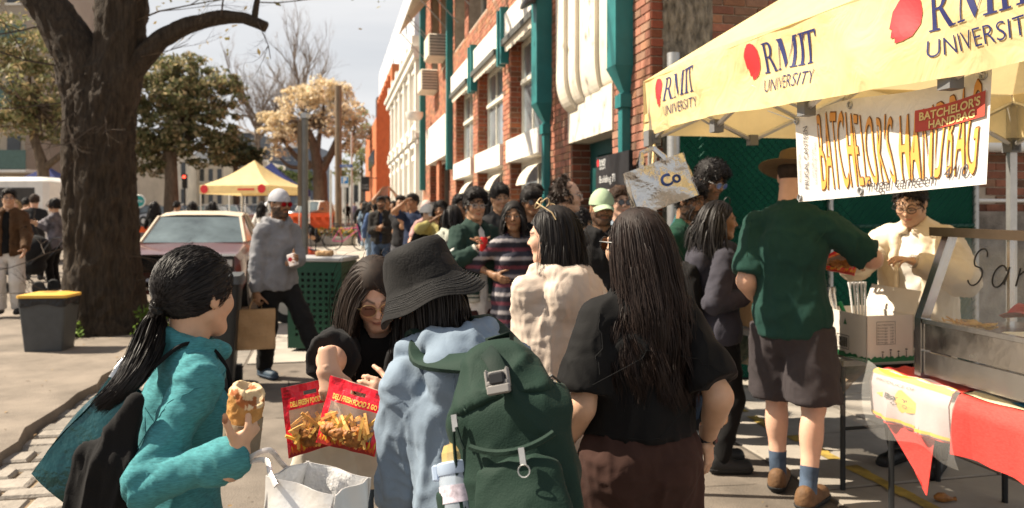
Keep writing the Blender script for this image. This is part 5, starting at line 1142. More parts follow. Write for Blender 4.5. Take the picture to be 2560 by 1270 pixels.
from mathutils.bvhtree import BVHTree
def seam(P,key,pts,r=.0016,m=None,name='seam',n=14,off=.0005,closed=False):
    """a stitched line laid on a garment: pts are in figure space and fall to the nearest cloth"""
    o = P['made'][key]; me = o.data; nv = len(me.vertices); co = np.empty(nv * 3,np.float32); me.vertices.foreach_get('co',co); co = co.reshape(-1,3)
    if '_bvh' not in P: P['_bvh'] = {}
    if key not in P['_bvh']:
        P['_bvh'][key] = BVHTree.FromPolygons([tuple(c) for c in co],[tuple(p.vertices) for p in me.polygons])
    bv = P['_bvh'][key]; out = []
    for a,b in zip(pts,pts[1:]):
        for k in range(n): out.append(Vector(a).lerp(Vector(b),k / n))
    out.append(Vector(pts[-1])); res = []
    for q in out:
        h = bv.find_nearest(q)
        if h[0] is not None: res.append(h[0] + h[1] * off)
    mb = MB(); mb.tube(res,r,5,cap=False); return mb.build(name,m,o)
# ================================================================== THE PEOPLE
NOIR = (.014,.011,.010); BRN = (.05,.028,.016)
LENS_D = mat('lens_dark',(.012,.01,.01),.06,spec=.9,var=0); LENS_R = mat('lens_red',(.45,.01,.02),.08,.6,var=.2,vs=30,spec=.9); LENS_B = mat('lens_blue',(.05,.10,.32),.06,.2,var=0,spec=.9)
LENS_T = mat('lens_tint',(.10,.035,.02),.05,var=0,alpha=.62,spec=.9); LENS_C = mat('lens_clear',(.6,.62,.62),.03,var=0,alpha=.12,spec=.9)
GOLDF = mat('gold_frame',(.55,.40,.20),.3,.9,var=0); BLKF = mat('black_frame',(.015,.014,.014),.3,var=0); TORT = mat('cream_frame',(.62,.46,.26),.3,var=.2,vs=60)
C = lambda n,c,**k: cloth(n,c,**k)
black = C('black',(.007,.0065,.0065)); black2 = C('washed_black',(.012,.0115,.012)); charc = C('charcoal',(.022,.0215,.023)); navy = C('navy',(.018,.028,.06)); denim = C('denim',(.055,.085,.14),var=.2); ldenim = C('light_denim',(.16,.22,.29),var=.2); white = C('white',(.74,.71,.66)); grey = C('grey_marl',(.21,.21,.222),var=.18); brown = C('brown_wool',(.085,.045,.022),var=.25); cream = C('cream',(.62,.53,.42)); olive = C('olive',(.19,.18,.10)); purple = C('mauve',(.17,.16,.24)); yellowt = C('pale_yellow',(.42,.36,.14)); blue = C('blue',(.06,.10,.2)); green = C('forest',(.018,.07,.045)); grn2 = C('tee_green',(.013,.046,.037)); maroon = C('maroon',(.05,.02,.018)); shortsm = C('shorts_grey',(.042,.035,.037)); pink = C('pink',(.5,.3,.28))
sneaker = dict(m=mat('white_shoe',(.6,.58,.54),.6),sole=WHITEP); blk = dict(m=mat('black_shoe',(.016,.016,.016),.5),sole=RUBBER); brownsh = dict(m=mat('brown_shoe',(.14,.075,.035),.7,var=.3,vs=20,bump=.4,bs=60),sole=RUBBER)
def tee(m,**k): return dict(dict(m=m,name='t_shirt',sleeve=.36,hem=-.04,off=.009),**k)
def jkt(m,**k): return dict(dict(m=m,name='jacket',sleeve=1.0,hem=-.06,off=.014,open=.026,collar=1),**k)
def hoodie(m,**k): return dict(dict(m=m,name='hoodie',sleeve=1.0,hem=-.05,off=.016,hood=1.0),**k)
def trs(m,**k): return dict(dict(m=m,name='trousers',len=1.0),**k)
H_S = dict(style='short'); H_C = dict(style='curly',vol=.012,thick=.018); H_L = dict(style='long',len=.40); H_B = dict(style='bob',len=.26)
def sung(m=BLKF,l=LENS_D): return dict(m=m,lens=l,r=.026,th=.002)

# ---------------- foreground
TEALM = mat('teal_marl',(.056,.22,.24),.85,0,.28,60,.3,200,sheen=.03,spec=.2,wr=.35,stretch=(1,1,5))
PA = person('woman in teal zip jacket with ponytail holding a bitten wrap',px=425,Y=2.06,H=1.545,face=(.80,.60),sex='f',skin='asian',res='n',lean=.10,head=(.42,.02,.0),hdup=-.02,
    wR=W(598,1138,1.83),wL=W(560,1120,2.02),poleR=(.35,-.55,-.9),poleL=(-.3,-.3,-.9),hR=dict(f=(.42,.12,.80),p=(-.75,.25,.25),curl=[.55,.62,.68,.75],thumb=.10),hL=dict(f=(.8,-.1,.5),p=(0,-.7,.6),curl=.6),
    top=dict(m=TEALM,name='jacket',off=.006,loose=.002,hem=-.10,sleeve=1.0,fold=.011,ff=(14,14,9),collar=1,bunch=1),bottom=trs(charc),shoes=blk,lookdown=True,
    hair=dict(style='tail',n=4600,w=.0015,tie=(.0,-.122,-.018),thick=.010,line=(.062,.060),rough=.5,tr=.038,guide=[W(402,775,2.08),W(382,820,2.04),W(360,890,1.97),W(318,960,1.92),W(255,1010,1.90)]))
GREYTOP = C('light_grey_top',(.34,.30,.29)); DENB = C('denim_pale',(.195,.250,.315),var=.16)
PB = person('long haired woman in black t-shirt and round sunglasses looking down into a red food bag',px=940,Y=2.98,H=1.555,face=(.20,-1),sex='f',skin='fair',res='n',lean=.30,crouch=.05,hunch=.08,head=(.06,.52,.10),hs=1.0,
    wR=W(818,922,2.29),wL=W(985,1000,2.36),poleR=(.3,-.1,-.5),poleL=(-.9,-.2,-.5),hR=dict(f=(.10,-.22,-.95),p=(.1,1,-.1),curl=[.3,.35,.4,.5],thumb=.3),hL=dict(f=(-.75,-.2,.35),p=(0,.8,-.4),curl=.5),
    top=dict(m=black2,name='t_shirt',sleeve=.50,off=.016,hem=-.02,bell=.012,straight=True),bottom=trs(C('washed_jeans',(.10,.13,.155),var=.2),wide=.02),lookdown=True,lip=(.42,.13,.11),haircol=(.030,.018,.012),
    glasses=dict(m=GOLDF,lens=LENS_T,r=.027,asp=.92,th=.0013),hair=dict(style='long',len=.42,part=.012,wave=.004,n=3800,w=.0016,back=-.2,thick=.011,rough=.55))
PC = person('person in black bucket hat and pale denim jacket with back to the lens',px=1240,Y=1.96,H=1.575,face=(-.34,.94),res='n',sex='f',skin='asian',lean=.26,hunch=.16,side=-.15,hdup=.01,head=(.45,.30,-.26),
    wL=W(1035,1060,2.30),wR=W(1120,1130,2.45),poleL=(-.25,-.5,-.9),poleR=(.9,-.3,-.7),hL=dict(f=(-.2,.3,.8),p=(.6,.6,0),curl=.6),top=dict(m=DENB,name='denim_jacket',off=.017,hem=-.16,straight=True,hood=1.0,fold=.017,loose=.010,drape=.006,ff=(12,12,7),bunch=1),bottom=trs(black),hair=dict(style='bob',len=.20,n=1400,w=.003,zmax=.015))
PD = person('woman in beige hooded coat with cream sunglasses pushed up in dark bobbed hair',px=1400,Y=3.35,H=1.63,face=(-.52,.85),sex='f',skin='fair',res='n',head=(.55,.05,0),wL=W(1352,1010,3.45),wR=W(1474,990,3.25),lean=.03,
    top=dict(m=C('beige_coat',(.55,.455,.375),var=.06,rough=.7),name='coat',off=.026,hem=-.30,vert=True,straight=True,hood=1.15,flare=.05,drape=.014,fold=.012,ff=(15,15,6),loose=.010),bottom=trs(cream),hair=dict(style='bob',len=.30,n=2800,w=.0020,wave=.003,part=-.02,back=-.3,tuck=.01),glasses=dict(m=TORT,r=.030,th=.0028,y=-.045,z=.086,tilt=.55))
PE = person('woman in boxy black shirt with long wavy dark hair seen from behind',px=1598,Y=2.60,H=1.63,fat=.94,face=(-.18,1),sex='f',skin='asian',res='n',head=(.55,-.02,.0),wL=W(1404,1128,2.66),wR=W(1768,1100,2.68),poleR=(.1,-1,.1),poleL=(-.1,-1,.1),hL=dict(f=(-.05,.1,-1),p=(1,.1,0),curl=.5),hR=dict(f=(.1,.12,-1),p=(-.8,.5,0),curl=.35,thumb=.2),
    top=dict(m=C('black_shirt',(.0055,.0052,.0052),rough=.8),name='shirt',off=.019,hem=.036,straight=True,sleeve=.43,bell=.008,fold=.017,ff=(9,9,6),collar=1),bottom=dict(m=C('brown_trousers',(.045,.022,.017)),name='trousers',off=.020,wide=.05,vox=.0085,fold=.013,waist=.062),haircol=(.022,.013,.010),
    hair=dict(style='long',len=.54,wave=.020,wf=2.4,grav=.46,w=.0016,n=5200,clump=80,cl=.5,tuck=.045,part=-.02,gd=(.14,-.02,-1),thick=.007,rough=.58),glasses=dict(m=TORT if False else BLKF,lens=mat('lens_amber',(.10,.04,.015),.08,var=0,spec=.9),r=.026,th=.003))
PF = person('man in dark green t-shirt shorts and wide brim hat with back to the lens',px=1978,Y=4.50,H=1.95,face=(.55,.83),skin='fair',res='m',fat=1.0,head=(-.1,.25,0),wR=W(2110,615,4.72),wL=W(1905,765,4.75),poleR=(.95,-.15,-.6),poleL=(-.15,-1,-.2),hR=dict(f=(.3,.9,.1),p=(-.6,0,-.5),curl=.5),feet=((.12,-.13),(-.10,.10)),barelegs=True,
    top=tee(grn2,off=.012,hem=-.06,sleeve=.44,fold=.016,bell=.004),bottom=dict(m=shortsm,name='shorts',vox=.009,len=.47,wide=.03,off=.014),shoes=dict(m=brownsh['m'],sole=RUBBER,sock=C('blue_sock',(.07,.10,.15),var=.5)),hair=dict(style='buzz',thick=.006),hat=dict(type='wide',m=C('felt_hat',(.12,.08,.04))),haircol=(.04,.025,.015))
PG = person('food seller in cream lab coat and glasses looking down behind the counter',pos=(2.57,5.05,gz(5.05)),H=1.81,face=(-.72,-.69),skin='asian',res='m',lean=.12,head=(.05,.50,0),wR=W(2178,640,4.78),wL=W(2290,655,4.70),poleR=(.9,-.2,-.6),poleL=(-.9,.1,-.9),hR=dict(f=(-.7,-.4,-.2),p=(.2,-.3,-.8),curl=.5),hL=dict(f=(-.85,-.1,.18),p=(.1,.25,-.9),curl=[.25,.35,.4,.45]),
    top=tee(white,off=.006),over=dict(m=C('lab_coat',(.68,.58,.44),rough=.75),name='lab_coat',off=.020,hem=-.22,open=.050,straight=True,collar=1,loose=.014,fold=.014),bottom=trs(charc),shoes=blk,hair=dict(style='short',line=(.060,.066)),glasses=dict(m=BLKF,lens=LENS_C,r=.024,asp=.78,th=.0022),lookdown=True)
# seams and hems
def lc(P,t,x,y): return Vector(P['Mi'] @ P['sT'](t)) + (P['Mi'].to_3x3() @ P['Rs']) @ Vector((x,y,0)) * P['u']
DST = mat('denim_thread',(.20,.26,.34),.8); BST = mat('black_seam',(.006,.006,.006),.9); CST = mat('coat_seam',(.40,.32,.25),.9); TST = mat('teal_seam',(.03,.15,.17),.9); GST = mat('green_seam',(.012,.05,.036),.9)
for dz_ in (0,.006): seam(PC,'top',[lc(PC,.215 + dz_,x,-.3) for x in (-.13,-.06,0,.06,.13)],.0012,DST)
for sx in (-1,1):
    for dx_ in (0,.005): seam(PC,'top',[lc(PC,t,sx * (.075 + dx_),-.3) for t in (.21,.12,.0,-.1)],.0012,DST)
seam(PE,'top',[lc(PE,.225,x,-.3) for x in (-.12,-.06,0,.06,.12)],.0012,BST); seam(PE,'top',[lc(PE,.055,x,-.3) for x in (-.12,-.06,0,.06,.12)],.0011,BST)
for sx in (-1,1): seam(PE,'top',[lc(PE,.28,sx * .10,-.05),lc(PE,.23,sx * .105,-.12),lc(PE,.17,sx * .10,-.10)],.0014,BST)
seam(PD,'top',[lc(PD,t,.0,-.3) for t in (.2,.1,0,-.1,-.25)],.0014,CST); seam(PD,'top',[lc(PD,-.2,x,-.3) for x in (-.1,0,.1)],.0014,CST)
seam(PA,'top',[lc(PA,.28,.09,.05),lc(PA,.24,.11,-.03),lc(PA,.18,.10,-.08)],.0012,TST); seam(PA,'top',[lc(PA,t,.06,-.2) for t in (.24,.1,0)],.0011,TST)
for sx in (-1,1): seam(PF,'top',[lc(PF,.28,sx * .10,.0),lc(PF,.23,sx * .11,-.08),lc(PF,.17,sx * .105,-.08)],.002,GST)
seam(PF,'bottom',[lc(PF,t,.0,-.3) for t in (.0,-.05,-.1)],.003,mat('shorts_seam',(.03,.026,.028),.9)); seam(PF,'bottom',[lc(PF,-.035,x,-.3) for x in (.03,.085)],.003,mat('shorts_seam'),'pocket_welt'); seam(PF,'bottom',[lc(PF,-.035,x,-.3) for x in (-.03,-.085)],.003,mat('shorts_seam'),'pocket_welt')
# gloves belong to the seller
# ---------------- middle distance
INNER = C('inner_tee',(.010,.045,.027))
PH = person('young woman in dark grey hoodie with backpack smiling in profile at the stall',px=1790,Y=5.02,H=1.66,face=(.93,.15),sex='f',res='m',head=(-.12,.02,0),wR=W(1868,742,4.9),wL=W(1868,735,5.2),poleR=(.3,-.7,-.8),hR=dict(f=(.9,.1,.35),p=(0,.5,-.8),curl=.6),top=hoodie(C('hoodie_charcoal',(.045,.043,.055)),off=.016),bottom=trs(black,wide=-.004),shoes=blk,hair=dict(style='long',len=.36,thick=.010,back=-.6,n=1800,tuck=.0))
PI = person('bearded man in green printed t-shirt at the fence',px=1712,Y=5.72,H=1.80,face=(.75,-.62),res='m',beard=.95,head=(-.15,.22,0),top=tee(INNER,off=.012),bottom=trs(denim),hair=dict(style='curly',thick=.018,vol=.012,n=1600),wR=W(1690,745,5.45),wL=W(1800,730,5.5))
PJ = person('tall man in blue mirrored glasses and teal t-shirt behind the bearded man',px=1752,Y=6.05,H=1.98,face=(.72,-.68),res='m',beard=.7,head=(-.1,.42,0),top=tee(C('teal_tee',(.02,.09,.10))),bottom=trs(black),hair=dict(style='short',vol=.02,thick=.016,n=1600,line=(.078,.052)),glasses=dict(m=GALV,lens=LENS_B,r=.024,th=.0016))
PK = person('man in pale green cap and black jacket facing the lens',px=1503,Y=5.95,H=1.74,face=(.12,-1),res='m',beard=.85,head=(0,.05,0),top=dict(jkt(black2,open=0,name='jacket'),open=None),bottom=trs(charc),hair=dict(style='buzz',thick=.006),hat=dict(type='cap',m=C('mint',(.36,.46,.30))))
PL = person('person with brown hair and sunglasses half hidden behind the green cap',px=1546,Y=6.9,H=1.78,face=(.3,-.9),res='m',skin='fair',top=tee(C('pale_blue',(.3,.36,.42))),bottom=trs(denim),haircol=(.09,.05,.03),hair=dict(style='short',vol=.015),glasses=sung())
PM = person('balding curly haired man in dark t-shirt in profile by the door',px=1412,Y=6.45,H=1.84,face=(.95,-.1),res='m',skin='fair',fat=1.1,head=(-.08,.04,0),top=tee(charc),bottom=trs(denim),hair=dict(style='curly',bald=1,thick=.020,n=2200,len=.035),haircol=(.03,.018,.012),glasses=dict(m=GALV,lens=LENS_C,r=.02,asp=.8))
PN = person('person in mauve shirt behind the balding man',px=1452,Y=7.3,H=1.60,face=(.5,.8),res='f',skin='tan',top=tee(purple),bottom=trs(denim),hair=H_S)
def striped(V,d):
    z = V[:,2] * 1.0; t = (z / .048) % 3; c = np.where((t < .9)[:,None],(.030,.028,.036),np.where((t < 1.5)[:,None],(.34,.31,.31),np.where((t < 2.4)[:,None],(.045,.045,.06),(.15,.045,.06)))); return c
PO = person('woman in horizontally striped three quarter sleeve dress in the queue',px=1284,Y=6.6,H=1.66,face=(.45,-.9),sex='f',res='m',skin='indian',head=(-.5,.02,0),barelegs=True,wR=W(1236,690,6.5),top=dict(m=mat('striped_knit',(1,1,1),.9,attr=True,var=.08,bump=.2,bs=200,spec=.15),name='dress',sleeve=.74,hem=-.20,vert=True,straight=True,off=.012,flare=.05,paint=striped,fold=.008),bottom=dict(m=black,name='shorts',len=.3),hair=dict(style='bob',len=.20),shoes=blk)
PP = person('tall man in open dark jacket standing behind the striped dress',px=1252,Y=7.75,H=1.83,face=(.35,-.94),res='m',skin='tan',head=(-.1,.1,.1),top=tee(black),over=jkt(C('jacket_charcoal',(.028,.027,.028))),bottom=trs(black),hair=dict(style='short',vol=.012,line=(.08,.045)))
PQ = person('man in round sunglasses with a thick fringe in the queue',px=1326,Y=7.7,H=1.78,face=(.3,-.95),res='m',skin='indian',top=tee(black),bottom=trs(charc),hair=dict(style='curly',vol=.02,thick=.02,line=(.085,.04)),glasses=sung())
PR = person('dark haired man behind the man in round sunglasses',px=1330,Y=8.7,H=1.84,face=(.6,-.8),res='f',skin='tan',top=tee(blue),bottom=trs(black),hair=dict(style='curly',vol=.02,thick=.02))
def varsity(V,d):
    z = V[:,2]; hz = d['sT'](-.06)[2]; c = np.tile((.013,.034,.026),(len(V),1)); m = ((z - hz) < .065) & (np.hypot(V[:,0] - d['pel'].x,V[:,1] - d['pel'].y) < .24); st = ((z - hz) / .013).astype(int) % 2 == 0; c[m & st] = (.42,.40,.34)
    for s_ in (1,-1):
        a,e,w = d['arms'][s_]; q = np.linalg.norm(V - A(w),axis=1); mm = q < .075; c[mm & ((q / .014).astype(int) % 2 == 0)] = (.42,.40,.34)
    return c
PS = person('man in dark green varsity jacket over white t-shirt holding a red can',px=1186,Y=6.85,H=1.76,face=(.62,-.78),res='m',skin='tan',head=(-.35,.08,0),wR=W(1198,622,6.6),wL=W(1212,618,6.62),poleR=(.8,-.5,-.6),poleL=(-.8,-.5,-.6),hR=dict(f=(.5,-.5,0),p=(.3,.5,.2),curl=.5),top=dict(tee(white),hem=-.13,off=.008),over=dict(jkt(mat('varsity_wool',(1,1,1),.9,attr=True,var=.1,bump=.2,bs=200)),paint=varsity,open=.034),bottom=trs(maroon,wide=.02),hair=dict(style='curly',vol=.022,thick=.022,n=1600),glasses=dict(m=GALV,lens=LENS_C,r=.02,asp=.8))
PT = person('woman in a black head covering behind the varsity jacket',px=1232,Y=8.3,H=1.72,face=(.5,-.85),res='f',sex='f',skin='brown',top=dict(tee(black),sleeve=1.0,hood=1.4),bottom=dict(m=black,name='skirt',skirt=.42),hair=dict(style='long',len=.22,thick=.02))
PU = person('woman with pale grey sleeves and a dark backpack in the queue',px=1132,Y=8.6,H=1.62,face=(-.1,.95),res='f',sex='f',skin='tan',head=(.5,0,0),top=dict(C and hoodie(C('sage_grey',(.36,.37,.31))),hood=.9),bottom=trs(black),hair=dict(style='bob',len=.22))
PV = person('woman in pale yellow top with dark fringe facing the lens',px=1102,Y=10.2,H=1.68,face=(-.1,-1),res='f',sex='f',skin='indian',wR=W(1092,545,9.95),wL=W(1098,560,9.95),top=dict(tee(yellowt),sleeve=.8),bottom=trs(denim),hair=dict(style='bob',len=.16,line=(.085,.035)))
PW = person('person in white cap and black t-shirt with a maroon jumper round the waist',px=1068,Y=10.4,H=1.62,face=(.8,-.5),res='f',skin='asian',top=tee(black),bottom=trs(charc),hair=dict(style='buzz',thick=.006),hat=dict(type='cap',m=C('cap_white',(.6,.58,.55))),glasses=sung())
PX = person('person in pale pink cap behind the white cap',px=1066,Y=12.4,H=1.68,face=(.6,-.7),res='f',skin='fair',top=tee(pink),bottom=trs(denim),hair=dict(style='buzz',thick=.006),hat=dict(type='cap',m=C('cap_pink',(.55,.42,.38))))
PY1 = person('man in navy t-shirt shading his face with a raised arm',px=1034,Y=13.6,H=1.80,face=(-.5,-.85),res='f',head=(-.1,0,0),wR=W(1012,505,13.35),poleR=(.9,.3,-.6),top=tee(navy),bottom=trs(charc),hair=dict(style='short',vol=.01))
PZ = person('man in dark t-shirt with folded arms beside the navy t-shirt',px=1004,Y=14.6,H=1.78,face=(-.3,-.95),res='f',skin='tan',wR=W(1010,545,14.3),wL=W(995,545,14.3),top=tee(charc),bottom=trs(C('grey_jeans',(.10,.10,.11))),hair=dict(style='short',vol=.01))
PAA = person('bearded man in dark quilted jacket with clasped hands',px=953,Y=16.2,H=1.78,face=(.1,-1),res='f',beard=.95,wR=W(946,570,15.95),wL=W(951,574,15.95),top=tee(navy),over=jkt(C('quilted',(.028,.026,.024))),bottom=trs(denim),hair=dict(style='short',vol=.012))
PAB = person('man with both hands raised behind his head',px=966,Y=17.6,H=1.80,face=(.1,-1),res='f',wR=W(951,478,17.7),wL=W(982,478,17.7),poleR=(1,.2,.5),poleL=(-1,.2,.5),head=(0,-.15,0),top=tee(black),bottom=trs(black),hair=H_S)
PAC = person('person in light blue denim behind the quilted jacket',px=938,Y=18.6,H=1.72,face=(-.4,.9),res='f',skin='tan',top=dict(tee(blue),sleeve=1.0),bottom=trs(ldenim),hair=H_S)
far_group = [(926,27,(-.3,.9),'f',ldenim,black,'woman with long hair and black backpack in pale jeans'),(914,29,(.3,.8),'f',ldenim,ldenim,'woman in pale denim jacket at the end of the queue'),(905,31,(.2,-.9),'m',navy,black,'person in dark clothes last in the queue'),(868,62,(.1,.9),'m',black,black,'distant walker in black on the footpath'),(886,70,(0,-1),'m',ldenim,purple,'distant walker in mauve on the footpath')]
for (px,Y,fc,sx,bt_,tp,lab) in far_group: person(lab,px=px,Y=Y,H=1.72,face=fc,sex=sx,res='f',skin='tan',top=dict(tee(tp),sleeve=1.0),bottom=trs(bt_),hair=H_L if sx == 'f' else H_S,shoes=sneaker)
for (px,Y,H_,fc,sx,sk,tp,lab,hr) in ((1150,9.6,1.74,(.4,-.9),'m','indian',black,'man in black between the pale sleeves and the varsity jacket',H_C),(1086,11.6,1.66,(.5,.8),'f','tan',C('cream_knit',(.45,.4,.32)),'woman in cream knit deep in the queue',H_L),(1020,15.8,1.74,(.3,-.9),'m','indian',C('slate',(.06,.07,.09)),'man in slate top behind the folded arms',H_S),(984,18.2,1.70,(-.2,-.95),'f','indian',black,'dark haired woman at the far wall of the queue',H_L),(1170,10.8,1.78,(.1,-1),'m','tan',denim,'man in denim shirt far behind the varsity jacket',H_S),(1390,8.4,1.76,(.5,-.8),'m','indian',charc,'man in charcoal by the teal downpipe',H_C),(944,21,1.76,(.2,.9),'m','tan',C('khaki',(.16,.14,.09)),'person in khaki beyond the quilted jacket',H_S)):
    person(lab,px=px,Y=Y,H=H_,face=fc,sex=sx,res='f',skin=sk,top=dict(tee(tp),sleeve=random.choice([.36,1.0])),bottom=trs(random.choice([denim,black,charc])),hair=hr)
# hoodie man walking
PHM = person('man in grey hoodie backwards cap and red sunglasses striding with a paper bag',px=692,Y=7.55,H=1.77,face=(.80,-.55),res='m',beard=.95,head=(-.05,.06,0),wR=W(640,742,7.35),wL=W(728,655,7.30),poleR=(.6,-.8,-.2),poleL=(-.8,-.3,-.8),hR=dict(f=(0,-.05,-1),p=(.3,.9,0),curl=.8),hL=dict(f=(.7,-.5,.2),p=(-.5,-.5,.2),curl=.6),feet=((.02,-.16),(-.12,.52)),lean=.03,
    top=hoodie(grey,off=.020,hem=-.05,cuff=.0),bottom=trs(C('black_jeans',(.011,.0105,.0105)),wide=.006),shoes=dict(m=mat('slide_navy',(.035,.06,.09),.6),sole=mat('slide_sole',(.03,.05,.08),.7),sock=C('white_sock',(.55,.54,.52))),hair=dict(style='buzz',thick=.006),hat=dict(type='cap',m=C('cap_grey',(.42,.42,.45)),back=True),glasses=sung(BLKF,LENS_R))
# left side of the street
def brownj(V,d): return np.tile((1,1,1),(len(V),1))
PL1 = person('person in brown jacket and white trousers walking at the left edge',px=22,Y=12.0,H=1.86,face=(.25,-.95),res='m',skin='asian',head=(.3,.05,0),wL=W(62,625,11.8),top=tee(black),over=jkt(brown,open=.036),bottom=trs(C('white_trousers',(.60,.57,.53)),wide=.02),shoes=blk,hair=dict(style='short',vol=.012),glasses=dict(m=BLKF,lens=LENS_C,r=.022))
PL2 = person('man in charcoal t-shirt seen from behind near the white van',px=86,Y=17.2,H=1.84,face=(-.4,.9),res='f',skin='fair',top=tee(charc),bottom=trs(black),hair=H_S,wL=W(58,525,17.3),haircol=(.05,.03,.02))
PL3 = person('woman in patterned grey top pushing a pram',px=138,Y=15.2,H=1.74,face=(-.9,-.1),res='f',sex='f',skin='asian',wR=W(92,560,15.0),wL=W(92,562,15.4),top=dict(tee(C('patterned_grey',(.12,.11,.12),var=.7)),sleeve=1.0,hem=-.08),bottom=trs(black),hair=dict(style='bob',len=.12))
PL4 = person('blonde woman in a green and white top by the white van',px=40,Y=18.6,H=1.72,face=(.3,-.9),res='f',sex='f',skin='fair',top=tee(C('mint_top',(.22,.36,.30),var=.5)),bottom=trs(denim),hair=H_B,haircol=(.36,.24,.12))
PL5 = person('person in white t-shirt beside the charcoal t-shirt',px=66,Y=19.6,H=1.78,face=(.2,.9),res='f',skin='tan',top=tee(white),bottom=trs(denim),hair=H_S)
for (px,Y,tp,lab,sx,sd) in ((386,21.5,black,'person in black jacket standing beyond the sedan roof','f',0),(442,22,grey,'person in grey hoodie standing beyond the sedan roof','m',0),(481,23,C('rust',(.2,.08,.05)),'woman in dark red top standing right of the grey hoodie','f',0),(532,23,charc,'long haired woman beside the white pallets','f',0),(655,22,white,'person in white seen past the sedan window','f',0)):
    person(lab,px=px,Y=Y,H=1.70,face=(.2,.9),sex=sx,res='f',skin='tan',top=dict(tee(tp),sleeve=1.0),bottom=trs(denim),hair=H_L if sx == 'f' else H_S)
person('person in black crouched on the planter edge beside the grey pole',px=790,Y=29,H=1.72,face=(-.85,-.3),res='f',skin='tan',crouch=.50,lean=.55,head=(0,.4,0),feet=((.12,.38),(-.12,.38)),wR=W(778,590,28.8),wL=W(776,590,29.2),top=dict(tee(black),sleeve=1.0),bottom=trs(black),hair=H_S)
# ================================================================== THE STALL
def trans_cloth(name,c,tr=.45,rough=.8):
    if name in _mats: return _mats[name]
    m = bpy.data.materials.new(name); m.use_nodes = True; nt = m.node_tree; b = nt.nodes['Principled BSDF']; out = nt.nodes['Material Output']
    tc = nt.nodes.new('ShaderNodeTexCoord'); nz = nt.nodes.new('ShaderNodeTexNoise'); nz.inputs['Scale'].default_value = 5; nz.inputs['Detail'].default_value = 5; nt.links.new(tc.outputs['Object'],nz.inputs[0])
    hv = nt.nodes.new('ShaderNodeHueSaturation'); hv.inputs['Color'].default_value = (*c,1); mr = nt.nodes.new('ShaderNodeMapRange'); mr.inputs[1].default_value = .3; mr.inputs[2].default_value = .7; mr.inputs[3].default_value = .9; mr.inputs[4].default_value = 1.06; nt.links.new(nz.outputs[0],mr.inputs[0]); nt.links.new(mr.outputs[0],hv.inputs['Value'])
    b.inputs['Roughness'].default_value = rough; b.inputs['Specular IOR Level'].default_value = .2; nt.links.new(hv.outputs[0],b.inputs['Base Color'])
    t = nt.nodes.new('ShaderNodeBsdfTranslucent'); nt.links.new(hv.outputs[0],t.inputs[0]); mx = nt.nodes.new('ShaderNodeMixShader'); mx.inputs[0].default_value = tr
    nt.links.new(b.outputs[0],mx.inputs[1]); nt.links.new(t.outputs[0],mx.inputs[2]); nt.links.new(mx.outputs[0],out.inputs[0])
    w1 = nt.nodes.new('ShaderNodeTexNoise'); w1.inputs['Scale'].default_value = 7; w1.inputs['Detail'].default_value = 3; w1.inputs['Distortion'].default_value = 1.2; nt.links.new(tc.outputs['Object'],w1.inputs[0]); bu = nt.nodes.new('ShaderNodeBump'); bu.inputs['Strength'].default_value = .5; bu.inputs['Distance'].default_value = .03; nt.links.new(w1.outputs[0],bu.inputs['Height']); nt.links.new(bu.outputs[0],b.inputs['Normal'])
    _mats[name] = m; return m
YCANV = trans_cloth('yellow_canvas',(.88,.70,.37),.35)
D0,D1,S0,S1 = 1.76,4.30,1.25,4.32
def SGz(d,s,z): p = SG(d,s); p.z += z; return p
MQ = empty('marquee',SG(D0,S1)); MQ.location = (0,0,0); tag(MQ,'big yellow canvas marquee with printed valance over the food stall','marquee')
pk = ((D0 + D1) / 2,(S0 + S1) / 2,3.25)
cn = [(D0,S0),(D0,S1),(D1,S1),(D1,S0)]
def roofpt(a,b,u,v):
    d,s = a[0] + (b[0] - a[0]) * u,a[1] + (b[1] - a[1]) * u; d,s = d + (pk[0] - d) * v,s + (pk[1] - s) * v; z = 2.36 + (pk[2] - 2.36) * v - .10 * math.sin(v * math.pi) * math.sin(u * math.pi) ** .5
    return SGz(d,s,z)
for a,b in zip(cn,cn[1:] + cn[:1]):
    mb = MB(); mb.grid(lambda u,v: roofpt(a,b,u,v),14,12); mb.build('canopy_panel',YCANV,MQ,smooth=True)
def wavy(x,y): return .020 * math.sin(x * 5.1 + 1) + .012 * math.sin(x * 11.3 + y * 9) + .010 * math.sin(x * 3.0 - y * 14) + .006 * math.sin(x * 27 + y * 20) * (1 - abs(y - .15) * 2)
def val_front(x,y,off=0.0): return SGz(D0 - off + wavy(x,y) * min(1,(.31 - y) / .2 + .25),S1 - x,2.05 + y + .02 * math.sin(x * 2.1))
mb = MB(); mb.grid(lambda u,v: val_front(u * (S1 - S0),v * .315),120,14); vf = mb.build('valance',YCANV,MQ,smooth=True)
mb = MB(); mb.grid(lambda u,v: SGz(D0 + u * (D1 - D0),S1 + .6 * wavy(u * 2.5 + 4,v * .3),2.05 + v * .315),60,8); mb.build('valance',YCANV,MQ,smooth=True)
mb = MB(); mb.grid(lambda u,v: SGz(D1,S0 + u * (S1 - S0),2.05 + v * .315),40,6); mb.build('valance',YCANV,MQ,smooth=True)
for x0 in (.16,1.13,2.10):
    mn,mr = MB(),MB(); logo(mn,mr,lambda x,y: val_front(x,y,.0035),x0,.145,.125); mn.build('printed_lettering',NAVY,vf); mr.build('printed_emblem',RED,vf)
mb = MB()
for z in (.02,.075): mb.grid(lambda u,v: val_front(-.012 + u * .06,z + v * .045,.012),3,3,th=.004)
mb.build('corner_tab',YCANV,MQ)
ALU = mat('aluminium',(.55,.54,.52),.42,.85,.12,12,.05,60)
def sqbar(mb,a,b,w=.028): mb.tube([a,b],w * .7,4)
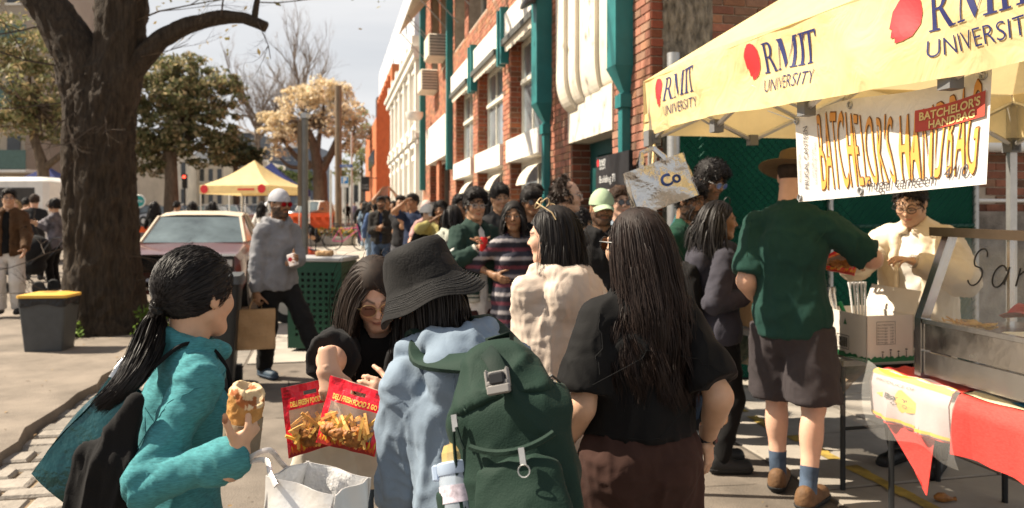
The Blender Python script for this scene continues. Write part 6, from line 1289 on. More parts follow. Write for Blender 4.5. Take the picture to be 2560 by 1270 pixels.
for (d,s) in ((D0 + .04,S1 - .03),(D1 - .04,S1 - .03),(D1 - .04,S0 + .03),(D0 + .04,S0 + .03)):
    mb = MB(); sqbar(mb,SGz(d,s,.0),SGz(d,s,2.3),.045); lg = mb.build('leg',ALU,MQ); mb = MB(); mb.box(SGz(d,s,2.03),(.075,.075,.09),(UD,US,UZ)); mb.build('corner_bracket',mat('grey_plastic',(.16,.16,.16),.5),lg); mb = MB(); mb.box(SGz(d,s,.02),(.12,.12,.02),(UD,US,UZ)); mb.build('foot_plate',ALU,lg)
for (a,b) in (((D0 + .05,S1 - .05),(D1 - .05,S1 - .05)),((D0 + .05,S0 + .05),(D0 + .05,S1 - .05)),((D1 - .05,S0 + .05),(D1 - .05,S1 - .05))):
    n = 4
    for i in range(n):
        p0 = (a[0] + (b[0] - a[0]) * i / n,a[1] + (b[1] - a[1]) * i / n); p1 = (a[0] + (b[0] - a[0]) * (i + 1) / n,a[1] + (b[1] - a[1]) * (i + 1) / n)
        for za,zb in ((2.03,2.30),(2.30,2.03)):
            mb = MB(); mb.tube([SGz(*p0,za),SGz(*p1,zb)],.014,6); mb.build('truss_bar',ALU,MQ)
        mb = MB(); mb.box(SGz(*p1,2.03),(.05,.05,.06),(UD,US,UZ)); mb.build('truss_joint',mat('grey_plastic'),MQ)
for (d,s) in ((D0 + .05,(S0 + S1) / 2),((D0 + D1) / 2,S1 - .05),(D1 - .05,(S0 + S1) / 2)):
    mb = MB(); mb.tube([SGz(d,s,2.28),SGz(pk[0],pk[1],2.75)],.014,6); mb.build('roof_strut',ALU,MQ)
mb = MB(); mb.tube([SGz(pk[0],pk[1],2.6),SGz(pk[0],pk[1],3.2)],.022,8); mb.build('roof_pole',ALU,MQ)
# vinyl banner under the valance
BN = empty('banner'); tag(BN,'white vinyl banner lettered BATCHELOR\'S HANDBAG hung under the marquee edge','banner')
VINYL = trans_cloth('white_vinyl',(.82,.80,.76),.25,.45)
def bnp(x,y,off=0.0):     # x 0..1 m from far end, y 0..0.345
    sag = .012 * math.sin(x * 9) * (y / .35) + .02 * math.sin(x * 3 + 1) * (1 - y / .35)
    return SGz(1.865 - off + sag,2.95 - x * 1.0,1.665 + .05 * x + y + .018 * math.sin(x * 6.3) * (y / .345))
mb = MB(); mb.grid(lambda u,v: bnp(u,v * .345),60,16); sheet_ = mb.build('sheet',VINYL,BN,smooth=True)
OR = ink('orange',(.80,.36,.085)); ORD = ink('orange_outline',(.20,.09,.03))
def tall(x,y):     # stretched wavy capitals
    t = (y - .03) / .29; return (x + .010 * math.sin(t * 5 + x * 4) - .012 * t,.035 + t * (.262 + .030 * math.sin(x * 7 + .5)))
for (m,off,bold,nm) in ((ORD,.0030,.004,'letter_outline'),(OR,.0050,-.008,'lettering')):
    mb = MB(); V,Fc = text_geo("BATCHELOR'S HANDBAG",bold,1.02); wid = 13.3; w_ = max(v[0] for v in text_geo("BATCHELOR'S HANDBAG",0,1.02)[0]); mb.add([bnp(*tall(.155 + x * .815 / w_,.03 + y * .29),off) for x,y in V],Fc); mb.build(nm,m,BN)
MK = ink('marker',(.10,.09,.09)); mb = MB(); rt = lambda x,y: bnp(.065 - y,x,.004); put_text(mb,'FRUGAL CANTEEN',rt,.05,-.012,.026,w=.245,bold=.004); mb.build('handwriting',MK,BN); mb = MB(); put_text(mb,'HOT CHICKS ONLY',lambda x,y: bnp(.112 - y,x,.004),.09,0,.012,w=.12,bold=-.01); mb.build('small_print',MK,BN); mb = MB(); put_text(mb,'SEASONED AND STUFFED',lambda x,y: bnp(.13 - y,x,.004),.06,0,.012,w=.165,bold=-.01); mb.build('small_print',MK,BN); mb = MB(); put_text(mb,'FRUGAL CANTEEN',lambda x,y: bnp(.028 - y,x,.004),.08,0,.013,w=.11,bold=-.012); mb.build('small_print',MK,BN); mb = MB(); put_text(mb,'frugal canteen',lambda x,y: bnp(x,y,.0065),.44,.018,.038,w=.35,shear=.2); mb.build('handwriting',MK,BN); mb = MB(); put_text(mb,'4/10.',lambda x,y: bnp(x,y,.0065),.83,.03,.038,w=.11,shear=.2); mb.build('handwriting',MK,BN)
mb = MB(); P = lambda x,y: bnp(x,y,.0075); mb.add([P(.70 + .2875 * i / 6,.345 - .145 + .075 * j) for i in range(7) for j in (0,1)],[(2 * i,2 * i + 2,2 * i + 3,2 * i + 1) for i in range(6)]); pt = mb.build('patch',ink('patch_red',(.50,.07,.045)),BN)
mb = MB(); put_text(mb,"BATCHELOR'S",lambda x,y: bnp(x,y,.0095),.72,.238,.026,w=.25,bold=.03); put_text(mb,'HANDBAG',lambda x,y: bnp(x,y,.0095),.76,.206,.024,w=.19,bold=.03); mb.build('patch_lettering',ink('patch_yellow',(.75,.55,.22)),BN)
for (x,y) in ((.012,.33),(.012,.018),(.36,.325),(.40,.02),(.97,.325)):
    mb = MB(); c = bnp(x,y,.004); mb.tube([c + US * .012 * math.cos(t) + UZ * .012 * math.sin(t) for t in np.linspace(0,6.28,13)],.004,5,cap=False); mb.build('eyelet',GALV,BN)
mb = MB(); mb.tube([bnp(.012,.33,.004),SGz(1.80,3.05,2.05)],.003,4); mb.tube([bnp(.97,.325,.004),SGz(1.80,2.0,2.08)],.003,4); mb.build('cable_tie',WHITEP,BN)
# ------------------------------------------------------------------ fence
FN = empty('fence'); tag(FN,'dark green shade cloth on a chain link fence behind the stall','fence')
SHADE = trans_cloth('shade_cloth',(.006,.070,.042),.12,.9)
mb = MB(); mb.grid(lambda u,v: SGz(2.95 + 3.0 * u,6.45 + .025 * math.sin(u * 23) + .02 * math.sin(u * 9 + v * 4),.1 + 2.7 * v),70,20); mb.build('shade_cloth',SHADE,FN,smooth=True)
for d in (2.88,4.4,5.95):
    mb = MB(); mb.tube([SGz(d,6.40,0),SGz(d,6.40,2.95)],.055 if d < 3 else .028,14); mb.build('post',GALV,FN,smooth=True)
for z in (1.45,2.8):
    mb = MB(); mb.tube([SGz(2.9,6.40,z),SGz(5.95,6.40,z)],.018,8); mb.build('rail',mat('green_rail',(.01,.06,.04),.5),FN)
mb = MB(); st = .075
for i in range(-40,42):
    for sg in (1,-1):
        d0 = 2.95 + i * st; z0 = .1; z1 = 2.75; dd0,zz0,dd1,zz1 = d0,z0,d0 + sg * (z1 - z0),z1
        for lim in (2.95,5.95):
            pass
        def clip(d,z): return d,z
        t0,t1 = 0.0,1.0
        if sg > 0: t0 = max(0,(2.95 - d0) / (z1 - z0)); t1 = min(1,(5.95 - d0) / (z1 - z0))
        else: t0 = max(0,(d0 - 5.95) / (z1 - z0)); t1 = min(1,(d0 - 2.95) / (z1 - z0))
        if t1 - t0 > .02: mb.tube([SGz(d0 + sg * (z1 - z0) * t0,6.38,z0 + (z1 - z0) * t0),SGz(d0 + sg * (z1 - z0) * t1,6.38,z0 + (z1 - z0) * t1)],.0035,3,cap=False)
tag(mb.build('chain_link',mat('green_wire',(.012,.07,.05),.4,.3),FN),kind='stuff')
# ------------------------------------------------------------------ tables
DKSTEEL = mat('dark_steel',(.03,.032,.034),.5,.5); TTOP = mat('table_top',(.30,.28,.25),.6)
def table(name,label,d0,d1,s0,s1,h=.76):
    t = empty(name); tag(t,label,'table'); mb = MB(); P = [(d0,s0),(d1,s0),(d1,s1),(d0,s1)]; mb.hexa([SGz(a,b,h - .03) for a,b in P] + [SGz(a,b,h) for a,b in P]); mb.build('table_top',TTOP,t)
    for (d,s) in ((d0 + .03,s0 + .05),(d0 + .03,s1 - .05),(d1 - .03,s0 + .05),(d1 - .03,s1 - .05)):
        mb = MB(); mb.tube([SGz(d,s,0),SGz(d,s,h - .03)],.016,8); mb.build('leg',DKSTEEL,t)
    for s in (s0 + .05,s1 - .05):
        mb = MB(); mb.tube([SGz(d0 + .03,s,.36),SGz(d1 - .03,s,.36)],.011,6); mb.build('stretcher',DKSTEEL,t)
    return t
table('trestle_table','trestle table nearest the lens carrying the glass display case',2.88,3.66,1.75,3.75)
table('trestle_table','far trestle table carrying the white box and paper bags',2.85,3.55,4.02,5.45)
# onion sack cloths draped on the near table
SACK = mat('red_mesh_sack',(.62,.055,.045),.6,var=.25,vs=60,bump=.6,bs=300,stretch=(1,1,3)); CLEARP = mat('clear_plastic',(.8,.78,.74),.12,var=0,alpha=.16,spec=.9)
def drape(s0,s1,drop,seed,dtop=.42):
    def fn(u,v):      # u along, v from table to hem
        s = s0 + (s1 - s0) * u; L = dtop + drop; q = v * L; f = .02 * math.sin(u * 14 + seed) + .012 * math.sin(u * 31 + seed * 2)
        if q < dtop: return SGz(2.86 + dtop - q,s,.768 + .010 * math.sin(u * 9 + v * 20 + seed) ** 2)
        k = (q - dtop); return SGz(2.855 - .03 * min(1,k / .06) + f * k / drop - .03 * k,s + .03 * math.sin(k * 8 + seed) * k,.768 - k)
    return fn
def sack(name,label,s0,s1,drop,seed,label_fn=None):
    mb = MB(); fn = drape(s0,s1,drop,seed); mb.grid(fn,40,44,th=.003); o = mb.build(name,SACK,smooth=True); tag(o,label,'sack','red onion sacks'); return o,fn
o1,f1 = sack('onion_sack','red mesh onion sack with yellow diamond label draped over the table corner',3.20,3.76,.24,1.0)
o2,f2 = sack('onion_sack','red mesh sack with blue lettering draped along the table front',2.0,3.17,.27,2.2)
def onto(fn,u0,u1,v0,v1,off=.006):
    def g(x,y):
        u,v = u0 + (u1 - u0) * x,v0 + (v1 - v0) * y; p = fn(u,v); e = .004; n = (fn(u + e,v) - p).cross(fn(u,v + e) - p); n.normalize()
        if n.dot(Vector((-1,-.6,.5))) < 0: n = -n
        return p + n * off
    return g
g1 = onto(f1,1,0,.985,.60); mb = MB(); mb.grid(lambda a,b: g1(a,b),16,12); lb = mb.build('printed_panel',mat('label_pink',(.46,.38,.38),.5),o1,smooth=True)
g1 = onto(f1,1,0,.985,.60,.009); mb = MB(); mb.grid(lambda a,b: g1(a,.84 + .10 * b),16,2); mb.grid(lambda a,b: g1(a,.02 + .06 * b),16,2); mb.add([g1(x,y) for x,y in ((.12,.48),(.45,.24),(.80,.40),(.45,.68))],[(0,1,2,3)]); mb.build('yellow_print',ink('sack_yellow',(.70,.42,.05)),lb)
g1b = onto(f1,1,0,.985,.60,.012); mb = MB(); put_text(mb,'Batlow',g1b,.28,.46,.10,w=.32,bold=.02); mb.build('black_print',BLK,lb); mb = MB(); put_text(mb,'ONIONS',g1b,.34,.36,.06,w=.28); mb.build('black_print',BLK,lb); mb = MB(); put_text(mb,'PRODUCE OF',g1b,.1,.72,.05,w=.5,bold=-.01); mb.build('black_print',BLK,lb)
g2 = onto(f2,1,0,.60,.30); mb = MB(); mb.grid(lambda a,b: g2(a,b),24,8); lb = mb.build('printed_panel',mat('label_cream',(.66,.58,.40),.5),o2,smooth=True)
g2b = onto(f2,1,0,.60,.30,.010); mb = MB(); put_text(mb,'Onions',g2b,.18,.22,.5,w=.72,bold=.05,shear=.3); mb.build('blue_print',ink('sack_blue',(.02,.16,.28)),lb)
# hanging corner of the sack and clear plastic sheet
mb = MB(); mb.grid(lambda u,v: SGz(2.845 - .02 * v,3.30 + (.46 - .42 * v) * u + .04 * v,.60 - .36 * v * (.75 + .25 * math.sin(1.57 * (1 - u * .75)))),12,12,th=.003); tag(mb.build('onion_sack',SACK,smooth=True),'pointed red mesh sack corner hanging below the table edge','sack','red onion sacks')
mb = MB(); mb.grid(lambda u,v: SGz(2.80 - .05 * math.sin(v * 3) - .02 * math.sin(u * 20),3.1 + 1.2 * u,.80 - .34 * v + .02 * math.sin(u * 13 + v * 5)),40,14); tag(mb.build('plastic_sheet',CLEARP,smooth=True),'clear plastic sheet over the red sacks','plastic sheet')
mb = MB(); mb.grid(lambda u,v: SGz(2.84 + .6 * (1 - v) - .02 * math.sin(u * 20),4.05 + 1.42 * u,(.775 if v < .55 else .775 - (v - .55) * .55) + .015 * math.sin(u * 17 + v * 9)),46,16); tag(mb.build('plastic_sheet',mat('brown_plastic',(.38,.27,.17),.2,var=.6,vs=9,alpha=.75,spec=.8)),'crinkled plastic wrapped trays on the far table','plastic sheet')
# ------------------------------------------------------------------ glass display case
DC = empty('display_case'); tag(DC,'stainless steel and glass food display case on the near table','display case')
dS0,dS1 = 1.85,3.52; dA = 2.93
def dp(d,s,z): return SGz(dA + d,s,.775 + z)
def beam(mb,pts,w=.035,up=None): mb.tube(pts,w * .7,4,up=up)
CG = mat('case_glass',(.75,.78,.78),.02,0,0,alpha=.14,spec=.9)
for s in (dS1,dS0):
    mb = MB(); w = .045
    for (a,b) in (((0,0),(0,.30)),((0,.30),(.17,.73)),):
        mb.hexa([dp(a[0] - .008,s - w / 2,a[1]),dp(a[0] + .05,s - w / 2,a[1]),dp(a[0] + .05,s + w / 2,a[1]),dp(a[0] - .008,s + w / 2,a[1]),dp(b[0] - .008,s - w / 2,b[1]),dp(b[0] + .05,s - w / 2,b[1]),dp(b[0] + .05,s + w / 2,b[1]),dp(b[0] - .008,s + w / 2,b[1])])
    mb.build('end_frame',STEEL,DC)
    mb = MB(); mb.tube([dp(.56,s,0),dp(.56,s,.73)],.018,4); mb.build('rear_post',STEEL,DC)
    mb = MB(); mb.add([dp(.05,s,.02),dp(.54,s,.02),dp(.54,s,.72),dp(.2,s,.72),dp(.05,s,.3)],[(0,1,2,3,4)]); mb.build('end_glass',CG,DC)
mb = MB(); P = [dp(.13,dS0 - .1,.73),dp(.64,dS0 - .1,.73),dp(.64,dS1 + .06,.73),dp(.13,dS1 + .06,.73)]; mb.hexa(P + [p + UZ * .012 for p in P]); mb.build('top_glass',mat('top_glass',(.18,.17,.15),.04,alpha=.7,spec=.9,var=0),DC)
mb = MB(); P = [dp(.12,dS0 - .1,.715),dp(.15,dS0 - .1,.715),dp(.15,dS1 + .07,.715),dp(.12,dS1 + .07,.715)]; mb.hexa(P + [p + UZ * .045 for p in P]); mb.build('top_rail',mat('bronze_rail',(.33,.24,.16),.3,.9,.15,6),DC)
mb = MB(); P = [dp(.004,dS0,.02),dp(.02,dS0,.02),dp(.02,dS1 - .03,.02),dp(.004,dS1 - .03,.02)]; mb.hexa(P + [p + UZ * .115 for p in P]); mb.build('front_panel',STEEL,DC)
mb = MB(); P = [dp(.004,dS0,.145),dp(.02,dS0,.145),dp(.02,dS1 - .03,.145),dp(.004,dS1 - .03,.145)]; mb.hexa(P + [p + UZ * .13 for p in P]); mb.build('front_panel',mat('scuffed_steel',(.62,.59,.55),.20,1.0,.04,3,.03,9,rvar=.10),DC)
mb = MB(); P = [dp(-.004,dS0,.278),dp(.03,dS0,.278),dp(.03,dS1 - .03,.278),dp(-.004,dS1 - .03,.278)]; mb.hexa(P + [p + UZ * .022 for p in P]); mb.build('front_rail',STEEL,DC)
mb = MB(); mb.add([dp(.012,dS0,.30),dp(.012,dS1 - .03,.30),dp(.18,dS1 - .03,.725),dp(.18,dS0,.725)],[(0,1,2,3)]); fg = mb.build('front_glass',CG,DC)
gf = lambda x,y: dp(.008 + .168 * ((y + .12) / .425),3.36 - x,.30 + y + .12)
mb = MB(); cu = lambda P,w=.004: mb.tube([gf(*p) - UD * .004 for p in P],w,5)
cu([(.10 + .035 * math.cos(t),.20 + .045 * math.sin(t)) for t in np.linspace(.2,4.2,12)] + [(.10 + .04 * math.cos(t),.115 + .045 * math.sin(t)) for t in np.linspace(1.0,-2.6,12)])
cu([(.24 + .035 * math.cos(t),.125 + .05 * math.sin(t)) for t in np.linspace(.6,6.0,16)] + [(.28,.17),(.28,.09)]); cu([(.34,.17),(.345,.09)]); cu([(.345,.14),(.37,.165),(.40,.15),(.405,.09)]); cu([(.50 + .035 * math.cos(t),.125 + .045 * math.sin(t)) for t in np.linspace(.6,5.8,14)])
mb.build('marker_scrawl',ink('marker_black',(.02,.018,.018)),fg)
mb = MB(); P = [dp(.03,dS0,.27),dp(.55,dS0,.27),dp(.55,dS1 - .04,.27),dp(.03,dS1 - .04,.27)]; mb.hexa([p - UZ * .02 for p in P] + P); mb.build('tray_deck',STEEL,DC)
# food and trays in the case
FRY = mat('fried_potato',(.58,.33,.09),.6,var=.25,vs=40,bump=.2,bs=80,sss=0)
def fries(name,n,fn,label,L=.07,parent=None):
    mb = MB()
    for i in range(n):
        p,a = fn(i); b = random.uniform(-.4,.4); d = Vector((math.cos(a) * math.cos(b),math.sin(a) * math.cos(b),math.sin(b))); l = L * random.uniform(.6,1.1); m_ = d.orthogonal().normalized() * random.uniform(-.006,.006); c = random.uniform(.75,1.15)
        mb.tube([p - d * l / 2,p + m_,p + d * l / 2],[.0042,.005,.004],4,c=(c,c * random.uniform(.9,1.05),c * random.uniform(.75,1.05)))
    o = mb.build(name,mat('chip',(.60,.36,.11),.55,var=.2,vs=60,attr=True),parent)
    if label: tag(o,label,'chips',kind='stuff')
    return o
fries('hot_chips',60,lambda i: (dp(.14 + random.uniform(-.07,.07),3.33 + random.uniform(-.1,.1),.278 + random.uniform(0,.025)),random.uniform(0,3.1)),'small heap of hot chips inside the display case')
mb = MB(); mb.grid(lambda u,v: dp(.06 + .40 * u,2.45 + .62 * v,.285 + .05 * math.sin(u * 3.1) * math.sin(v * 3.1) + .012 * math.sin(u * 11 + v * 7)),18,22,th=.004); tag(mb.build('white_paper',mat('white_paper',(.82,.80,.76),.7),smooth=True),'crumpled white paper lining the display case','paper')
mb = MB(); mb.grid(lambda u,v: dp(.42 + .12 * u,2.55 + .9 * v,.29 + .05 * abs(math.sin(v * 9 + u * 2)) + .03 * u),10,40,th=.003); tag(mb.build('plastic_bags',mat('red_plastic',(.55,.03,.05),.35,var=.3,vs=9,bump=.3,bs=30),smooth=True),'red plastic food bags laid behind the glass','bags')
# ------------------------------------------------------------------ things on the far table
CARD = mat('white_card',(.66,.60,.53),.8,var=.06,vs=4); CARDB = mat('kraft_paper',(.40,.245,.12),.8,var=.14,vs=6,bump=.3,bs=18)
bx = empty('cardboard_box'); tag(bx,'white printed cardboard produce box open at the top','box')
BA,BB,BH = 2.86,3.95,.26
def bp(d,s,z): return SGz(BA + .02 + d,3.86 + s,.778 + z)
W0,L0 = .30,.42
for (a,b) in (((0,0),(W0,0)),((W0,0),(W0,L0)),((W0,L0),(0,L0)),((0,L0),(0,0))):
    mb = MB(); n = Vector((b[1] - a[1],-(b[0] - a[0]),0)).normalized(); mb.hexa([bp(*a,0),bp(*b,0),bp(b[0] + n.x * -.006,b[1] + n.y * -.006,0),bp(a[0] - n.x * .006,a[1] - n.y * .006,0),bp(*a,BH),bp(*b,BH),bp(b[0] - n.x * .006,b[1] - n.y * .006,BH),bp(a[0] - n.x * .006,a[1] - n.y * .006,BH)]); mb.build('side_panel',CARD,bx)
mb = MB(); mb.add([bp(0,0,.01),bp(W0,0,.01),bp(W0,L0,.01),bp(0,L0,.01)],[(0,1,2,3)]); mb.build('base_panel',CARD,bx)
mb = MB(); mb.add([bp(W0,0,BH),bp(W0,L0,BH),bp(W0 + .05,L0,BH + .13),bp(W0 + .05,0,BH + .13)],[(0,1,2,3)]); mb.build('flap',CARD,bx)
fr = lambda x,y: bp(-.003,L0 - x,y); sd_ = lambda x,y: bp(x,-.003,y); GRP = ink('box_green',(.02,.14,.05))
mb = MB()
for (f,L_) in ((fr,L0),(sd_,W0)):
    n = 24; mb.add([f(L_ * i / n,y) for i in range(n + 1) for y in (.003,.030 + .006 * math.sin(i * 2.1) + .004 * math.sin(i * 5.3))],[(2 * i,2 * i + 2,2 * i + 3,2 * i + 1) for i in range(n)])
mb.add([fr(x,y) for x,y in ((.22,.19),(.25,.19),(.235,.225))],[(0,1,2)]); mb.build('green_print',GRP,bx)
mb = MB()
for i in range(16): x = .17 + i * .0055; mb.add([fr(x,.06),fr(x + .0015 + .002 * (i % 3),.06),fr(x + .0015 + .002 * (i % 3),.115),fr(x,.115)],[(0,1,2,3)])
for (x0,y0,x1,y1) in ((.155,.048,.27,.051),(.155,.125,.27,.128),(.155,.048,.158,.128),(.267,.048,.27,.128)): mb.add([fr(x0,y0),fr(x1,y0),fr(x1,y1),fr(x0,y1)],[(0,1,2,3)])
for (x0,y0,x1,y1) in ((.06,.10,.18,.102),(.06,.225,.18,.227),(.06,.10,.062,.227),(.178,.10,.18,.227)): mb.add([sd_(x0,y0),sd_(x1,y0),sd_(x1,y1),sd_(x0,y1)],[(0,1,2,3)])
for i in range(7): put_text(mb,'NUTRITION' if i == 6 else 'Energy  10',sd_,.068,.108 + i * .016,.008,w=.1)
for i in range(4):
    x = .1 + i * .05; mb.tube([sd_(x,.02),sd_(x,.05 + .01 * (i % 2))],.002,4); mb.lathe(sd_(x,.055 + .01 * (i % 2)),[(0,0),(.008,.004),(0,.008)],8)
mb.build('black_print',BLK,bx)
# silver insulated bags
SILV = mat('silver_foil',(.55,.54,.52),.2,1.0,.03,5,.3,6); NAVYI = ink('bag_blue',(.015,.04,.16))
def foil_bag(name,label,M,w,h,dpt,text=None,m=SILV,strap=True,tilt=0,open_=.5,group=None,inner=None,tx=.12,ts=.10):
    """soft rectangular carrier: M maps local (x width, y depth, z height) to the world"""
    b = empty(name); tag(b,label,'bag',group)
    def q(x,y,z): return M @ Vector((x,y,z))
    def wall(a0,a1,side):
        def fn(u,v):
            x = a0[0] + (a1[0] - a0[0]) * u; y = a0[1] + (a1[1] - a0[1]) * u; bul = math.sin(u * math.pi) * math.sin(min(1,v * 1.2) * math.pi) * .018 + .006 * math.sin(u * 9 + v * 7 + side); k = 1 if v < .95 else 1
            nx,ny = (a1[1] - a0[1]),-(a1[0] - a0[0]); L = math.hypot(nx,ny); f = (1 - (1 - open_) * v * (1 if abs(ny) < abs(nx) * .5 else 1)); return q(x + nx / L * bul,(y + ny / L * bul) * f,v * h)
        return fn
    c = [(-w / 2,-dpt / 2),(w / 2,-dpt / 2),(w / 2,dpt / 2),(-w / 2,dpt / 2)]; fns = []
    for i in range(4):
        f = wall(c[i],c[(i + 1) % 4],i); mb = MB(); mb.grid(f,14,14,th=.002); o = mb.build('side_panel',[m] if inner is None else [m],b,smooth=True); fns.append((f,o))
    mb = MB(); mb.add([q(*p,.002) for p in c],[(0,1,2,3)]); mb.build('base_panel',m,b)
    if inner:
        mb = MB()
        for i in range(4):
            f = wall(c[i],c[(i + 1) % 4],i); cc = lambda p: p + (q(0,0,h * .9) - p) * .05; mb.grid(lambda u,v: cc(f(u,v)),10,10)
        mb.build('lining',inner,b,smooth=True)
    if strap:
        for sy in (-1,1):
            mb = MB(); mb.tube([q(-w * .22,sy * dpt / 2 * open_,h * .8),q(-w * .2,sy * dpt / 2 * open_,h * 1.05),q(-w * .1,sy * dpt * .12,h * 1.3),q(w * .1,sy * dpt * .12,h * 1.3),q(w * .2,sy * dpt / 2 * open_,h * 1.05),q(w * .22,sy * dpt / 2 * open_,h * .8)],.014,6,flat=.12,up=(0,1,0)); mb.build('handle',m,b)
    if text:
        f,o = fns[0]; mb = MB(); off = lambda x,y: f(x / w + .0,y / h) + (M.to_3x3() @ Vector((0,-.004,0))); put_text(mb,text,off,w * tx,h * .42,ts * h / .3 * .9,bold=.03); mb.build('lettering',NAVYI,o)
    return b
def frame(o,x,z):
    x,z = Vector(x).normalized(),Vector(z); z = (z - x * z.dot(x)).normalized(); y = z.cross(x); M = Matrix((x,y,z)).transposed().to_4x4(); M.translation = Vector(o); return M
foil_bag('insulated_bag','silver insulated carrier bag standing in front of the white box',frame(bp(-.03,.52,.02),(.5,-.85,0),(0,0,1)),.36,.36,.12,'srs')
foil_bag('insulated_bag','crumpled silver insulated bag hanging from the marquee leg',frame(W(1668,514,4.45),(.84,.0,.30),(-.30,0,.84)),.34,.25,.10,'Co',tx=.5,open_=.8,ts=.085)
mb = MB(); mb.tube([SGz(D0 + .04,S1 - .06,2.0),W(1632,410,4.42),W(1640,425,4.42)],.008,5); tag(mb.build('bag_strap',YCANV),'twisted yellow tie holding the silver bag to the leg','strap')
# kraft paper bags on the far table, striped cup, tub of cutlery
mb = MB(); c0 = SGz(3.05,5.2,.78)
def pbag(u,v): a = u * 6.2832; x = .16 * max(-1,min(1,1.3 * math.cos(a))); y = .10 * max(-1,min(1,1.3 * math.sin(a))); return c0 + UD * x + US * y + UZ * (.30 * v + .02 * math.sin(a * 3) * v)
mb.grid(pbag,40,8,th=.002); tag(mb.build('paper_bag',CARDB),'open brown paper bag on the far table beside the hoodie','bag')
mb = MB(); c0 = SGz(2.98,4.95,.78); mb.lathe(c0,[(.03,0),(.032,.005),(.038,.10),(.036,.10),(.03,.01)],20); cup = tag(mb.build('cup',mat('cup_black',(.02,.02,.02),.5),smooth=True),'striped paper cup on the far table','cup')
for k in range(3): mb = MB(); mb.lathe(c0,[(.0335 + .002 * k,.025 + k * .025),(.0345 + .002 * k,.037 + k * .025)],20); mb.build('stripe',ink('cup_cream',(.6,.55,.45)),cup)
mb = MB()
for k in range(5): mb.tube([bp(.1 + .02 * k,.25,.2),bp(.09 + .025 * k,.27,.38 + .02 * (k % 2)),bp(.09 + .025 * k,.275,.42)],[.006,.006,.012],6)
tag(mb.build('plastic_cutlery',mat('white_plastic',(.75,.73,.70),.35)),'white plastic cutlery upright in the cardboard box','cutlery',kind='stuff')
mb = MB(); mb.tube([bp(.05,.2,.16),bp(.0,.24,.31)],.012,8); tag(mb.build('green_bottle',mat('green_plastic',(.02,.30,.08),.3)),'green capped bottle leaning in the box','bottle')
# gloves on the seller, drumstick on the ground
mb = MB(); p = G(2360,4.42); mb.tube([p + Vector((-.05,0,.035)),p + Vector((-.03,.004,.035)),p + Vector((0,.0,.034)),p + Vector((.03,-.004,.028)),p + Vector((.05,0,.026)),p + Vector((.065,.0,.027))],[.012,.024,.027,.014,.009,.013],12); tag(mb.build('chicken_drumstick',mat('roast_skin',(.30,.13,.035),.4,var=.4,vs=50,bump=.4,bs=90),smooth=True),'dropped roast drumstick on the concrete by the table leg','drumstick')
# ================================================================== CARRIED THINGS
def lmb(mb,P):                    # world -> figure space, so the mesh can be a child of the figure
    mb.v = [tuple(P['Mi'] @ Vector(v)) for v in mb.v]; return mb
# bucket hat
HATM = C('hat_black',(.0085,.008,.008),rough=.75,bump=.4,bs=160)
def hatp(a,r,z): return PC['hp'](r * math.cos(a) * .96,-.012 + r * math.sin(a) * 1.12,z)
prof = [(.0,.136),(.045,.136),(.074,.129),(.087,.106),(.094,.070),(.101,.030),(.104,.024),(.116,.006),(.131,-.014),(.146,-.033),(.148,-.037),(.145,-.038),(.130,-.020),(.104,.018)]
mb = MB(); n = 64; vs = []; fs = []
for i,(r,z) in enumerate(prof):
    for j in range(n):
        a = 2 * math.pi * j / n; w = (1 if r > .11 else 0) * (.012 * math.sin(2 * a + .6) + .007 * math.sin(5 * a)); c = .006 * math.sin(3 * a + z * 30) * (1 if .03 < z < .13 else .3); vs.append(hatp(a,r + c,z + w * (r - .1) / .05))
for i in range(len(prof) - 1):
    for j in range(n): fs.append((i * n + j,i * n + (j + 1) % n,(i + 1) * n + (j + 1) % n,(i + 1) * n + j))
mb.add(vs,fs); hat = lmb(mb,PC).build('bucket_hat',HATM,PC['o'],smooth=True,angle=60)
for k in range(7):     # stitch rows of the brim
    r = .110 + k * .0050; z = .012 - (r - .112) * .98; mb = MB(); mb.tube([hatp(a,r,z + (.012 * math.sin(2 * a + .6) + .007 * math.sin(5 * a)) * (r - .1) / .05 + .0012) for a in np.linspace(0,6.2832,65)],.0007,4,cap=False); lmb(mb,PC).build('brim_stitching',mat('stitch_grey',(.05,.05,.05),.7),hat)
# backpack on the denim jacket
BPM = C('backpack_green',(.011,.029,.020),rough=.72,var=.12,bump=.45,bs=260,wr=.35); BPD = C('backpack_dark',(.006,.017,.012),rough=.7)
zb,zt = W(1310,1340,1.66),W(1215,872,1.80); MBP = frame(zb,(.93,-.22,.22),zt - zb); hB = (zt - zb).length
BP = empty('backpack'); tag(BP,'dark green backpack worn over the pale denim jacket','backpack')
def field_obj(name,F_,m,parent,M,fo=.0,ff=(14,14,10),sd=3):
    V,Q = F_.mesh(); V = fold(V,Q,fo,ff,sd) if fo else V; V = relax(V,Q,1,.3); V = V @ np.array(M.to_3x3().transposed()) + A(M.translation); return link(name,mesh_np(name,V,Q),m,parent)
F_ = Field((-.2,-.16,-.05),(.2,.14,hB + .08),.0065); F_.cone((0,0,.05),(0,.0,hB * .62),.085,.085,.03,lat=(1,0,0),q=1.55).cone((0,.0,hB * .62),(-.01,.02,hB * .93),.082,.045,.03,lat=(1,0,0),q=1.5); F_.plane((0,.055,0),(0,1,0)); field_obj('main_compartment',F_,BPM,BP,MBP,.016,(7,7,4.5))
F_ = Field((-.2,-.2,-.05),(.2,.1,.3),.0065); F_.cone((.03,-.075,.03),(.03,-.075,.125),.036,.032,.03,lat=(1,0,0),q=2.7); pk_ = field_obj('front_pocket',F_,BPM,BP,MBP,.012,(8,8,7),5)
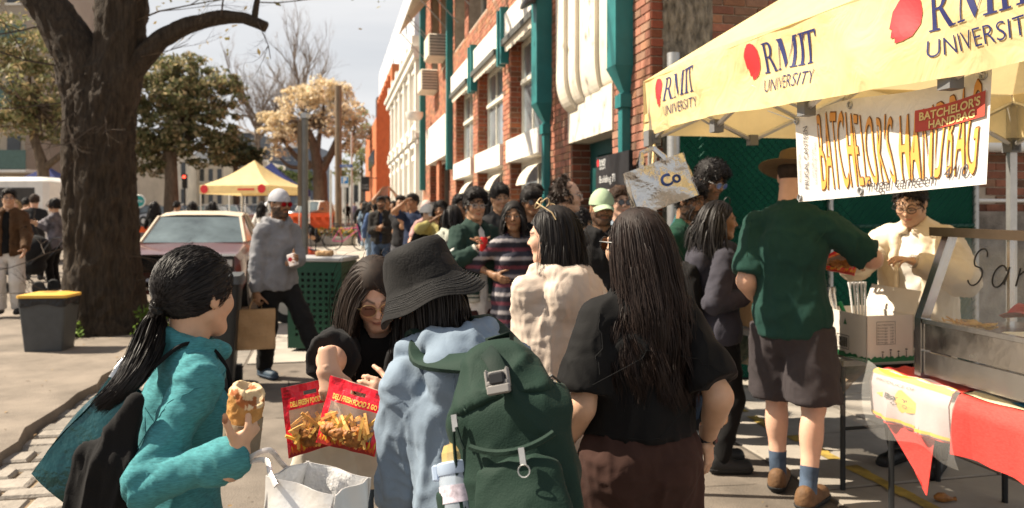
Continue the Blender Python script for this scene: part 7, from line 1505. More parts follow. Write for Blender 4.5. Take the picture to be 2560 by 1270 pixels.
F_ = Field((-.2,-.16,.2),(.2,.14,hB + .1),.0065); F_.cone((.0,-.012,hB * .60),(-.01,.01,hB * .90),.092,.056,.03,lat=(1,0,0),q=1.45); F_.plane((0,0,hB * .66),(.12,-.1,-1)); F_.plane((0,.06,0),(0,1,0)); field_obj('top_flap',F_,BPM,BP,MBP,.014,(8,8,6),6)
q = lambda x,y,z: MBP @ Vector((x,y,z))
mb = MB(); mb.tube([q(.03 + .09 * math.cos(t),-.118 + .02 * abs(math.cos(t)),.175 - .045 * math.sin(t) * 0 + .012 * math.cos(2 * t)) for t in np.linspace(3.1,.05,16)],.007,6); mb.build('pocket_rim',BPM,pk_,smooth=True)
mb = MB(); mb.tube([q(-.11,-.06,.12),q(-.10,-.078,.22),q(-.085,-.088,hB * .62)],.004,5); zp = mb.build('zip',BPD,BP)
mb = MB(); mb.box(q(-.088,-.096,hB * .60),(.012,.004,.034),tuple(MBP.to_3x3() @ Vector(v) for v in ((1,0,0),(0,1,0),(0,0,1)))); mb.build('zip_pull',GALV,zp); mb = MB(); mb.tube([q(-.085,-.098,hB * .575),q(-.078,-.102,hB * .50),q(-.072,-.102,hB * .46)],.004,6); mb.build('zip_cord',BPD,zp)
mb = MB(); mb.box(q(.055,-.125,.150),(.012,.004,.034),tuple(MBP.to_3x3() @ Vector(v) for v in ((1,0,0),(0,1,0),(0,0,1)))); mb.tube([q(.055 + .012 * math.cos(t),-.128,.122 + .012 * math.sin(t)) for t in np.linspace(0,6.28,13)],.0015,5,cap=False); mb.build('zip_pull',GALV,pk_)
def strap(name,pts,w,m,parent,th=.16,n=7):
    P = [Vector(p) for p in pts]; out = []
    for i in range(len(P) - 1):
        for k in range(n):
            t = k / n; p0,p1,p2,p3 = P[max(i - 1,0)],P[i],P[i + 1],P[min(i + 2,len(P) - 1)]; out.append(.5 * ((2 * p1) + (p2 - p0) * t + (2 * p0 - 5 * p1 + 4 * p2 - p3) * t * t + (3 * p1 - p0 - 3 * p2 + p3) * t ** 3))
    out.append(P[-1]); return out
def ribbon(name,pts,w,m,parent,nrm,th=.006):
    P = strap('',pts,w,m,parent); mb = MB(); nn = [Vector(x) for x in nrm]; vs = []; fs = []
    for i,p in enumerate(P):
        t = (P[min(i + 1,len(P) - 1)] - P[max(i - 1,0)]).normalized(); f = i / (len(P) - 1) * (len(nn) - 1); k = min(int(f),len(nn) - 2); nv = (nn[k] * (1 - f + k) + nn[k + 1] * (f - k)).normalized(); b = t.cross(nv).normalized(); nv = b.cross(t)
        for a_,c_ in ((-.5,-.3),(-.5,.3),(-.42,.5),(.42,.5),(.5,.3),(.5,-.3)): vs.append(p + b * w * a_ + nv * th * c_ * 2)
    for i in range(len(P) - 1):
        for j in range(6): fs.append((i * 6 + j,i * 6 + (j + 1) % 6,i * 6 + 6 + (j + 1) % 6,i * 6 + 6 + j))
    mb.add(vs,fs); return mb.build(name,m,parent,smooth=True)
shL,shR = PC['sh'][-1],PC['sh'][1]; neckC = PC['neck']; upC = PC['Rs'] @ UZ; fwC = PC['Rs'] @ Vector((0,1,0)); ltC = PC['Rs'] @ Vector((1,0,0))
def onjacket(pts):
    seam(PC,'top',[Vector((0,0,1)),Vector((0,0,1.01))],.0001,DST,'seam',1) if 'top' not in PC.get('_bvh',{}) else None
    bv = PC['_bvh']['top']; out = [pts[0]]
    for p in pts[1:]:
        h = bv.find_nearest(PC['Mi'] @ p); out.append(PC['Mw'] @ (h[0] + h[1] * .010))
    return out
for s_ in (-1,1):
    m_ = neckC + ltC * s_ * .085; ribbon('shoulder_strap',onjacket( [q(s_ * .05,.0,hB * .93),neckC + ltC * s_ * .078 - fwC * .115 - upC * .03,m_ - fwC * .055 + upC * .042,m_ + fwC * .03 + upC * .030,m_ + fwC * .105 - upC * .06]),.058,BPM,BP,[-fwC,-fwC + upC * .6,upC,upC + fwC,fwC],.009)
mb = MB(); mb.tube([q(-.02,.0,hB * .95),q(-.03,.02,hB * 1.06),q(.03,.02,hB * 1.06),q(.03,.0,hB * .95)],.012,6,flat=.35); mb.build('grab_loop',BPD,BP)
ribbon('flap_strap',[q(-.03,-.01,hB * .99),q(.0,-.065,hB * .92),q(.02,-.09,hB * .82),q(.03,-.105,hB * .70)],.036,BPD,BP,[(0,-1,.3),(0,-1,.2)],.004)
mb = MB(); ax = tuple(MBP.to_3x3() @ Vector(v) for v in ((1,0,0),(0,1,0),(0,0,1)))
for (x,y,z,sx,sz) in ((.02,-.112,.80,.050,.010),(.022,-.116,.755,.050,.008),(.0,-.114,.777,.008,.03),(.045,-.114,.777,.008,.03),(.024,-.12,.72,.05,.014)): mb.bevbox(q(x,y,hB * z),(sx,.012,sz * 1.4),.003,ax)
mb.build('buckle',mat('buckle_grey',(.22,.21,.20),.4),BP,smooth=True); mb = MB(); mb.bevbox(q(.023,-.118,hB * .777),(.034,.016,.026),.004,ax); mb.build('buckle_clip',BLACKP,BP)
F_ = Field((-.26,-.13,-.06),(-.05,.1,.2),.006); F_.cone((-.118,-.02,-.02),(-.12,-.02,.10),.046,.05,.02); F_.plane((0,0,.11),(0,0,1)); field_obj('bottle_pocket',F_,BPM,BP,MBP,.008)
# drinking bottle in the pocket
BT = empty('drinking_bottle'); tag(BT,'clear drinking bottle with amber lid in the backpack side pocket','bottle'); MB3 = frame(q(-.120,-.03,.03),MBP.to_3x3() @ Vector((1,0,0)),MBP.to_3x3() @ Vector((-.25,0,1))); r3 = MB3.to_3x3()
mb = MB(); mb.lathe(MB3.translation,[(.036,0),(.040,.02),(.040,.10),(.036,.118),(.0,.118)],24,M=r3); mb.build('flask',mat('clear_flask',(.62,.70,.80),.05,alpha=.45,spec=.9,var=0),BT,smooth=True)
mb = MB(); mb.lathe(MB3 @ Vector((0,0,.055)),[(.0412,0),(.0412,.035)],24,M=r3); mb.build('printed_sleeve',mat('floral_print',(.60,.52,.58),.5,var=.5,vs=70),BT,smooth=True)
mb = MB(); mb.lathe(MB3 @ Vector((0,0,.112)),[(.040,0),(.042,.006),(.042,.022),(.038,.026)],24,M=r3); mb.build('collar',mat('pale_blue_plastic',(.45,.55,.70),.3,alpha=.8,var=0),BT,smooth=True)
mb = MB(); mb.lathe(MB3 @ Vector((.004,0,.136)),[(.034,0),(.033,.02),(.026,.036),(.012,.040),(.012,.052),(.009,.056),(0,.056)],10,M=r3); mb.build('lid',mat('amber_plastic',(.72,.52,.20),.08,alpha=.6,spec=.9,var=0),BT)
mb = MB(); mb.bevbox(MB3 @ Vector((-.046,0,.12)),(.016,.02,.035),.004,tuple(r3 @ Vector(v) for v in ((1,0,0),(0,1,0),(0,0,1)))); mb.build('latch',mat('pale_blue_plastic'),BT)
# folding umbrella in the other pocket
UM = empty('folding_umbrella'); tag(UM,'folded umbrella with silver handle in the backpack pocket','umbrella'); MU = frame(W(1392,1190,1.74),(1,0,.05),(.05,0,1)); ru = MU.to_3x3()
mb = MB(); mb.lathe(MU.translation,[(.016,0),(.021,.03),(.020,.10),(.012,.125)],12,M=ru); mb.build('canopy',C('umbrella_brown',(.08,.04,.035)),UM,smooth=True)
mb = MB(); mb.lathe(MU @ Vector((0,0,.125)),[(.016,0),(.019,.006),(.020,.05),(.017,.075),(.010,.082),(0,.083)],16,M=ru); mb.build('handle',STEEL,UM,smooth=True)
mb = MB(); mb.tube([MU @ Vector((-.012,-.018,.13)),MU @ Vector((-.03,-.02,.16)),MU @ Vector((-.025,-.02,.205)),MU @ Vector((.0,-.015,.222)),MU @ Vector((.018,-.012,.205))],.003,6); mb.build('wrist_cord',BLACKP,UM)

# red takeaway bags with window
def food_bag(label,c,bulge,nfry,seed,txt):
    """c: four world corners TL, TR, BR, BL"""
    rs = random.Random(seed); b = empty('food_bag'); tag(b,label,'bag','red takeaway bags'); TL,TR,BR,BL = [Vector(x) for x in c]; nrm = (TR - TL).cross(BL - TL).normalized()
    if nrm.y > 0: nrm = -nrm
    def P(x,y,off=0.0):       # x 0..1, y 0 bottom..1 top
        p = (BL * (1 - x) + BR * x) * (1 - y) + (TL * (1 - x) + TR * x) * y; return p + nrm * (off + bulge * math.sin(math.pi * min(1,max(0,x))) * math.sin(math.pi * min(1,y * 1.15) * .9) * (1 if off >= -.001 else -1) + .004 * math.sin(x * 17 + y * 11 + seed))
    RED1 = mat('bag_red',(.80,.020,.040),.28,var=.10,vs=7,bump=.5,bs=9,spec=.5); x0,x1,y0,y1 = .10,.90,.20,.66; hx0,hx1,hy0,hy1 = .40,.64,.83,.89
    us = sorted({0,.05,x0,.18,.26,.33,hx0,.48,.56,hx1,.72,.8,x1,.95,1}); vs_ = sorted({0,.06,.12,y0,.3,.4,.5,.58,y1,.74,hy0,hy1,.95,1})
    for side,nm in ((1,'front_panel'),(-1,'back_panel')):
        mb = MB()
        for a,a2 in zip(us,us[1:]):
            for d,d2 in zip(vs_,vs_[1:]):
                mx,my = (a + a2) / 2,(d + d2) / 2
                if side > 0 and x0 < mx < x1 and y0 < my < y1: continue
                if hx0 < mx < hx1 and hy0 < my < hy1: continue
                mb.add([P(a,d,.002 * side - (.001 if side < 0 else 0)),P(a2,d,.002 * side - (.001 if side < 0 else 0)),P(a2,d2,.002 * side - (.001 if side < 0 else 0)),P(a,d2,.002 * side - (.001 if side < 0 else 0))],[(0,1,2,3)])
        mb.build(nm,RED1 if side > 0 else mat('bag_back_lit',(.70,.56,.44),.4,var=.15,vs=12),b,smooth=True)  # back panel coloured pale, standing in for sunlight seen through the bag
    mb = MB(); mb.grid(lambda u,v: P(x0 + (x1 - x0) * u,y0 + (y1 - y0) * v,.003),16,12); mb.build('window',mat('bag_window',(.85,.82,.78),.10,alpha=.13,spec=.8,var=0),b,smooth=True)
    # flames
    for cc,hh,nm in (((.72,.40,.03),.22,'flame_print'),((.62,.09,.02),.15,'flame_print'),((.35,.02,.015),.085,'flame_print')):
        mb = MB(); n = 15
        for i in range(n):
            xa,xb = .02 + .96 * i / n,.02 + .96 * (i + 1) / n; h = hh * rs.uniform(.6,1.25); xm = xa + (xb - xa) * rs.uniform(.2,.9); o_ = .0042 + .0008 * hh * 0 + (.22 - hh) * .008
            mb.add([P(xa,.005,o_),P(xb,.005,o_),P(xb,h * .45,o_),P(xm + .012,h * .75,o_),P(xm,h,o_),P(xm - .018,h * .62,o_),P(xa,h * .4,o_)],[(0,1,2,3,4,5,6)])
        mb.build(nm,ink('flame%d' % int(cc[1] * 100),cc),b)
    mb = MB(); put_text(mb,'DELI FRESH FOOD 2 GO',lambda x,y: P(x,y,.0045),.14,.70,.075,w=.74,bold=.03); mb.build('lettering',ink('bag_yellow',(.82,.58,.12)),b)
    mb = MB()
    for i,t in enumerate(('COOKING','KEEP HOT','SERVED BY')): put_text(mb,t,lambda x,y: P(x,y,.0045),.04 if txt else .80,.93 - i * .055,.022,w=.11 if txt else .12,bold=.01)
    mb.build('small_print',BLK,b)
    mb = MB()
    for i in range(nfry):
        x,y = rs.uniform(.14,.86),rs.uniform(.20,.50) * (1 - .25 * rs.random()); a = rs.uniform(-1.4,1.4); L = rs.uniform(.035,.075); ctr = P(x,y,0) + nrm * rs.uniform(-bulge * .7,bulge * .55); t_ = (TR - TL).normalized() * math.sin(a) + (TL - BL).normalized() * math.cos(a) + nrm * rs.uniform(-.25,.25); t_.normalize(); c_ = rs.uniform(.8,1.2)
        mb.tube([ctr - t_ * L / 2,ctr + nrm * rs.uniform(-.003,.003),ctr + t_ * L / 2],[.0052,.0062,.0052],4,c=(c_,c_ * rs.uniform(.85,1.0),c_ * rs.uniform(.6,1.0)))
    tag(mb.build('hot_chips',mat('chip_sunlit',(.86,.52,.17),.5,var=.2,vs=70,attr=True),b),kind='stuff')  # chips coloured brighter than in the case, sunlight put into the colour
    for i in range(5):
        x,y = rs.uniform(.18,.82),rs.uniform(.16,.34); F_ = Field((-.04,-.03,-.03),(.04,.03,.03),.004); F_.ell((0,0,0),(.030,.018,.018),.01); F_.ell((.018,0,.008),(.016,.014,.014),.01); V,Q = F_.mesh(); V = fold(V,Q,.006,(90,90,90),i + seed); V = V + A(P(x,y,0) + nrm * bulge * .1); link('chicken_piece',mesh_np('chicken_piece',V,Q),mat('fried_chicken',(.34,.13,.03),.55,var=.5,vs=60,bump=.5,bs=120),b)
    return b
food_bag('red takeaway bag of chips held by the long haired woman, nearer the lens',(W(828,938,2.30),W(975,985,2.24),W(938,1142,2.22),W(790,1106,2.28)),.020,60,3,False)
food_bag('red takeaway bag of chips at the left, half covered by the other red bag',(W(702,970,2.33),W(835,942,2.36),W(862,1102,2.34),W(722,1146,2.31)),.018,52,8,True)

# bitten wrap in the teal woman's hand
hpos,hM = PA['hands'][1]; WR = empty('bitten_wrap'); tag(WR,'bitten toasted wrap in brown paper in the teal woman\'s hand','food'); wc = hpos + hM @ Vector((0,.078,-.036)); MW_ = frame(wc,(.9,-.35,-.15),(-.22,.05,.95)); rw = MW_.to_3x3()
F_ = Field((-.05,-.05,-.07),(.05,.05,.085),.003); F_.cone((0,0,-.05),(0,0,.05),.033,.037,.01,lat=(1,0,0),q=1.15).ell((.012,-.005,.02),(.024,.022,.03),.006); F_.ell((.034,-.01,.062),(.026,.03,.026),.004,op='s'); F_.ell((.004,.0,.082),(.030,.03,.022),.004,op='s'); V,Q = F_.mesh(); V = fold(V,Q,.004,(60,60,60),2)
cc = np.tile((.42,.21,.06),(len(V),1)); inside = (np.hypot(V[:,0] - .030,V[:,2] - .060) < .030) | (V[:,2] > .056); n_ = fbm(V * 48,3); cc = np.where(inside[:,None],np.where((n_ > .44)[:,None],(.62,.46,.27),(.34,.11,.03)),cc * (.75 + .5 * n_[:,None])); V = V @ np.array(rw.transposed()) + A(wc); link('bread',mesh_np('bread',V,Q,cols=cc),mat('toasted_bread',(1,1,1),.7,attr=True,var=.2,vs=60,bump=.4,bs=120),WR)
mb = MB(); mb.grid(lambda u,v: MW_ @ Vector(((.040 + .004 * math.sin(u * 19) * v) * 1.12 * math.cos(u * 5.2 + 1.4),(.039 + .004 * math.sin(u * 19) * v) * math.sin(u * 5.2 + 1.4),-.075 + .085 * v * (1 - .25 * math.sin(u * 3)))),26,8,th=.0015); mb.build('paper',mat('brown_wrap_paper',(.20,.155,.105),.85,var=.15,bump=.4,bs=30),WR,smooth=True)
# bags of the teal woman
TFOIL = mat('teal_foil',(.04,.24,.27),.22,.75,.15,5,.7,10); zt_ = W(262,938,2.04) - W(62,1200,2.0); bl_ = W(62,1200,2.0); xb = Vector((.80,-.18,-.58))
foil_bag('insulated_bag','shiny dark teal insulated bag with blue lettering on the teal woman\'s shoulder',frame(bl_ + xb.normalized() * .15 + Vector((0,.06,0)),xb,zt_),.30,zt_.length * .98,.06,'Co',m=mat('teal_foil_dark',(.012,.055,.060),.16,.55,.4,4,.5,8,spec=.8),strap=False,open_=1.0,tx=.46,ts=.11)
TBAG = [o for o in bpy.data.objects if o.get('label','').startswith('shiny dark teal')][0]; ribbon('bag_strap',[W(280,945,2.06),W(300,915,2.08),W(330,880,2.12)],.018,SILV,TBAG,[(0,-1,0),(0,-1,.4)],.002)
F_ = Field((-.16,-.06,-.32),(.16,.06,.16),.007); F_.cone((0,0,-.3),(0,0,-.02),.045,.036,.02,lat=(1,0,0),q=2.2).cone((0,0,-.02),(.03,0,.13),.034,.010,.02,lat=(1,0,0),q=1.6); V,Q = F_.mesh(); V = fold(V,Q,.016,(22,22,5),4); MD = frame(W(286,1128,1.87),(1,-.1,-.2),(.22,0,1)); V = V @ np.array(MD.to_3x3().transposed()) + A(MD.translation); DSB = tag(link('drawstring_bag',mesh_np('drawstring_bag',V,Q),black),'black drawstring bag hanging behind the teal jacket','bag')
nk = PA['neck']; Ra = PA['Rs']; sA = PA['sh'][1]; ua,fa_,la = Ra @ UZ,Ra @ Vector((0,1,0)),Ra @ Vector((1,0,0)); m_ = nk + la * .078
cord = ribbon('cord',[W(292,1010,1.90),m_ - fa_ * .085 - ua * .02,m_ - fa_ * .03 + ua * .022,m_ + fa_ * .03 + ua * .016,m_ + fa_ * .085 - ua * .06,m_ + fa_ * .10 - ua * .2],.012,black,DSB,[-fa_,-fa_ + ua,ua,ua,fa_,fa_],.005)
OWB = foil_bag('insulated_bag','open white lined silver bag at the bottom edge of the picture',frame(W(765,1440,1.80),(.90,-.36,-.12),(.03,.05,1)),.175,.225,.15,None,m=mat('pale_silver',(.74,.73,.71),.38,.35,.03,5,.15,8),inner=mat('white_lining',(.74,.73,.72),.45,var=.05,bump=.5,bs=12),strap=False,open_=1.0)
for (a,b_,c_) in ((W(662,1150,1.80),W(676,1185,1.76),W(690,1215,1.73)),(W(668,1125,1.80),W(702,1155,1.83),W(735,1190,1.86))):
    o = ribbon('bag_strap',[hpos + Vector((0,0,-.02)),a,b_,c_],.012,mat('clear_strap',(.62,.58,.56),.2,.3,.3,30),OWB,[(0,-1,.2),(0,-1,0)],.0015)
# cream tote and strap of the long haired woman
F_ = Field((-.22,-.08,-.2),(.22,.08,.2),.008); F_.cone((0,0,-.10),(0,0,.10),.05,.035,.03,lat=(1,0,0),q=3.2); V,Q = F_.mesh(); V = fold(V,Q,.014,(11,11,7),9); V = V @ np.array(Matrix.Rotation(.2,3,'Z').transposed()) + A(W(842,1120,2.62)); TB = link('tote_bag',mesh_np('tote_bag',V,Q),C('canvas_cream',(.60,.53,.43))); tag(TB,'cream canvas tote bag behind the red food bags','bag')
nb_ = PB['neck']; Rb_ = PB['Rs']; ub,fb,lb_ = Rb_ @ UZ,Rb_ @ Vector((0,1,0)),Rb_ @ Vector((1,0,0)); m_ = nb_ + lb_ * .085
ribbon('tote_strap',[m_ - fb * .05 + ub * .0,m_ + ub * .022,m_ + fb * .085 - ub * .03,nb_ + lb_ * .10 + fb * .135 - ub * .16,nb_ + lb_ * .13 + fb * .15 - ub * .30],.036,C('strap_pink',(.60,.44,.38)),TB,[-fb,ub,fb,fb,fb],.003)
# watch of the black shirt woman
wp,wM = PE['hands'][1]; mb = MB(); ax_ = wM @ Vector((0,1,0)); a_,b_ = wM @ Vector((1,0,0)),wM @ Vector((0,0,1)); mb.tube([wp - ax_ * .012 + a_ * .034 * math.cos(t) + b_ * .028 * math.sin(t) for t in np.linspace(0,6.28,20)],.009,6,cap=False,flat=.35); mb.bevbox(wp - ax_ * .012 + b_ * .030 + a_ * .008,(.034,.036,.010),.004,(a_,ax_,b_)); lmb(mb,PE).build('watch',BLACKP,PE['o'])
# gloves over the seller's hands are thin clear film: a cuff each
for s_ in (1,-1):
    hp_,hm_ = PG['hands'][s_]; mb = MB(); ax_ = hm_ @ Vector((0,1,0)); a_,b_ = hm_ @ Vector((1,0,0)),hm_ @ Vector((0,0,1)); mb.grid(lambda u,v: hp_ + ax_ * (-.06 + .09 * v) + (a_ * math.cos(u * 6.2832) * 1.2 + b_ * math.sin(u * 6.2832)) * (.036 + .010 * (1 - v) + .004 * math.sin(u * 25 + v * 9)),24,6); lmb(mb,PG).build('glove',mat('clear_glove',(.75,.68,.58),.25,alpha=.45,var=.1),PG['o'],smooth=True)
food_bag('red takeaway bag of roast chicken passed over the counter',(W(2062,640,4.62),W(2160,598,4.66),W(2136,690,4.62),W(2052,672,4.58)),.03,10,12,False)
# hoodie man's things
def paper_bag(name,label,c0,w,d,h,rz):
    b = empty(name,c0,rz); tag(b,label,'bag'); mb = MB()
    def fn(u,v):
        a = u * 6.2832; x = w / 2 * max(-1,min(1,1.35 * math.cos(a))); y = d / 2 * max(-1,min(1,1.35 * math.sin(a))) * (1 - .55 * v); return (x * (1 + .02 * math.sin(v * 9)),y + .006 * math.sin(v * 11 + x * 20),h * v)
    mb.grid(fn,44,12,th=.0015); mb.build('bag_body',CARDB,b); mb = MB(); mb.box((0,0,.003),(w * .97,d * .97,.004)); mb.build('base',CARDB,b)
    for sy in (-1,1):
        mb = MB(); mb.tube([(-w * .16,sy * d * .2,h * .88),(-w * .15,sy * d * .2,h * 1.08),(-.02,0,h * 1.24),(.02,0,h * 1.24),(w * .15,sy * d * .2,h * 1.08),(w * .16,sy * d * .2,h * .88)],.006,6,flat=.3); mb.build('handle',CARDB,b)
    return b
hh,hm = PHM['hands'][1]; paper_bag('paper_bag','brown paper carrier bag in the grey hoodie man\'s hand',hh + Vector((.0,-.02,-.505)),.34,.16,.36,.35)
hh,hm = PHM['hands'][-1]; mb = MB(); mb.bevbox(hh + hm @ Vector((0,.06,-.03)),(.075,.05,.11),.004,(Vector((.9,-.3,.3)).normalized(),Vector((.3,.95,0)).normalized(),Vector((-.3,.1,.95)).normalized())); cb = mb.build('snack_box',mat('box_white_red',(.72,.64,.60),.6,var=.1)); tag(cb,'small white and red snack box in the hoodie man\'s raised hand','box')
mb = MB(); mb.lathe(hh + hm @ Vector((0,.06,-.03)) + Vector((-.015,-.032,.005)),[(.02,0),(0,.002)],14,M=Matrix.Rotation(R(90),3,'X')); mb.build('red_mark',RED,cb)
hh,hm = PS['hands'][1]; mb = MB(); mb.lathe(hh + Vector((.04,-.05,-.02)),[(.028,0),(.033,.008),(.033,.105),(.027,.118),(.0,.116)],18); tag(mb.build('drink_can',mat('red_can',(.5,.02,.02),.3,.5),smooth=True),'red drink can held by the varsity jacket man','can')
# INNER print on the green t-shirt
sc_ = PI['sT'](.2); fI = PI['Rs'] @ Vector((0,1,0)); lI = PI['Rs'] @ Vector((-1,0,0)); mb = MB(); pf = lambda x,y: sc_ + fI * (.150 - 2.2 * (x - .02) ** 2) + lI * (x * 1) * -1 * -1 + UZ * y; put_text(mb,'INNER',pf,-.02,-.02,.04,w=.14,bold=.02); put_text(mb,'SANCTUM',pf,-.02,-.13,.03,w=.14); mb.tube([pf(.05 + .03 * math.cos(t),-.06 + .02 * math.sin(t)) for t in np.linspace(0,6.28,12)],.004,4,cap=False); lmb(mb,PI).build('shirt_print',ink('print_green',(.08,.40,.12)),PI['o'])
# small backpacks
def small_pack(P,label,m,off=.11,w=.13):
    Rq = P['Rs']; M = Rq.to_4x4(); M.translation = P['sT'](.13) - Rq @ Vector((0,off,0)) * P['u']; F_ = Field((-.2,-.14,-.24),(.2,.12,.24),.012); F_.cone((0,0,-.14),(0,0,.14),.075,.06,.03,lat=(1,0,0),q=1.8); F_.cone((0,-.06,-.12),(0,-.06,0),.04,.035,.03,lat=(1,0,0),q=2.4); b = empty('backpack'); tag(b,label,'backpack'); field_obj('pack',F_,m,b,M,.012)
    for s_ in (-1,1):
        n_ = P['neck'] + Rq @ Vector((s_ * .075,0,0)); u_,f_ = Rq @ UZ,Rq @ Vector((0,1,0)); ribbon('shoulder_strap',[n_ - f_ * .12 - u_ * .06,n_ - f_ * .05 + u_ * .03,n_ + f_ * .03 + u_ * .022,n_ + f_ * .10 - u_ * .08,n_ + f_ * .10 - u_ * .25],.05,m,b,[-f_,u_,u_,f_,f_],.006)
small_pack(PH,'black backpack on the woman in the grey hoodie',black); small_pack(PU,'dark grey backpack on the woman with pale sleeves',charc)

# ================================================================== STREET FURNITURE
GREYBIN = mat('bin_grey',(.062,.066,.068),.55,var=.12,vs=8,bump=.12,bs=160)
def tapered(mb,c,w0,d0,w1,d1,h,r=.03,n=5,rz=0.0):
    def ring(w,d,z):
        P = []
        for cx,cy,a0 in ((1,1,0),(-1,1,90),(-1,-1,180),(1,-1,270)):
            for k in range(n): a = R(a0 + 90 * k / (n - 1)); P.append((cx * (w / 2 - r) + r * math.cos(a),cy * (d / 2 - r) + r * math.sin(a),z))
        return P
    A_,B_ = ring(w0,d0,0),ring(w1,d1,h); k = len(A_); M = Matrix.Translation(Vector(c)) @ Matrix.Rotation(rz,4,'Z'); mb.add([M @ Vector(p) for p in A_ + B_],[tuple(range(k - 1,-1,-1)),tuple(range(k,2 * k))] + [(i,(i + 1) % k,(i + 1) % k + k,i + k) for i in range(k)]); return mb
b0 = G(124,9.35); b0.z -= .045; yb = empty('recycling_bin',b0,.12); yb.scale = (.78,.78,.92); tag(yb,'low grey bin with bright yellow lid beside the elm','bin')
mb = MB(); tapered(mb,(0,0,0),.54,.44,.66,.56,.66,.04); mb.build('bin_body',GREYBIN,yb,smooth=True,angle=50)
mb = MB(); mb.grid(lambda u,v: ((.345 + .012 * math.sin(u * 40)) * max(-1,min(1,1.3 * math.cos(u * 6.2832))),.29 * max(-1,min(1,1.3 * math.sin(u * 6.2832))),.665 - .09 * v - .02 * math.sin(u * 31) * v),60,3,th=.003); mb.build('bin_liner',mat('black_liner',(.012,.012,.013),.22,bump=.6,bs=20),yb,smooth=True)
mb = MB(); tapered(mb,(0,0,.668),.70,.58,.70,.58,.035,.05); tapered(mb,(0,0,.7025),.66,.54,.44,.36,.022,.05); ld = mb.build('lid',mat('lid_yellow',(.74,.43,.075),.5,var=.06,vs=5),yb,smooth=True,angle=50)
mb = MB(); mb.lathe((0,0,.7205),[(.0,.006),(.10,.006),(.115,.0)],24); mb.build('lid_opening_shade',mat('lid_shadow',(.30,.15,.03),.6),ld,smooth=True)  # raised disc, its darker colour stands in for shade inside an opening
b0 = SG(-1.06,7.55,-.02); wb = empty('wheelie_bin',b0,.25); tag(wb,'tall dark grey wheelie bin standing on the kerb behind the teal woman','bin')
BINDK = mat('bin_dark',(.022,.024,.025),.5,var=.12,vs=8,bump=.1,bs=160); mb = MB(); tapered(mb,(0,0,.06),.44,.42,.56,.60,.92,.05); mb.build('bin_body',BINDK,wb,smooth=True,angle=50)
mb = MB(); tapered(mb,(0,0,.975),.60,.66,.58,.62,.07,.06); mb.build('lid',GREYBIN,wb,smooth=True,angle=50)
mb = MB(); mb.tube([(-.24,.36,.98),(.24,.36,.98)],.016,8); mb.build('handle',GREYBIN,wb)
for s_ in (-1,1): mb = MB(); mb.lathe((s_ * .24,.24,.10),[(.0,-.03),(.10,-.03),(.10,.03),(0,.03)],20,M=Matrix.Rotation(R(90),3,'Y')); w_ = mb.build('wheel',RUBBER,wb); mb = MB(); mb.lathe((s_ * .272,.24,.10),[(.05,-.004),(.05,.004),(0,.006)],14,M=Matrix.Rotation(R(90),3,'Y')); mb.build('hub',GREYBIN,w_)
# perforated green litter bin housing
LBG = mat('litter_green',(.010,.055,.030),.4,var=.12,vs=6); b0 = G(808,9.15); lbn = empty('litter_bin_housing',b0,-.12); tag(lbn,'dark green perforated steel litter bin housing with grey top','litter bin'); Wd,Dp,Hh = .62,.55,1.0
def perf(ax_u,o,w,n,L=Hh):
    mb = MB(); nx,nz = n; us = [0,.07]; st = (w - .14) / nx
    for k in range(nz):
        pass
    zs0,zs1 = .16,.90; hz = (zs1 - zs0) / nz; u = lambda a,z,t=0: o + ax_u * a + UZ * z
    def rect(a,b,c,d): mb.add([u(a,c),u(b,c),u(b,d),u(a,d)],[(0,1,2,3)])
    rect(0,w,.04,zs0); rect(0,w,zs1,L); rect(0,.07,zs0,zs1); rect(w - .07,w,zs0,zs1)
    for i in range(nx):
        a = .07 + st * i; rect(a,a + st * .26,zs0,zs1); rect(a + st * .74,a + st,zs0,zs1)
        for k in range(nz): c = zs0 + hz * k; rect(a + st * .26,a + st * .74,c,c + hz * .26); rect(a + st * .26,a + st * .74,c + hz * .74,c + hz)
    return mb
perf(Vector((1,0,0)),Vector((-Wd / 2,-Dp / 2,0)),Wd,(7,11)).build('front_panel',LBG,lbn); perf(Vector((0,1,0)),Vector((Wd / 2,-Dp / 2,0)),Dp,(6,11)).build('side_panel',LBG,lbn); perf(Vector((0,1,0)),Vector((-Wd / 2,-Dp / 2,0)),Dp,(6,11)).build('side_panel',LBG,lbn); perf(Vector((1,0,0)),Vector((-Wd / 2,Dp / 2,0)),Wd,(7,11)).build('rear_panel',LBG,lbn)
mb = MB(); tapered(mb,(0,0,.05),.48,.42,.52,.46,.85,.05); mb.build('inner_bin',BLACKP,lbn); mb = MB(); mb.bevbox((0,0,1.03),(Wd + .05,Dp + .05,.05),.012); mb.build('top',mat('bin_top_grey',(.36,.36,.36),.5,var=.2,vs=6),lbn)
mb = MB(); F_ = Field((-.12,-.08,-.03),(.12,.08,.06),.006); F_.cone((-.07,0,.0),(.07,0,.005),.03,.026,.02,lat=(0,1,0),q=1.6); V,Q = F_.mesh(); V = fold(V,Q,.014,(30,30,30),3); V = V + A(b0 + Vector((.03,-.05,1.085))); tag(link('crumpled_paper_bag',mesh_np('crumpled_paper_bag',V,Q),CARDB),'crumpled brown paper bag left on the litter bin top','litter')
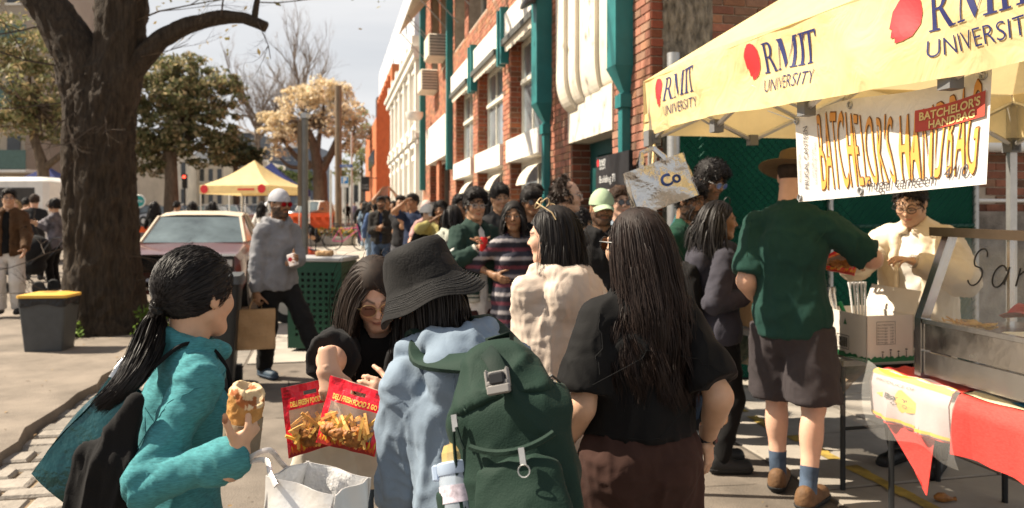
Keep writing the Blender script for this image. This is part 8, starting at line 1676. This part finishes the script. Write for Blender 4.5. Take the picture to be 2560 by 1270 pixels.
# poles and signs
def pole(name,label,px,Y,top,r,m,cat='pole',base=None):
    g = G(px,Y); o = empty(name,g); tag(o,label,cat); z1 = W(px,top,Y).z - g.z; mb = MB(); mb.tube([(0,0,-.1),(0,0,z1)],r,14); mb.build('shaft',m,o,smooth=True); return o,z1
WOOD = mat('weathered_wood',(.17,.125,.085),.9,var=.3,vs=5,bump=.4,bs=30,stretch=(3,3,.4))
o,z = pole('parking_meter_pole','tall grey steel pole with a dark head behind the litter bin',762,10.4,290,.043,mat('pole_grey',(.17,.165,.15),.5,.5,.2,5)); mb = MB(); mb.box((-.06,0,z - .62),(.05,.06,1.1)); mb.build('cable_box',WOOD,o); mb = MB(); mb.lathe((0,0,z),[(.06,-.03),(.06,.03),(.0,.05)],12); mb.build('cap',GALV,o)
o,z = pole('power_pole','weathered timber power pole with a blue street name sign',846,40,215,.17,WOOD); mb = MB(); p_ = W(866,415,39.7) - Vector(o.location); mb.bevbox(p_,(.62,.03,.13),.01); mb.build('street_name_sign',mat('sign_blue',(.02,.10,.35),.4),o); mb = MB(); put_text(mb,'STREET',lambda x,y: p_ + Vector((-.24 + x,-.018,-.04 + y)),0,0,.07,w=.48); mb.build('lettering',WHITEI,o)
o,z = pole('parking_sign','blue and white parking sign on a thin post',863,33,440,.03,GALV,'sign'); c0 = W(862,455,32.9) - Vector(o.location); mb = MB(); mb.bevbox(c0,(.30,.02,.44),.008); mb.build('plate',mat('sign_plate',(.75,.75,.73),.4),o); mb = MB(); mb.bevbox(c0 + Vector((0,-.012,.07)),(.28,.008,.27),.004); mb.build('blue_panel',mat('sign_blue2',(.01,.20,.52),.4),o); mb = MB(); put_text(mb,'P',lambda x,y: c0 + Vector((x,-.018,-.03 + y)),-.07,0,.2,bold=.05); mb.build('letter',WHITEI,o)
o,z = pole('sign_post','pale slim post with round top beside the timber pole',827,36,425,.05,mat('pale_post',(.5,.49,.46),.5)); 
o,z = pole('sign_post','thin white post right of the parking sign',879,44,330,.05,mat('pale_post'))
o = empty('hanging_sign',W(914,460,40)); tag(o,'black hanging shop sign on the orange brick wing','sign'); mb = MB(); mb.bevbox((0,0,0),(.40,.14,.74),.02); mb.build('sign_box',BLACKP,o); mb = MB()
for i,t in enumerate(('OPEN','CAFE')): put_text(mb,t,lambda x,y: Vector((x,-.075,y)),-.15,-.25 + .14 * i,.09,w=.3)
mb.build('lettering',ink('dim_white',(.4,.4,.4)),o); mb = MB(); mb.tube([(.2,0,.3),(.6,.1,.3)],.02,6); mb.build('bracket',BLACKP,o)
o,z = pole('traffic_light','traffic light showing red beyond the parked cars',462,60,432,.06,mat('signal_black',(.02,.02,.02),.5),'traffic light'); c0 = W(462,445,59.8) - Vector(o.location); mb = MB(); mb.bevbox(c0 + Vector((0,0,-.25)),(.36,.25,1.05),.03); h_ = mb.build('signal_head',mat('signal_black'),o)
for k in range(3): mb = MB(); mb.lathe(c0 + Vector((0,-.13,.08 - .32 * k)),[(0,.03),(.11,.0)],16,M=Matrix.Rotation(R(90),3,'X')); mb.build('lamp',mat('red_lamp',(.8,.05,.03),.4,emit=(1,.06,.03),es=3.0) if k == 0 else mat('dark_lamp',(.03,.02,.01),.3),h_)
# orange plastic barriers
ORP = mat('barrier_orange',(.75,.115,.022),.5,var=.10,vs=5)
def barrier(label,px,Y,w,h,rz):
    o = empty('road_barrier',G(px,Y),rz); tag(o,label,'barrier','orange road barriers'); mb = MB(); P = [(-w / 2,-.28),(w / 2,-.28),(w / 2,.28),(-w / 2,.28)]; T_ = [(-w / 2,-.10),(w / 2,-.10),(w / 2,.10),(-w / 2,.10)]; mb.hexa([(a,b,0) for a,b in P] + [(a,b,h * .3) for a,b in P]); mb.hexa([(a,b * .99,h * .3) for a,b in P] + [(a,b,h) for a,b in T_]); mb.build('barrier_body',ORP,o)
    for k in range(3): mb = MB(); x = -w / 2 + w * (k + .5) / 3; mb.box((x,-.205,h * .62),(w * .2,.02,h * .3),(Vector((1,0,0)),Vector((0,.97,.22)),Vector((0,-.22,.97)))); mb.build('moulded_recess',ORP,o)
barrier('orange plastic road barrier left of the pole',742,50,1.5,1.05,-.15); barrier('orange plastic road barrier under the off road car',798,50,1.6,1.05,.08)
o = empty('safety_barrier',G(365,21.5),0); tag(o,'orange mesh safety barrier with round teal badge beside the elm','barrier')
for (x0,x1,z) in ((-1,1,.95),(-1,1,.55)): mb = MB(); mb.box((0,0,z),(2.0,.03,.16)); mb.build('rail',ORP,o)
for k in range(9): mb = MB(); mb.box((-.95 + k * .2375,.02,.75),(.05,.02,.5)); mb.build('slat',ORP,o)
for x in (-.9,.9): mb = MB(); mb.tube([(x,.03,0),(x,.03,1.05)],.025,6); mb.build('post',GALV,o)
c0 = W(348,503,21.4) - Vector(o.location); mb = MB(); mb.lathe(c0,[(0,.012),(.17,.012),(.18,0),(0,0)],28,M=Matrix.Rotation(R(90),3,'X')); bd = mb.build('badge',WHITEP,o,smooth=False); mb = MB(); mb.lathe(c0 + Vector((0,-.004,0)),[(0,.012),(.145,.012),(.145,0)],28,M=Matrix.Rotation(R(90),3,'X')); mb.build('badge_face',mat('badge_teal',(.03,.32,.30),.5),bd); mb = MB(); put_text(mb,'OPEN',lambda x,y: c0 + Vector((x,-.02,y)),-.10,-.035,.07,w=.2); mb.build('badge_lettering',WHITEI,bd)
# pale timber pallets and planter
PALT = mat('pallet_wood',(.46,.38,.29),.85,var=.2,vs=6)
for (px,lab,w) in ((552,'white washed timber pallet seat right of the seated woman',1.2),(612,'white washed timber pallet seat beside the hoodie man',1.5)):
    o = empty('pallet_seat',G(px,25),0); tag(o,lab,'seat','pallet seats')
    for k in range(5): mb = MB(); mb.box((0,0,.25 + k * .2),(w,.06,.15)); mb.build('plank',PALT,o)
    for x in (-w / 2 + .05,w / 2 - .05): mb = MB(); mb.box((x,.07,.55),(.08,.08,1.1)); mb.build('post',PALT,o)
pl = empty('planter',G(822,31)); tag(pl,'low stone planter with orange flowers by the crouching person','planter'); mb = MB(); mb.bevbox((-.1,.5,.18),(1.9,1.2,.36),.06); mb.build('planter_wall',CONC,pl); V,Q,cc = leaves([(x,.4,.5) for x in (-.8,-.4,0,.4,.8)],120,.32,.07,[(.10,.16,.04),(.16,.2,.06),(.6,.22,.03),(.65,.4,.06)],.7,9); link('flowers',mesh_np('flowers',V,Q,cols=cc,smooth=False),LEAF,pl)
# parked bicycle
def bicycle(label,px,Y,rz,c):
    o = empty('bicycle',G(px,Y),rz); tag(o,label,'bicycle'); fm = mat('bike_' + label[:6].replace(' ',''),c,.4)
    for x in (-.5,.5):
        mb = MB(); mb.tube([(x + .33 * math.cos(t),0,.34 + .33 * math.sin(t)) for t in np.linspace(0,6.28,25)],.018,6,cap=False); w_ = mb.build('wheel',RUBBER,o); mb = MB()
        for t in np.linspace(0,6.28,13): mb.tube([(x,0,.34),(x + .32 * math.cos(t),0,.34 + .32 * math.sin(t))],.002,3,cap=False)
        mb.build('spokes',GALV,w_)
    mb = MB()
    for a,b in (((-.5,0,.34),(-.15,0,.32)),((-.15,0,.32),(-.28,0,.82)),((-.5,0,.34),(-.26,0,.75)),((-.26,0,.75),(.33,0,.80)),((-.15,0,.32),(.35,0,.72)),((.32,0,.92),(.5,0,.34))): mb.tube([a,b],.016,6)
    mb.build('frame',fm,o); mb = MB(); mb.tube([(.32,-.25,.96),(.34,0,.94),(.32,.25,.96)],.013,6); mb.build('handlebar',BLACKP,o); mb = MB(); mb.bevbox((-.3,0,.86),(.26,.14,.05),.02); mb.build('saddle',BLACKP,o)
bicycle('pink framed bicycle leaning by the parking sign',868,28,.2,(.5,.05,.2)); bicycle('dark bicycle parked behind the pink bicycle',858,31,.15,(.05,.05,.06))
# scooter
SCO = mat('scooter_orange',(.62,.075,.018),.25,var=.05,coat=.6); o = empty('motor_scooter',G(852,11.3),0); tag(o,'bright orange motor scooter behind the litter bin','scooter'); o.rotation_euler = (0,0,math.atan2(-.35,-.94) + math.pi / 2 + 3.14159)
def sob(nm,F_,m): V,Q = F_.mesh(); V = relax(V,Q,2,.4); return link(nm,mesh_np(nm,V,Q),m,o)
F_ = Field((-.3,.2,.2),(.3,.9,1.2),.014); F_.cone((0,.52,.45),(0,.42,.95),.11,.07,.04,lat=(1,0,0),q=1.9).cone((0,.40,.95),(0,.50,1.0),.075,.06,.04,lat=(1,0,0),q=1.7); sob('front_shield',F_,SCO)
F_ = Field((-.25,-1.0,.3),(.25,.1,.9),.014); F_.cone((0,-.05,.55),(0,-.75,.62),.12,.10,.05,lat=(1,0,0),q=1.2); sob('rear_body',F_,SCO); F_ = Field((-.2,.5,.3),(.2,1.1,.7),.014); F_.cone((0,.66,.48),(0,.95,.42),.07,.05,.05,lat=(1,0,0),q=1.3); sob('front_mudguard',F_,SCO)
mb = MB(); mb.bevbox((0,.15,.28),(.34,.7,.07),.02); mb.build('footboard',BLACKP,o); F_ = Field((-.2,-.9,.6),(.2,0,.95),.012); F_.cone((0,-.05,.74),(0,-.72,.77),.055,.06,.04,lat=(1,0,0),q=2.2); sob('seat',F_,BLACKP)
for y in (.74,-.62):
    mb = MB(); mb.lathe((0,y,.25),[(.0,-.05),(.16,-.05),(.24,-.045),(.25,0),(.24,.045),(.16,.05),(0,.05)],26,M=Matrix.Rotation(R(90),3,'Y')); w_ = mb.build('wheel',RUBBER,o,smooth=True); mb = MB(); mb.lathe((0,y,.25),[(0,-.055),(.13,-.053),(.13,.053),(0,.055)],20,M=Matrix.Rotation(R(90),3,'Y')); mb.build('rim',ALU,w_)
mb = MB(); mb.tube([(-.34,.34,1.0),(-.1,.43,1.02),(.1,.43,1.02),(.34,.34,1.0)],.015,8); mb.build('handlebar',BLACKP,o); mb = MB(); mb.lathe((0,.56,.99),[(0,.06),(.05,.05),(.075,0),(.075,-.04)],20,M=Matrix.Rotation(R(-90),3,'X')); mb.build('headlight',mat('headlight_glass',(.30,.30,.32),.1,.3,spec=.9),o,smooth=True)
for s_ in (-1,1): mb = MB(); mb.tube([(s_ * .26,.38,1.0),(s_ * .34,.38,1.15),(s_ * .36,.38,1.2)],.007,6); m_ = mb.build('mirror_stem',BLACKP,o); mb = MB(); mb.lathe((s_ * .37,.38,1.25),[(0,.02),(.055,.015),(.06,-.01),(0,-.015)],18,M=Matrix.Rotation(R(-90),3,'X')); mb.build('mirror',BLACKP,m_,smooth=True)

# ================================================================== VEHICLES
CARGL = mat('car_glass',(.10,.13,.14),.05,0,.5,1.5,spec=.9); CHROME = mat('chrome',(.62,.61,.60),.12,1.0,var=0); TYRE = RUBBER
def loft(mb,rings):
    k = len(rings[0]); vs = [p for r in rings for p in r]; fs = [tuple(range(k - 1,-1,-1)),tuple(range((len(rings) - 1) * k,len(rings) * k))]
    for i in range(len(rings) - 1):
        for j in range(k): fs.append((i * k + j,i * k + (j + 1) % k,(i + 1) * k + (j + 1) % k,(i + 1) * k + j))
    mb.add(vs,fs); return mb
def car(name,label,loc,rz,paint,roofm=None,L=4.5,Wd=1.8,body=None,roof=None,zlow=.28,plate=None,group=None,old=False):
    """+y is the front. body: (y, belt z, half width) ; roof: (y, top z, half width top, belt z)"""
    o = empty(name,loc,rz); tag(o,label,'car',group); w = Wd / 2
    body = body or [(L / 2,.62,.82),(L / 2 - .12,.72,.93),(L / 2 - .9,.86,.99),(.6,.93,1.0),(-L / 2 + 1.0,.96,1.0),(-L / 2 + .15,.92,.96),(-L / 2,.80,.88)]
    roof = roof or [(.75,.96,.80),(.25,1.32,.70),(-.5,1.44,.68),(-1.3,1.40,.67),(-1.9,1.0,.78)]
    mb = MB(); rings = []
    for y,zb_,k in body:
        hw = w * k; rings.append([(-hw * .93,y,zlow),(-hw,y,zlow + .12),(-hw,y,(zlow + zb_) / 2 + .05),(-hw * .975,y,zb_ - .07),(-hw * .90,y,zb_),(-hw * .3,y,zb_ + .018),(hw * .3,y,zb_ + .018),(hw * .90,y,zb_),(hw * .975,y,zb_ - .07),(hw,y,(zlow + zb_) / 2 + .05),(hw,y,zlow + .12),(hw * .93,y,zlow)])
    loft(mb,rings); mb.build('body',paint,o,smooth=True,angle=32)
    zbl = np.interp([r[0] for r in roof],[b[0] for b in body][::-1],[b[1] for b in body][::-1]); n = len(roof)
    def edge(i,t=1.0): y,zt_,k = roof[i]; return y,zt_,w * k
    # pillars and roof skin
    mb = MB(); T_ = [edge(i) for i in range(n)]; top = T_[1:-1]
    vs = [(-k,y,z) for y,z,k in top] + [(-k * .55,y,z + .03) for y,z,k in top] + [(k * .55,y,z + .03) for y,z,k in top] + [(k,y,z) for y,z,k in top]; m_ = len(top); fs = [(r * m_ + i,r * m_ + i + 1,(r + 1) * m_ + i + 1,(r + 1) * m_ + i) for r in range(3) for i in range(m_ - 1)]
    mb.add(vs,fs); mb.add([(v[0] * .98,v[1],v[2] - .04) for v in vs],[tuple(reversed(f)) for f in fs]); e_ = [0 * m_ + i for i in range(m_)]
    for sx in (-1,1):
        for i in range(m_ - 1): a,b = top[i],top[i + 1]; mb.add([(sx * a[2],a[0],a[1]),(sx * b[2],b[0],b[1]),(sx * b[2] * .98,b[0],b[1] - .045),(sx * a[2] * .98,a[0],a[1] - .045)],[(0,1,2,3)])
    rf = mb.build('roof',roofm or paint,o,smooth=True,angle=40)
    beltw = lambda y: w * np.interp(y,[b[0] for b in body][::-1],[b[2] for b in body][::-1]) * .90
    def belt(y): return float(np.interp(y,[b[0] for b in body][::-1],[b[1] for b in body][::-1])) + .004
    for (i0,i1,nm) in ((0,1,'windscreen'),(n - 1,n - 2,'rear_window')):
        y0,y1 = T_[i0][0],T_[i1][0]; mb = MB(); mb.grid(lambda u,v: ((2 * u - 1) * (beltw(y0) * .93 * (1 - v) + T_[i1][2] * .97 * v),y0 + (y1 - y0) * v + (.09 if nm == 'windscreen' else -.06) * (1 - (2 * u - 1) ** 2) * (1 - v * .6),belt(y0) + .01 + (T_[i1][1] - .015 - belt(y0)) * v),10,6); mb.build(nm,CARGL,o,smooth=True)
        for sx in (-1,1): mb = MB(); mb.tube([(sx * beltw(y0) * .96,y0,belt(y0)),(sx * T_[i1][2] * .99,y1,T_[i1][1] - .01)],.032,6); mb.build('pillar',roofm or paint,o)
    ys = [T_[0][0] - .12] + [T_[i][0] for i in range(1,n - 1)] + [T_[n - 1][0] + .12]; yf,yr = T_[1][0],T_[n - 2][0]; ym = (yf + yr) / 2 - .05
    for sx in (-1,1):
        for (a,b,ta,tb) in ((T_[0][0] - .06,ym + .04,yf,ym + .04),(ym - .04,T_[n - 1][0] + .10,ym - .04,yr)):
            zt = lambda y: float(np.interp(y,[t[0] for t in top][::-1],[t[1] for t in top][::-1])) - .05; wt = lambda y: float(np.interp(y,[t[0] for t in top][::-1],[t[2] for t in top][::-1])); mb = MB(); mb.add([(sx * beltw(a) * .985,a,belt(a) + .01),(sx * beltw(b) * .985,b,belt(b) + .01),(sx * wt(tb) * .995,tb,zt(tb)),(sx * wt(ta) * .995,ta,zt(ta))],[(0,1,2,3)]); mb.build('side_window',CARGL,o)
        mb = MB(); mb.tube([(sx * beltw(ym) * .985,ym,belt(ym)),(sx * wt(ym),ym,zt(ym))],.03,5); mb.build('pillar',roofm or paint,o)
        for y in (L / 2 - .85,-L / 2 + .95):
            mb = MB(); mb.lathe((sx * (w - .09),y,.32),[(.0,-.10),(.22,-.10),(.31,-.09),(.325,0),(.31,.09),(.22,.10),(0,.10)],24,M=Matrix.Rotation(R(90),3,'Y')); wh = mb.build('wheel',TYRE,o,smooth=True); mb = MB(); mb.lathe((sx * (w - .085),y,.32),[(0,-.11),(.19,-.105),(.2,0),(.19,.105),(0,.11)],18,M=Matrix.Rotation(R(90),3,'Y')); mb.build('rim',ALU,wh)
            mb = MB(); mb.lathe((sx * (w + .002),y,.34),[(0,-.004),(.37,-.004),(.37,.004),(0,.004)],24,M=Matrix.Rotation(R(90),3,'Y')); mb.build('wheel_arch_shade',BLACKP,o)  # black disc stands in for the shaded, uncut wheel opening
        mb = MB(); mb.tube([(sx * (w + .02),T_[0][0] - .25,belt(.4) + .05),(sx * (w + .10),T_[0][0] - .22,belt(.4) + .08)],.03,6); mb.bevbox((sx * (w + .12),T_[0][0] - .22,belt(.4) + .10),(.16,.08,.12),.02); mb.build('mirror',roofm if old else paint,o)
        mb = MB(); mb.bevbox((sx * w * .68,L / 2 + .0 - (0 if old else .02),.66 if not old else .70),(.34,.06,.15),.03); mb.build('headlight',mat('headlight',(.45,.45,.44),.1,.3,spec=.9),o); mb = MB(); mb.bevbox((sx * w * .74,-L / 2 - .0,.72),(.28,.05,.16),.03); mb.build('tail_light',mat('tail_red',(.4,.01,.01),.2),o)
    mb = MB(); mb.bevbox((0,L / 2 + .02,.42),(Wd * .94,.14,.16 if old else .22),.04); mb.build('bumper',CHROME if old else paint,o); mb = MB(); mb.bevbox((0,-L / 2 - .02,.45),(Wd * .94,.14,.2),.04); mb.build('bumper',CHROME if old else paint,o)
    mb = MB(); mb.bevbox((0,L / 2 - .0,.66 if not old else .69),(Wd * .55 if not old else Wd * .86,.05,.16 if not old else .22),.02); gr = mb.build('grille',BLACKP,o)
    if old:
        for k in range(5): mb = MB(); mb.box((0,L / 2 + .028,.61 + .04 * k),(Wd * .60,.01,.008)); mb.build('grille_bar',CHROME,gr)
        mb = MB(); mb.box((0,L / 2 + .02,.815),(Wd * .88,.03,.03)); mb.build('hood_trim',CHROME,o); mb = MB(); mb.tube([(0,L / 2 - .05,.84),(0,L / 2 - .7,.93),(0,.95,.955)],.018,5); mb.build('bonnet_crease',paint,o)
        for sx in (-1,1): mb = MB(); mb.tube([(sx * .1,.92,.97),(sx * .1 + .5,.84,1.0)],.006,4); mb.build('wiper',BLACKP,o)
    if plate:
        mb = MB(); mb.bevbox((.02,L / 2 + .10,.50),(.37,.012,.13),.005); pl_ = mb.build('number_plate',mat('plate_white',(.55,.50,.48),.5),o); mb = MB(); put_text(mb,plate,lambda x,y: Vector((.17 - x,L / 2 + .108,.46 + y)),0,0,.08,w=.30,bold=.02); mb.build('plate_lettering',ink('plate_maroon',(.12,.02,.03)),pl_)
    return o
MAROON = mat('maroon_paint',(.105,.022,.018),.35,.1,.12,2.5,coat=.5,dirt=.1); VROOF = mat('vinyl_roof',(.52,.44,.34),.7,var=.08,bump=.3,bs=120)
cpos = ST(-2.2,15.0,0); cpos.z = gz(cpos.y) - .02
car('sedan_car','old maroon sedan with cream vinyl roof parked behind the elm',cpos,math.atan2(SN,-CS) + math.pi / 2 + 0.0 if False else SA + math.pi,MAROON,VROOF,4.9,1.88,body=[(2.45,.70,.90),(2.40,.80,.965),(2.2,.83,.985),(1.5,.90,1.0),(.85,.95,1.0),(-1.3,.96,1.0),(-2.2,.92,.97),(-2.45,.82,.93)],roof=[(.95,.97,.80),(.22,1.36,.72),(-.4,1.43,.71),(-1.0,1.41,.70),(-1.75,.98,.78)],plate='5BG 041',old=True).scale = (1,1,1.06)
mb = MB(); cl_ = cpos; P0 = W(330,520,13.2)
far_cars = [(352,62,(.04,.045,.05),1.2,'black car parked at the far left of the row'),(418,60,(.42,.43,.44),1.35,'silver hatchback with red tail lights in the parked row'),(500,57,(.30,.29,.28),1.45,'grey car parked right of the silver hatchback'),(560,59,(.45,.47,.50),1.2,'pale blue car under the yellow marquee'),(625,66,(.5,.5,.5),1.3,'white car beyond the yellow marquee')]
for (px,Y,c,rz,lab) in far_cars: car('parked_car',lab,G(px,Y),rz,mat('paint_%d' % px,c,.3,.3,.05,coat=.6),None,4.4,1.78,roof=[(.95,.96,.82),(.2,1.42,.72),(-.6,1.52,.70),(-1.6,1.46,.68),(-2.05,1.0,.80)],group='cars parked across the street')
car('off_road_car','white topped dark off road car facing us behind the orange barriers',G(780,56),math.pi - .15,mat('offroad_blue',(.035,.045,.06),.3,.2,coat=.5),WHITEP,4.4,1.85,body=[(2.2,.95,.9),(2.1,1.05,.97),(1.0,1.15,1.0),(-2.1,1.15,1.0),(-2.2,1.0,.95)],roof=[(.9,1.15,.86),(.4,1.75,.80),(-.6,1.82,.79),(-1.9,1.80,.78),(-2.15,1.15,.86)])
# white food van on the left
vn = empty('food_van',G(10,22.5),-.02); tag(vn,'white food van with open serving side at the left edge','van'); mb = MB(); mb.bevbox((-.95,.9,1.35),(4.4,1.9,2.1),.12); mb.build('van_body',WHITEP,vn,smooth=True); mb = MB(); mb.box((-.9,-.055,1.62),(3.6,.02,.95)); mb.build('serving_hatch',mat('hatch_dark',(.05,.045,.04),.6),vn); mb = MB(); mb.box((-.9,-.2,1.1),(3.6,.3,.05)); mb.build('counter',STEEL,vn)
for x in (-2.2,.6): mb = MB(); mb.lathe((x,.15,.32),[(0,-.1),(.3,-.1),(.32,0),(.3,.1),(0,.1)],20,M=Matrix.Rotation(R(90),3,'X')); mb.build('wheel',TYRE,vn)
# pram
pr = empty('pram',G(72,14.6)); tag(pr,'black pram pushed by the woman in the patterned top','pram'); PRB = C('pram_black',(.012,.012,.013))
F_ = Field((-.45,-.35,.3),(.45,.35,1.2),.016); F_.cone((-.28,0,.50),(.12,0,.52),.17,.17,.06,lat=(0,1,0),q=1.3); F_.ell((.12,0,.82),(.26,.25,.26),.04); F_.ell((-.12,0,.82),(.24,.21,.22),.03,op='s'); V,Q = F_.mesh(); link('seat_and_hood',mesh_np('seat_and_hood',V,Q),PRB,pr)
mb = MB(); mb.tube([(-.3,-.2,.15),(.35,-.2,.75),(.55,-.2,1.02),(.55,.2,1.02),(.35,.2,.75),(-.3,.2,.15)],.015,6); mb.tube([(.3,-.2,.15),(-.1,-.2,.5)],.013,6); mb.tube([(.3,.2,.15),(-.1,.2,.5)],.013,6); mb.build('frame',BLACKP,pr)
for x in (-.32,.32):
    for y in (-.24,.24): mb = MB(); mb.lathe((x,y,.13),[(0,-.02),(.11,-.02),(.13,0),(.11,.02),(0,.02)],18,M=Matrix.Rotation(R(90),3,'X')); mb.build('wheel',RUBBER,pr)
# far marquees
def far_marquee(label,px,Y,size,zt,m,rz=0.2,txt=False,dots=False):
    o = empty('marquee',G(px,Y),rz); tag(o,label,'marquee'); h = size / 2; c = [(-h,-h),(h,-h),(h,h),(-h,h)]
    for a,b in zip(c,c[1:] + c[:1]):
        mb = MB(); mb.grid(lambda u,v: ((a[0] + (b[0] - a[0]) * u) * (1 - v),(a[1] + (b[1] - a[1]) * u) * (1 - v),2.3 + (zt - 2.3) * v - .12 * math.sin(v * 3.14)),8,8); mb.build('canopy_panel',m,o,smooth=True); mb = MB(); mb.grid(lambda u,v: (a[0] + (b[0] - a[0]) * u,a[1] + (b[1] - a[1]) * u,2.0 + .3 * v),8,2); mb.build('valance',m,o)
    for a in c: mb = MB(); mb.tube([(a[0] * .98,a[1] * .98,0),(a[0] * .98,a[1] * .98,2.3)],.025,5); mb.build('leg',WHITEP,o)
    if dots:
        for (x,y,ax) in ((-h + .2,-h - .01,0),(h - .3,-h - .01,0)): mb = MB(); mb.lathe((x,y,2.17),[(0,0),(.17,.001)],14,M=Matrix.Rotation(R(90),3,'X')); mb.build('red_dot',RED,o)
        mb = MB(); mb.box((h - .95,-h - .006,2.15),(.7,.006,.07)); mb.build('red_lettering',RED,o)
    if txt:
        mn,mr = MB(),MB(); logo(mn,mr,lambda x,y: Vector((-1.0 + x,-h - .012,2.08 + y)),0,0,.17,uni=False); mn.build('lettering',WHITEI,o); mr.build('emblem',RED,o)
far_marquee('yellow marquee across the road beyond the sedan',636,31.5,2.9,3.35,YCANV,-.22,dots=True)
NAVC = trans_cloth('navy_canvas',(.02,.03,.13),.2); far_marquee('blue marquee peeking out behind the yellow marquee',678,36,3.0,3.5,NAVC,.1); far_marquee('navy marquee with university lettering behind the white van',118,33,3.0,3.2,NAVC,.05,txt=True)
# small posters by the door and on the pillars
for (s_,z_,c_,lab) in ((11.35 - .5,1.55,(.5,.55,.5),'small printed poster on the brick pier left of the door'),):
    mb = MB(); slab(mb,s_ - .14,s_ + .14,z_ - .2,z_ + .2,.012,.02); po = mb.build('poster',mat('poster_white',(.62,.63,.60),.5)); tag(po,lab,'poster'); mb = MB(); slab(mb,s_ - .10,s_ + .10,z_ - .02,z_ + .14,.021,.024); mb.build('poster_panel',mat('poster_green',(.06,.25,.12),.5),po)
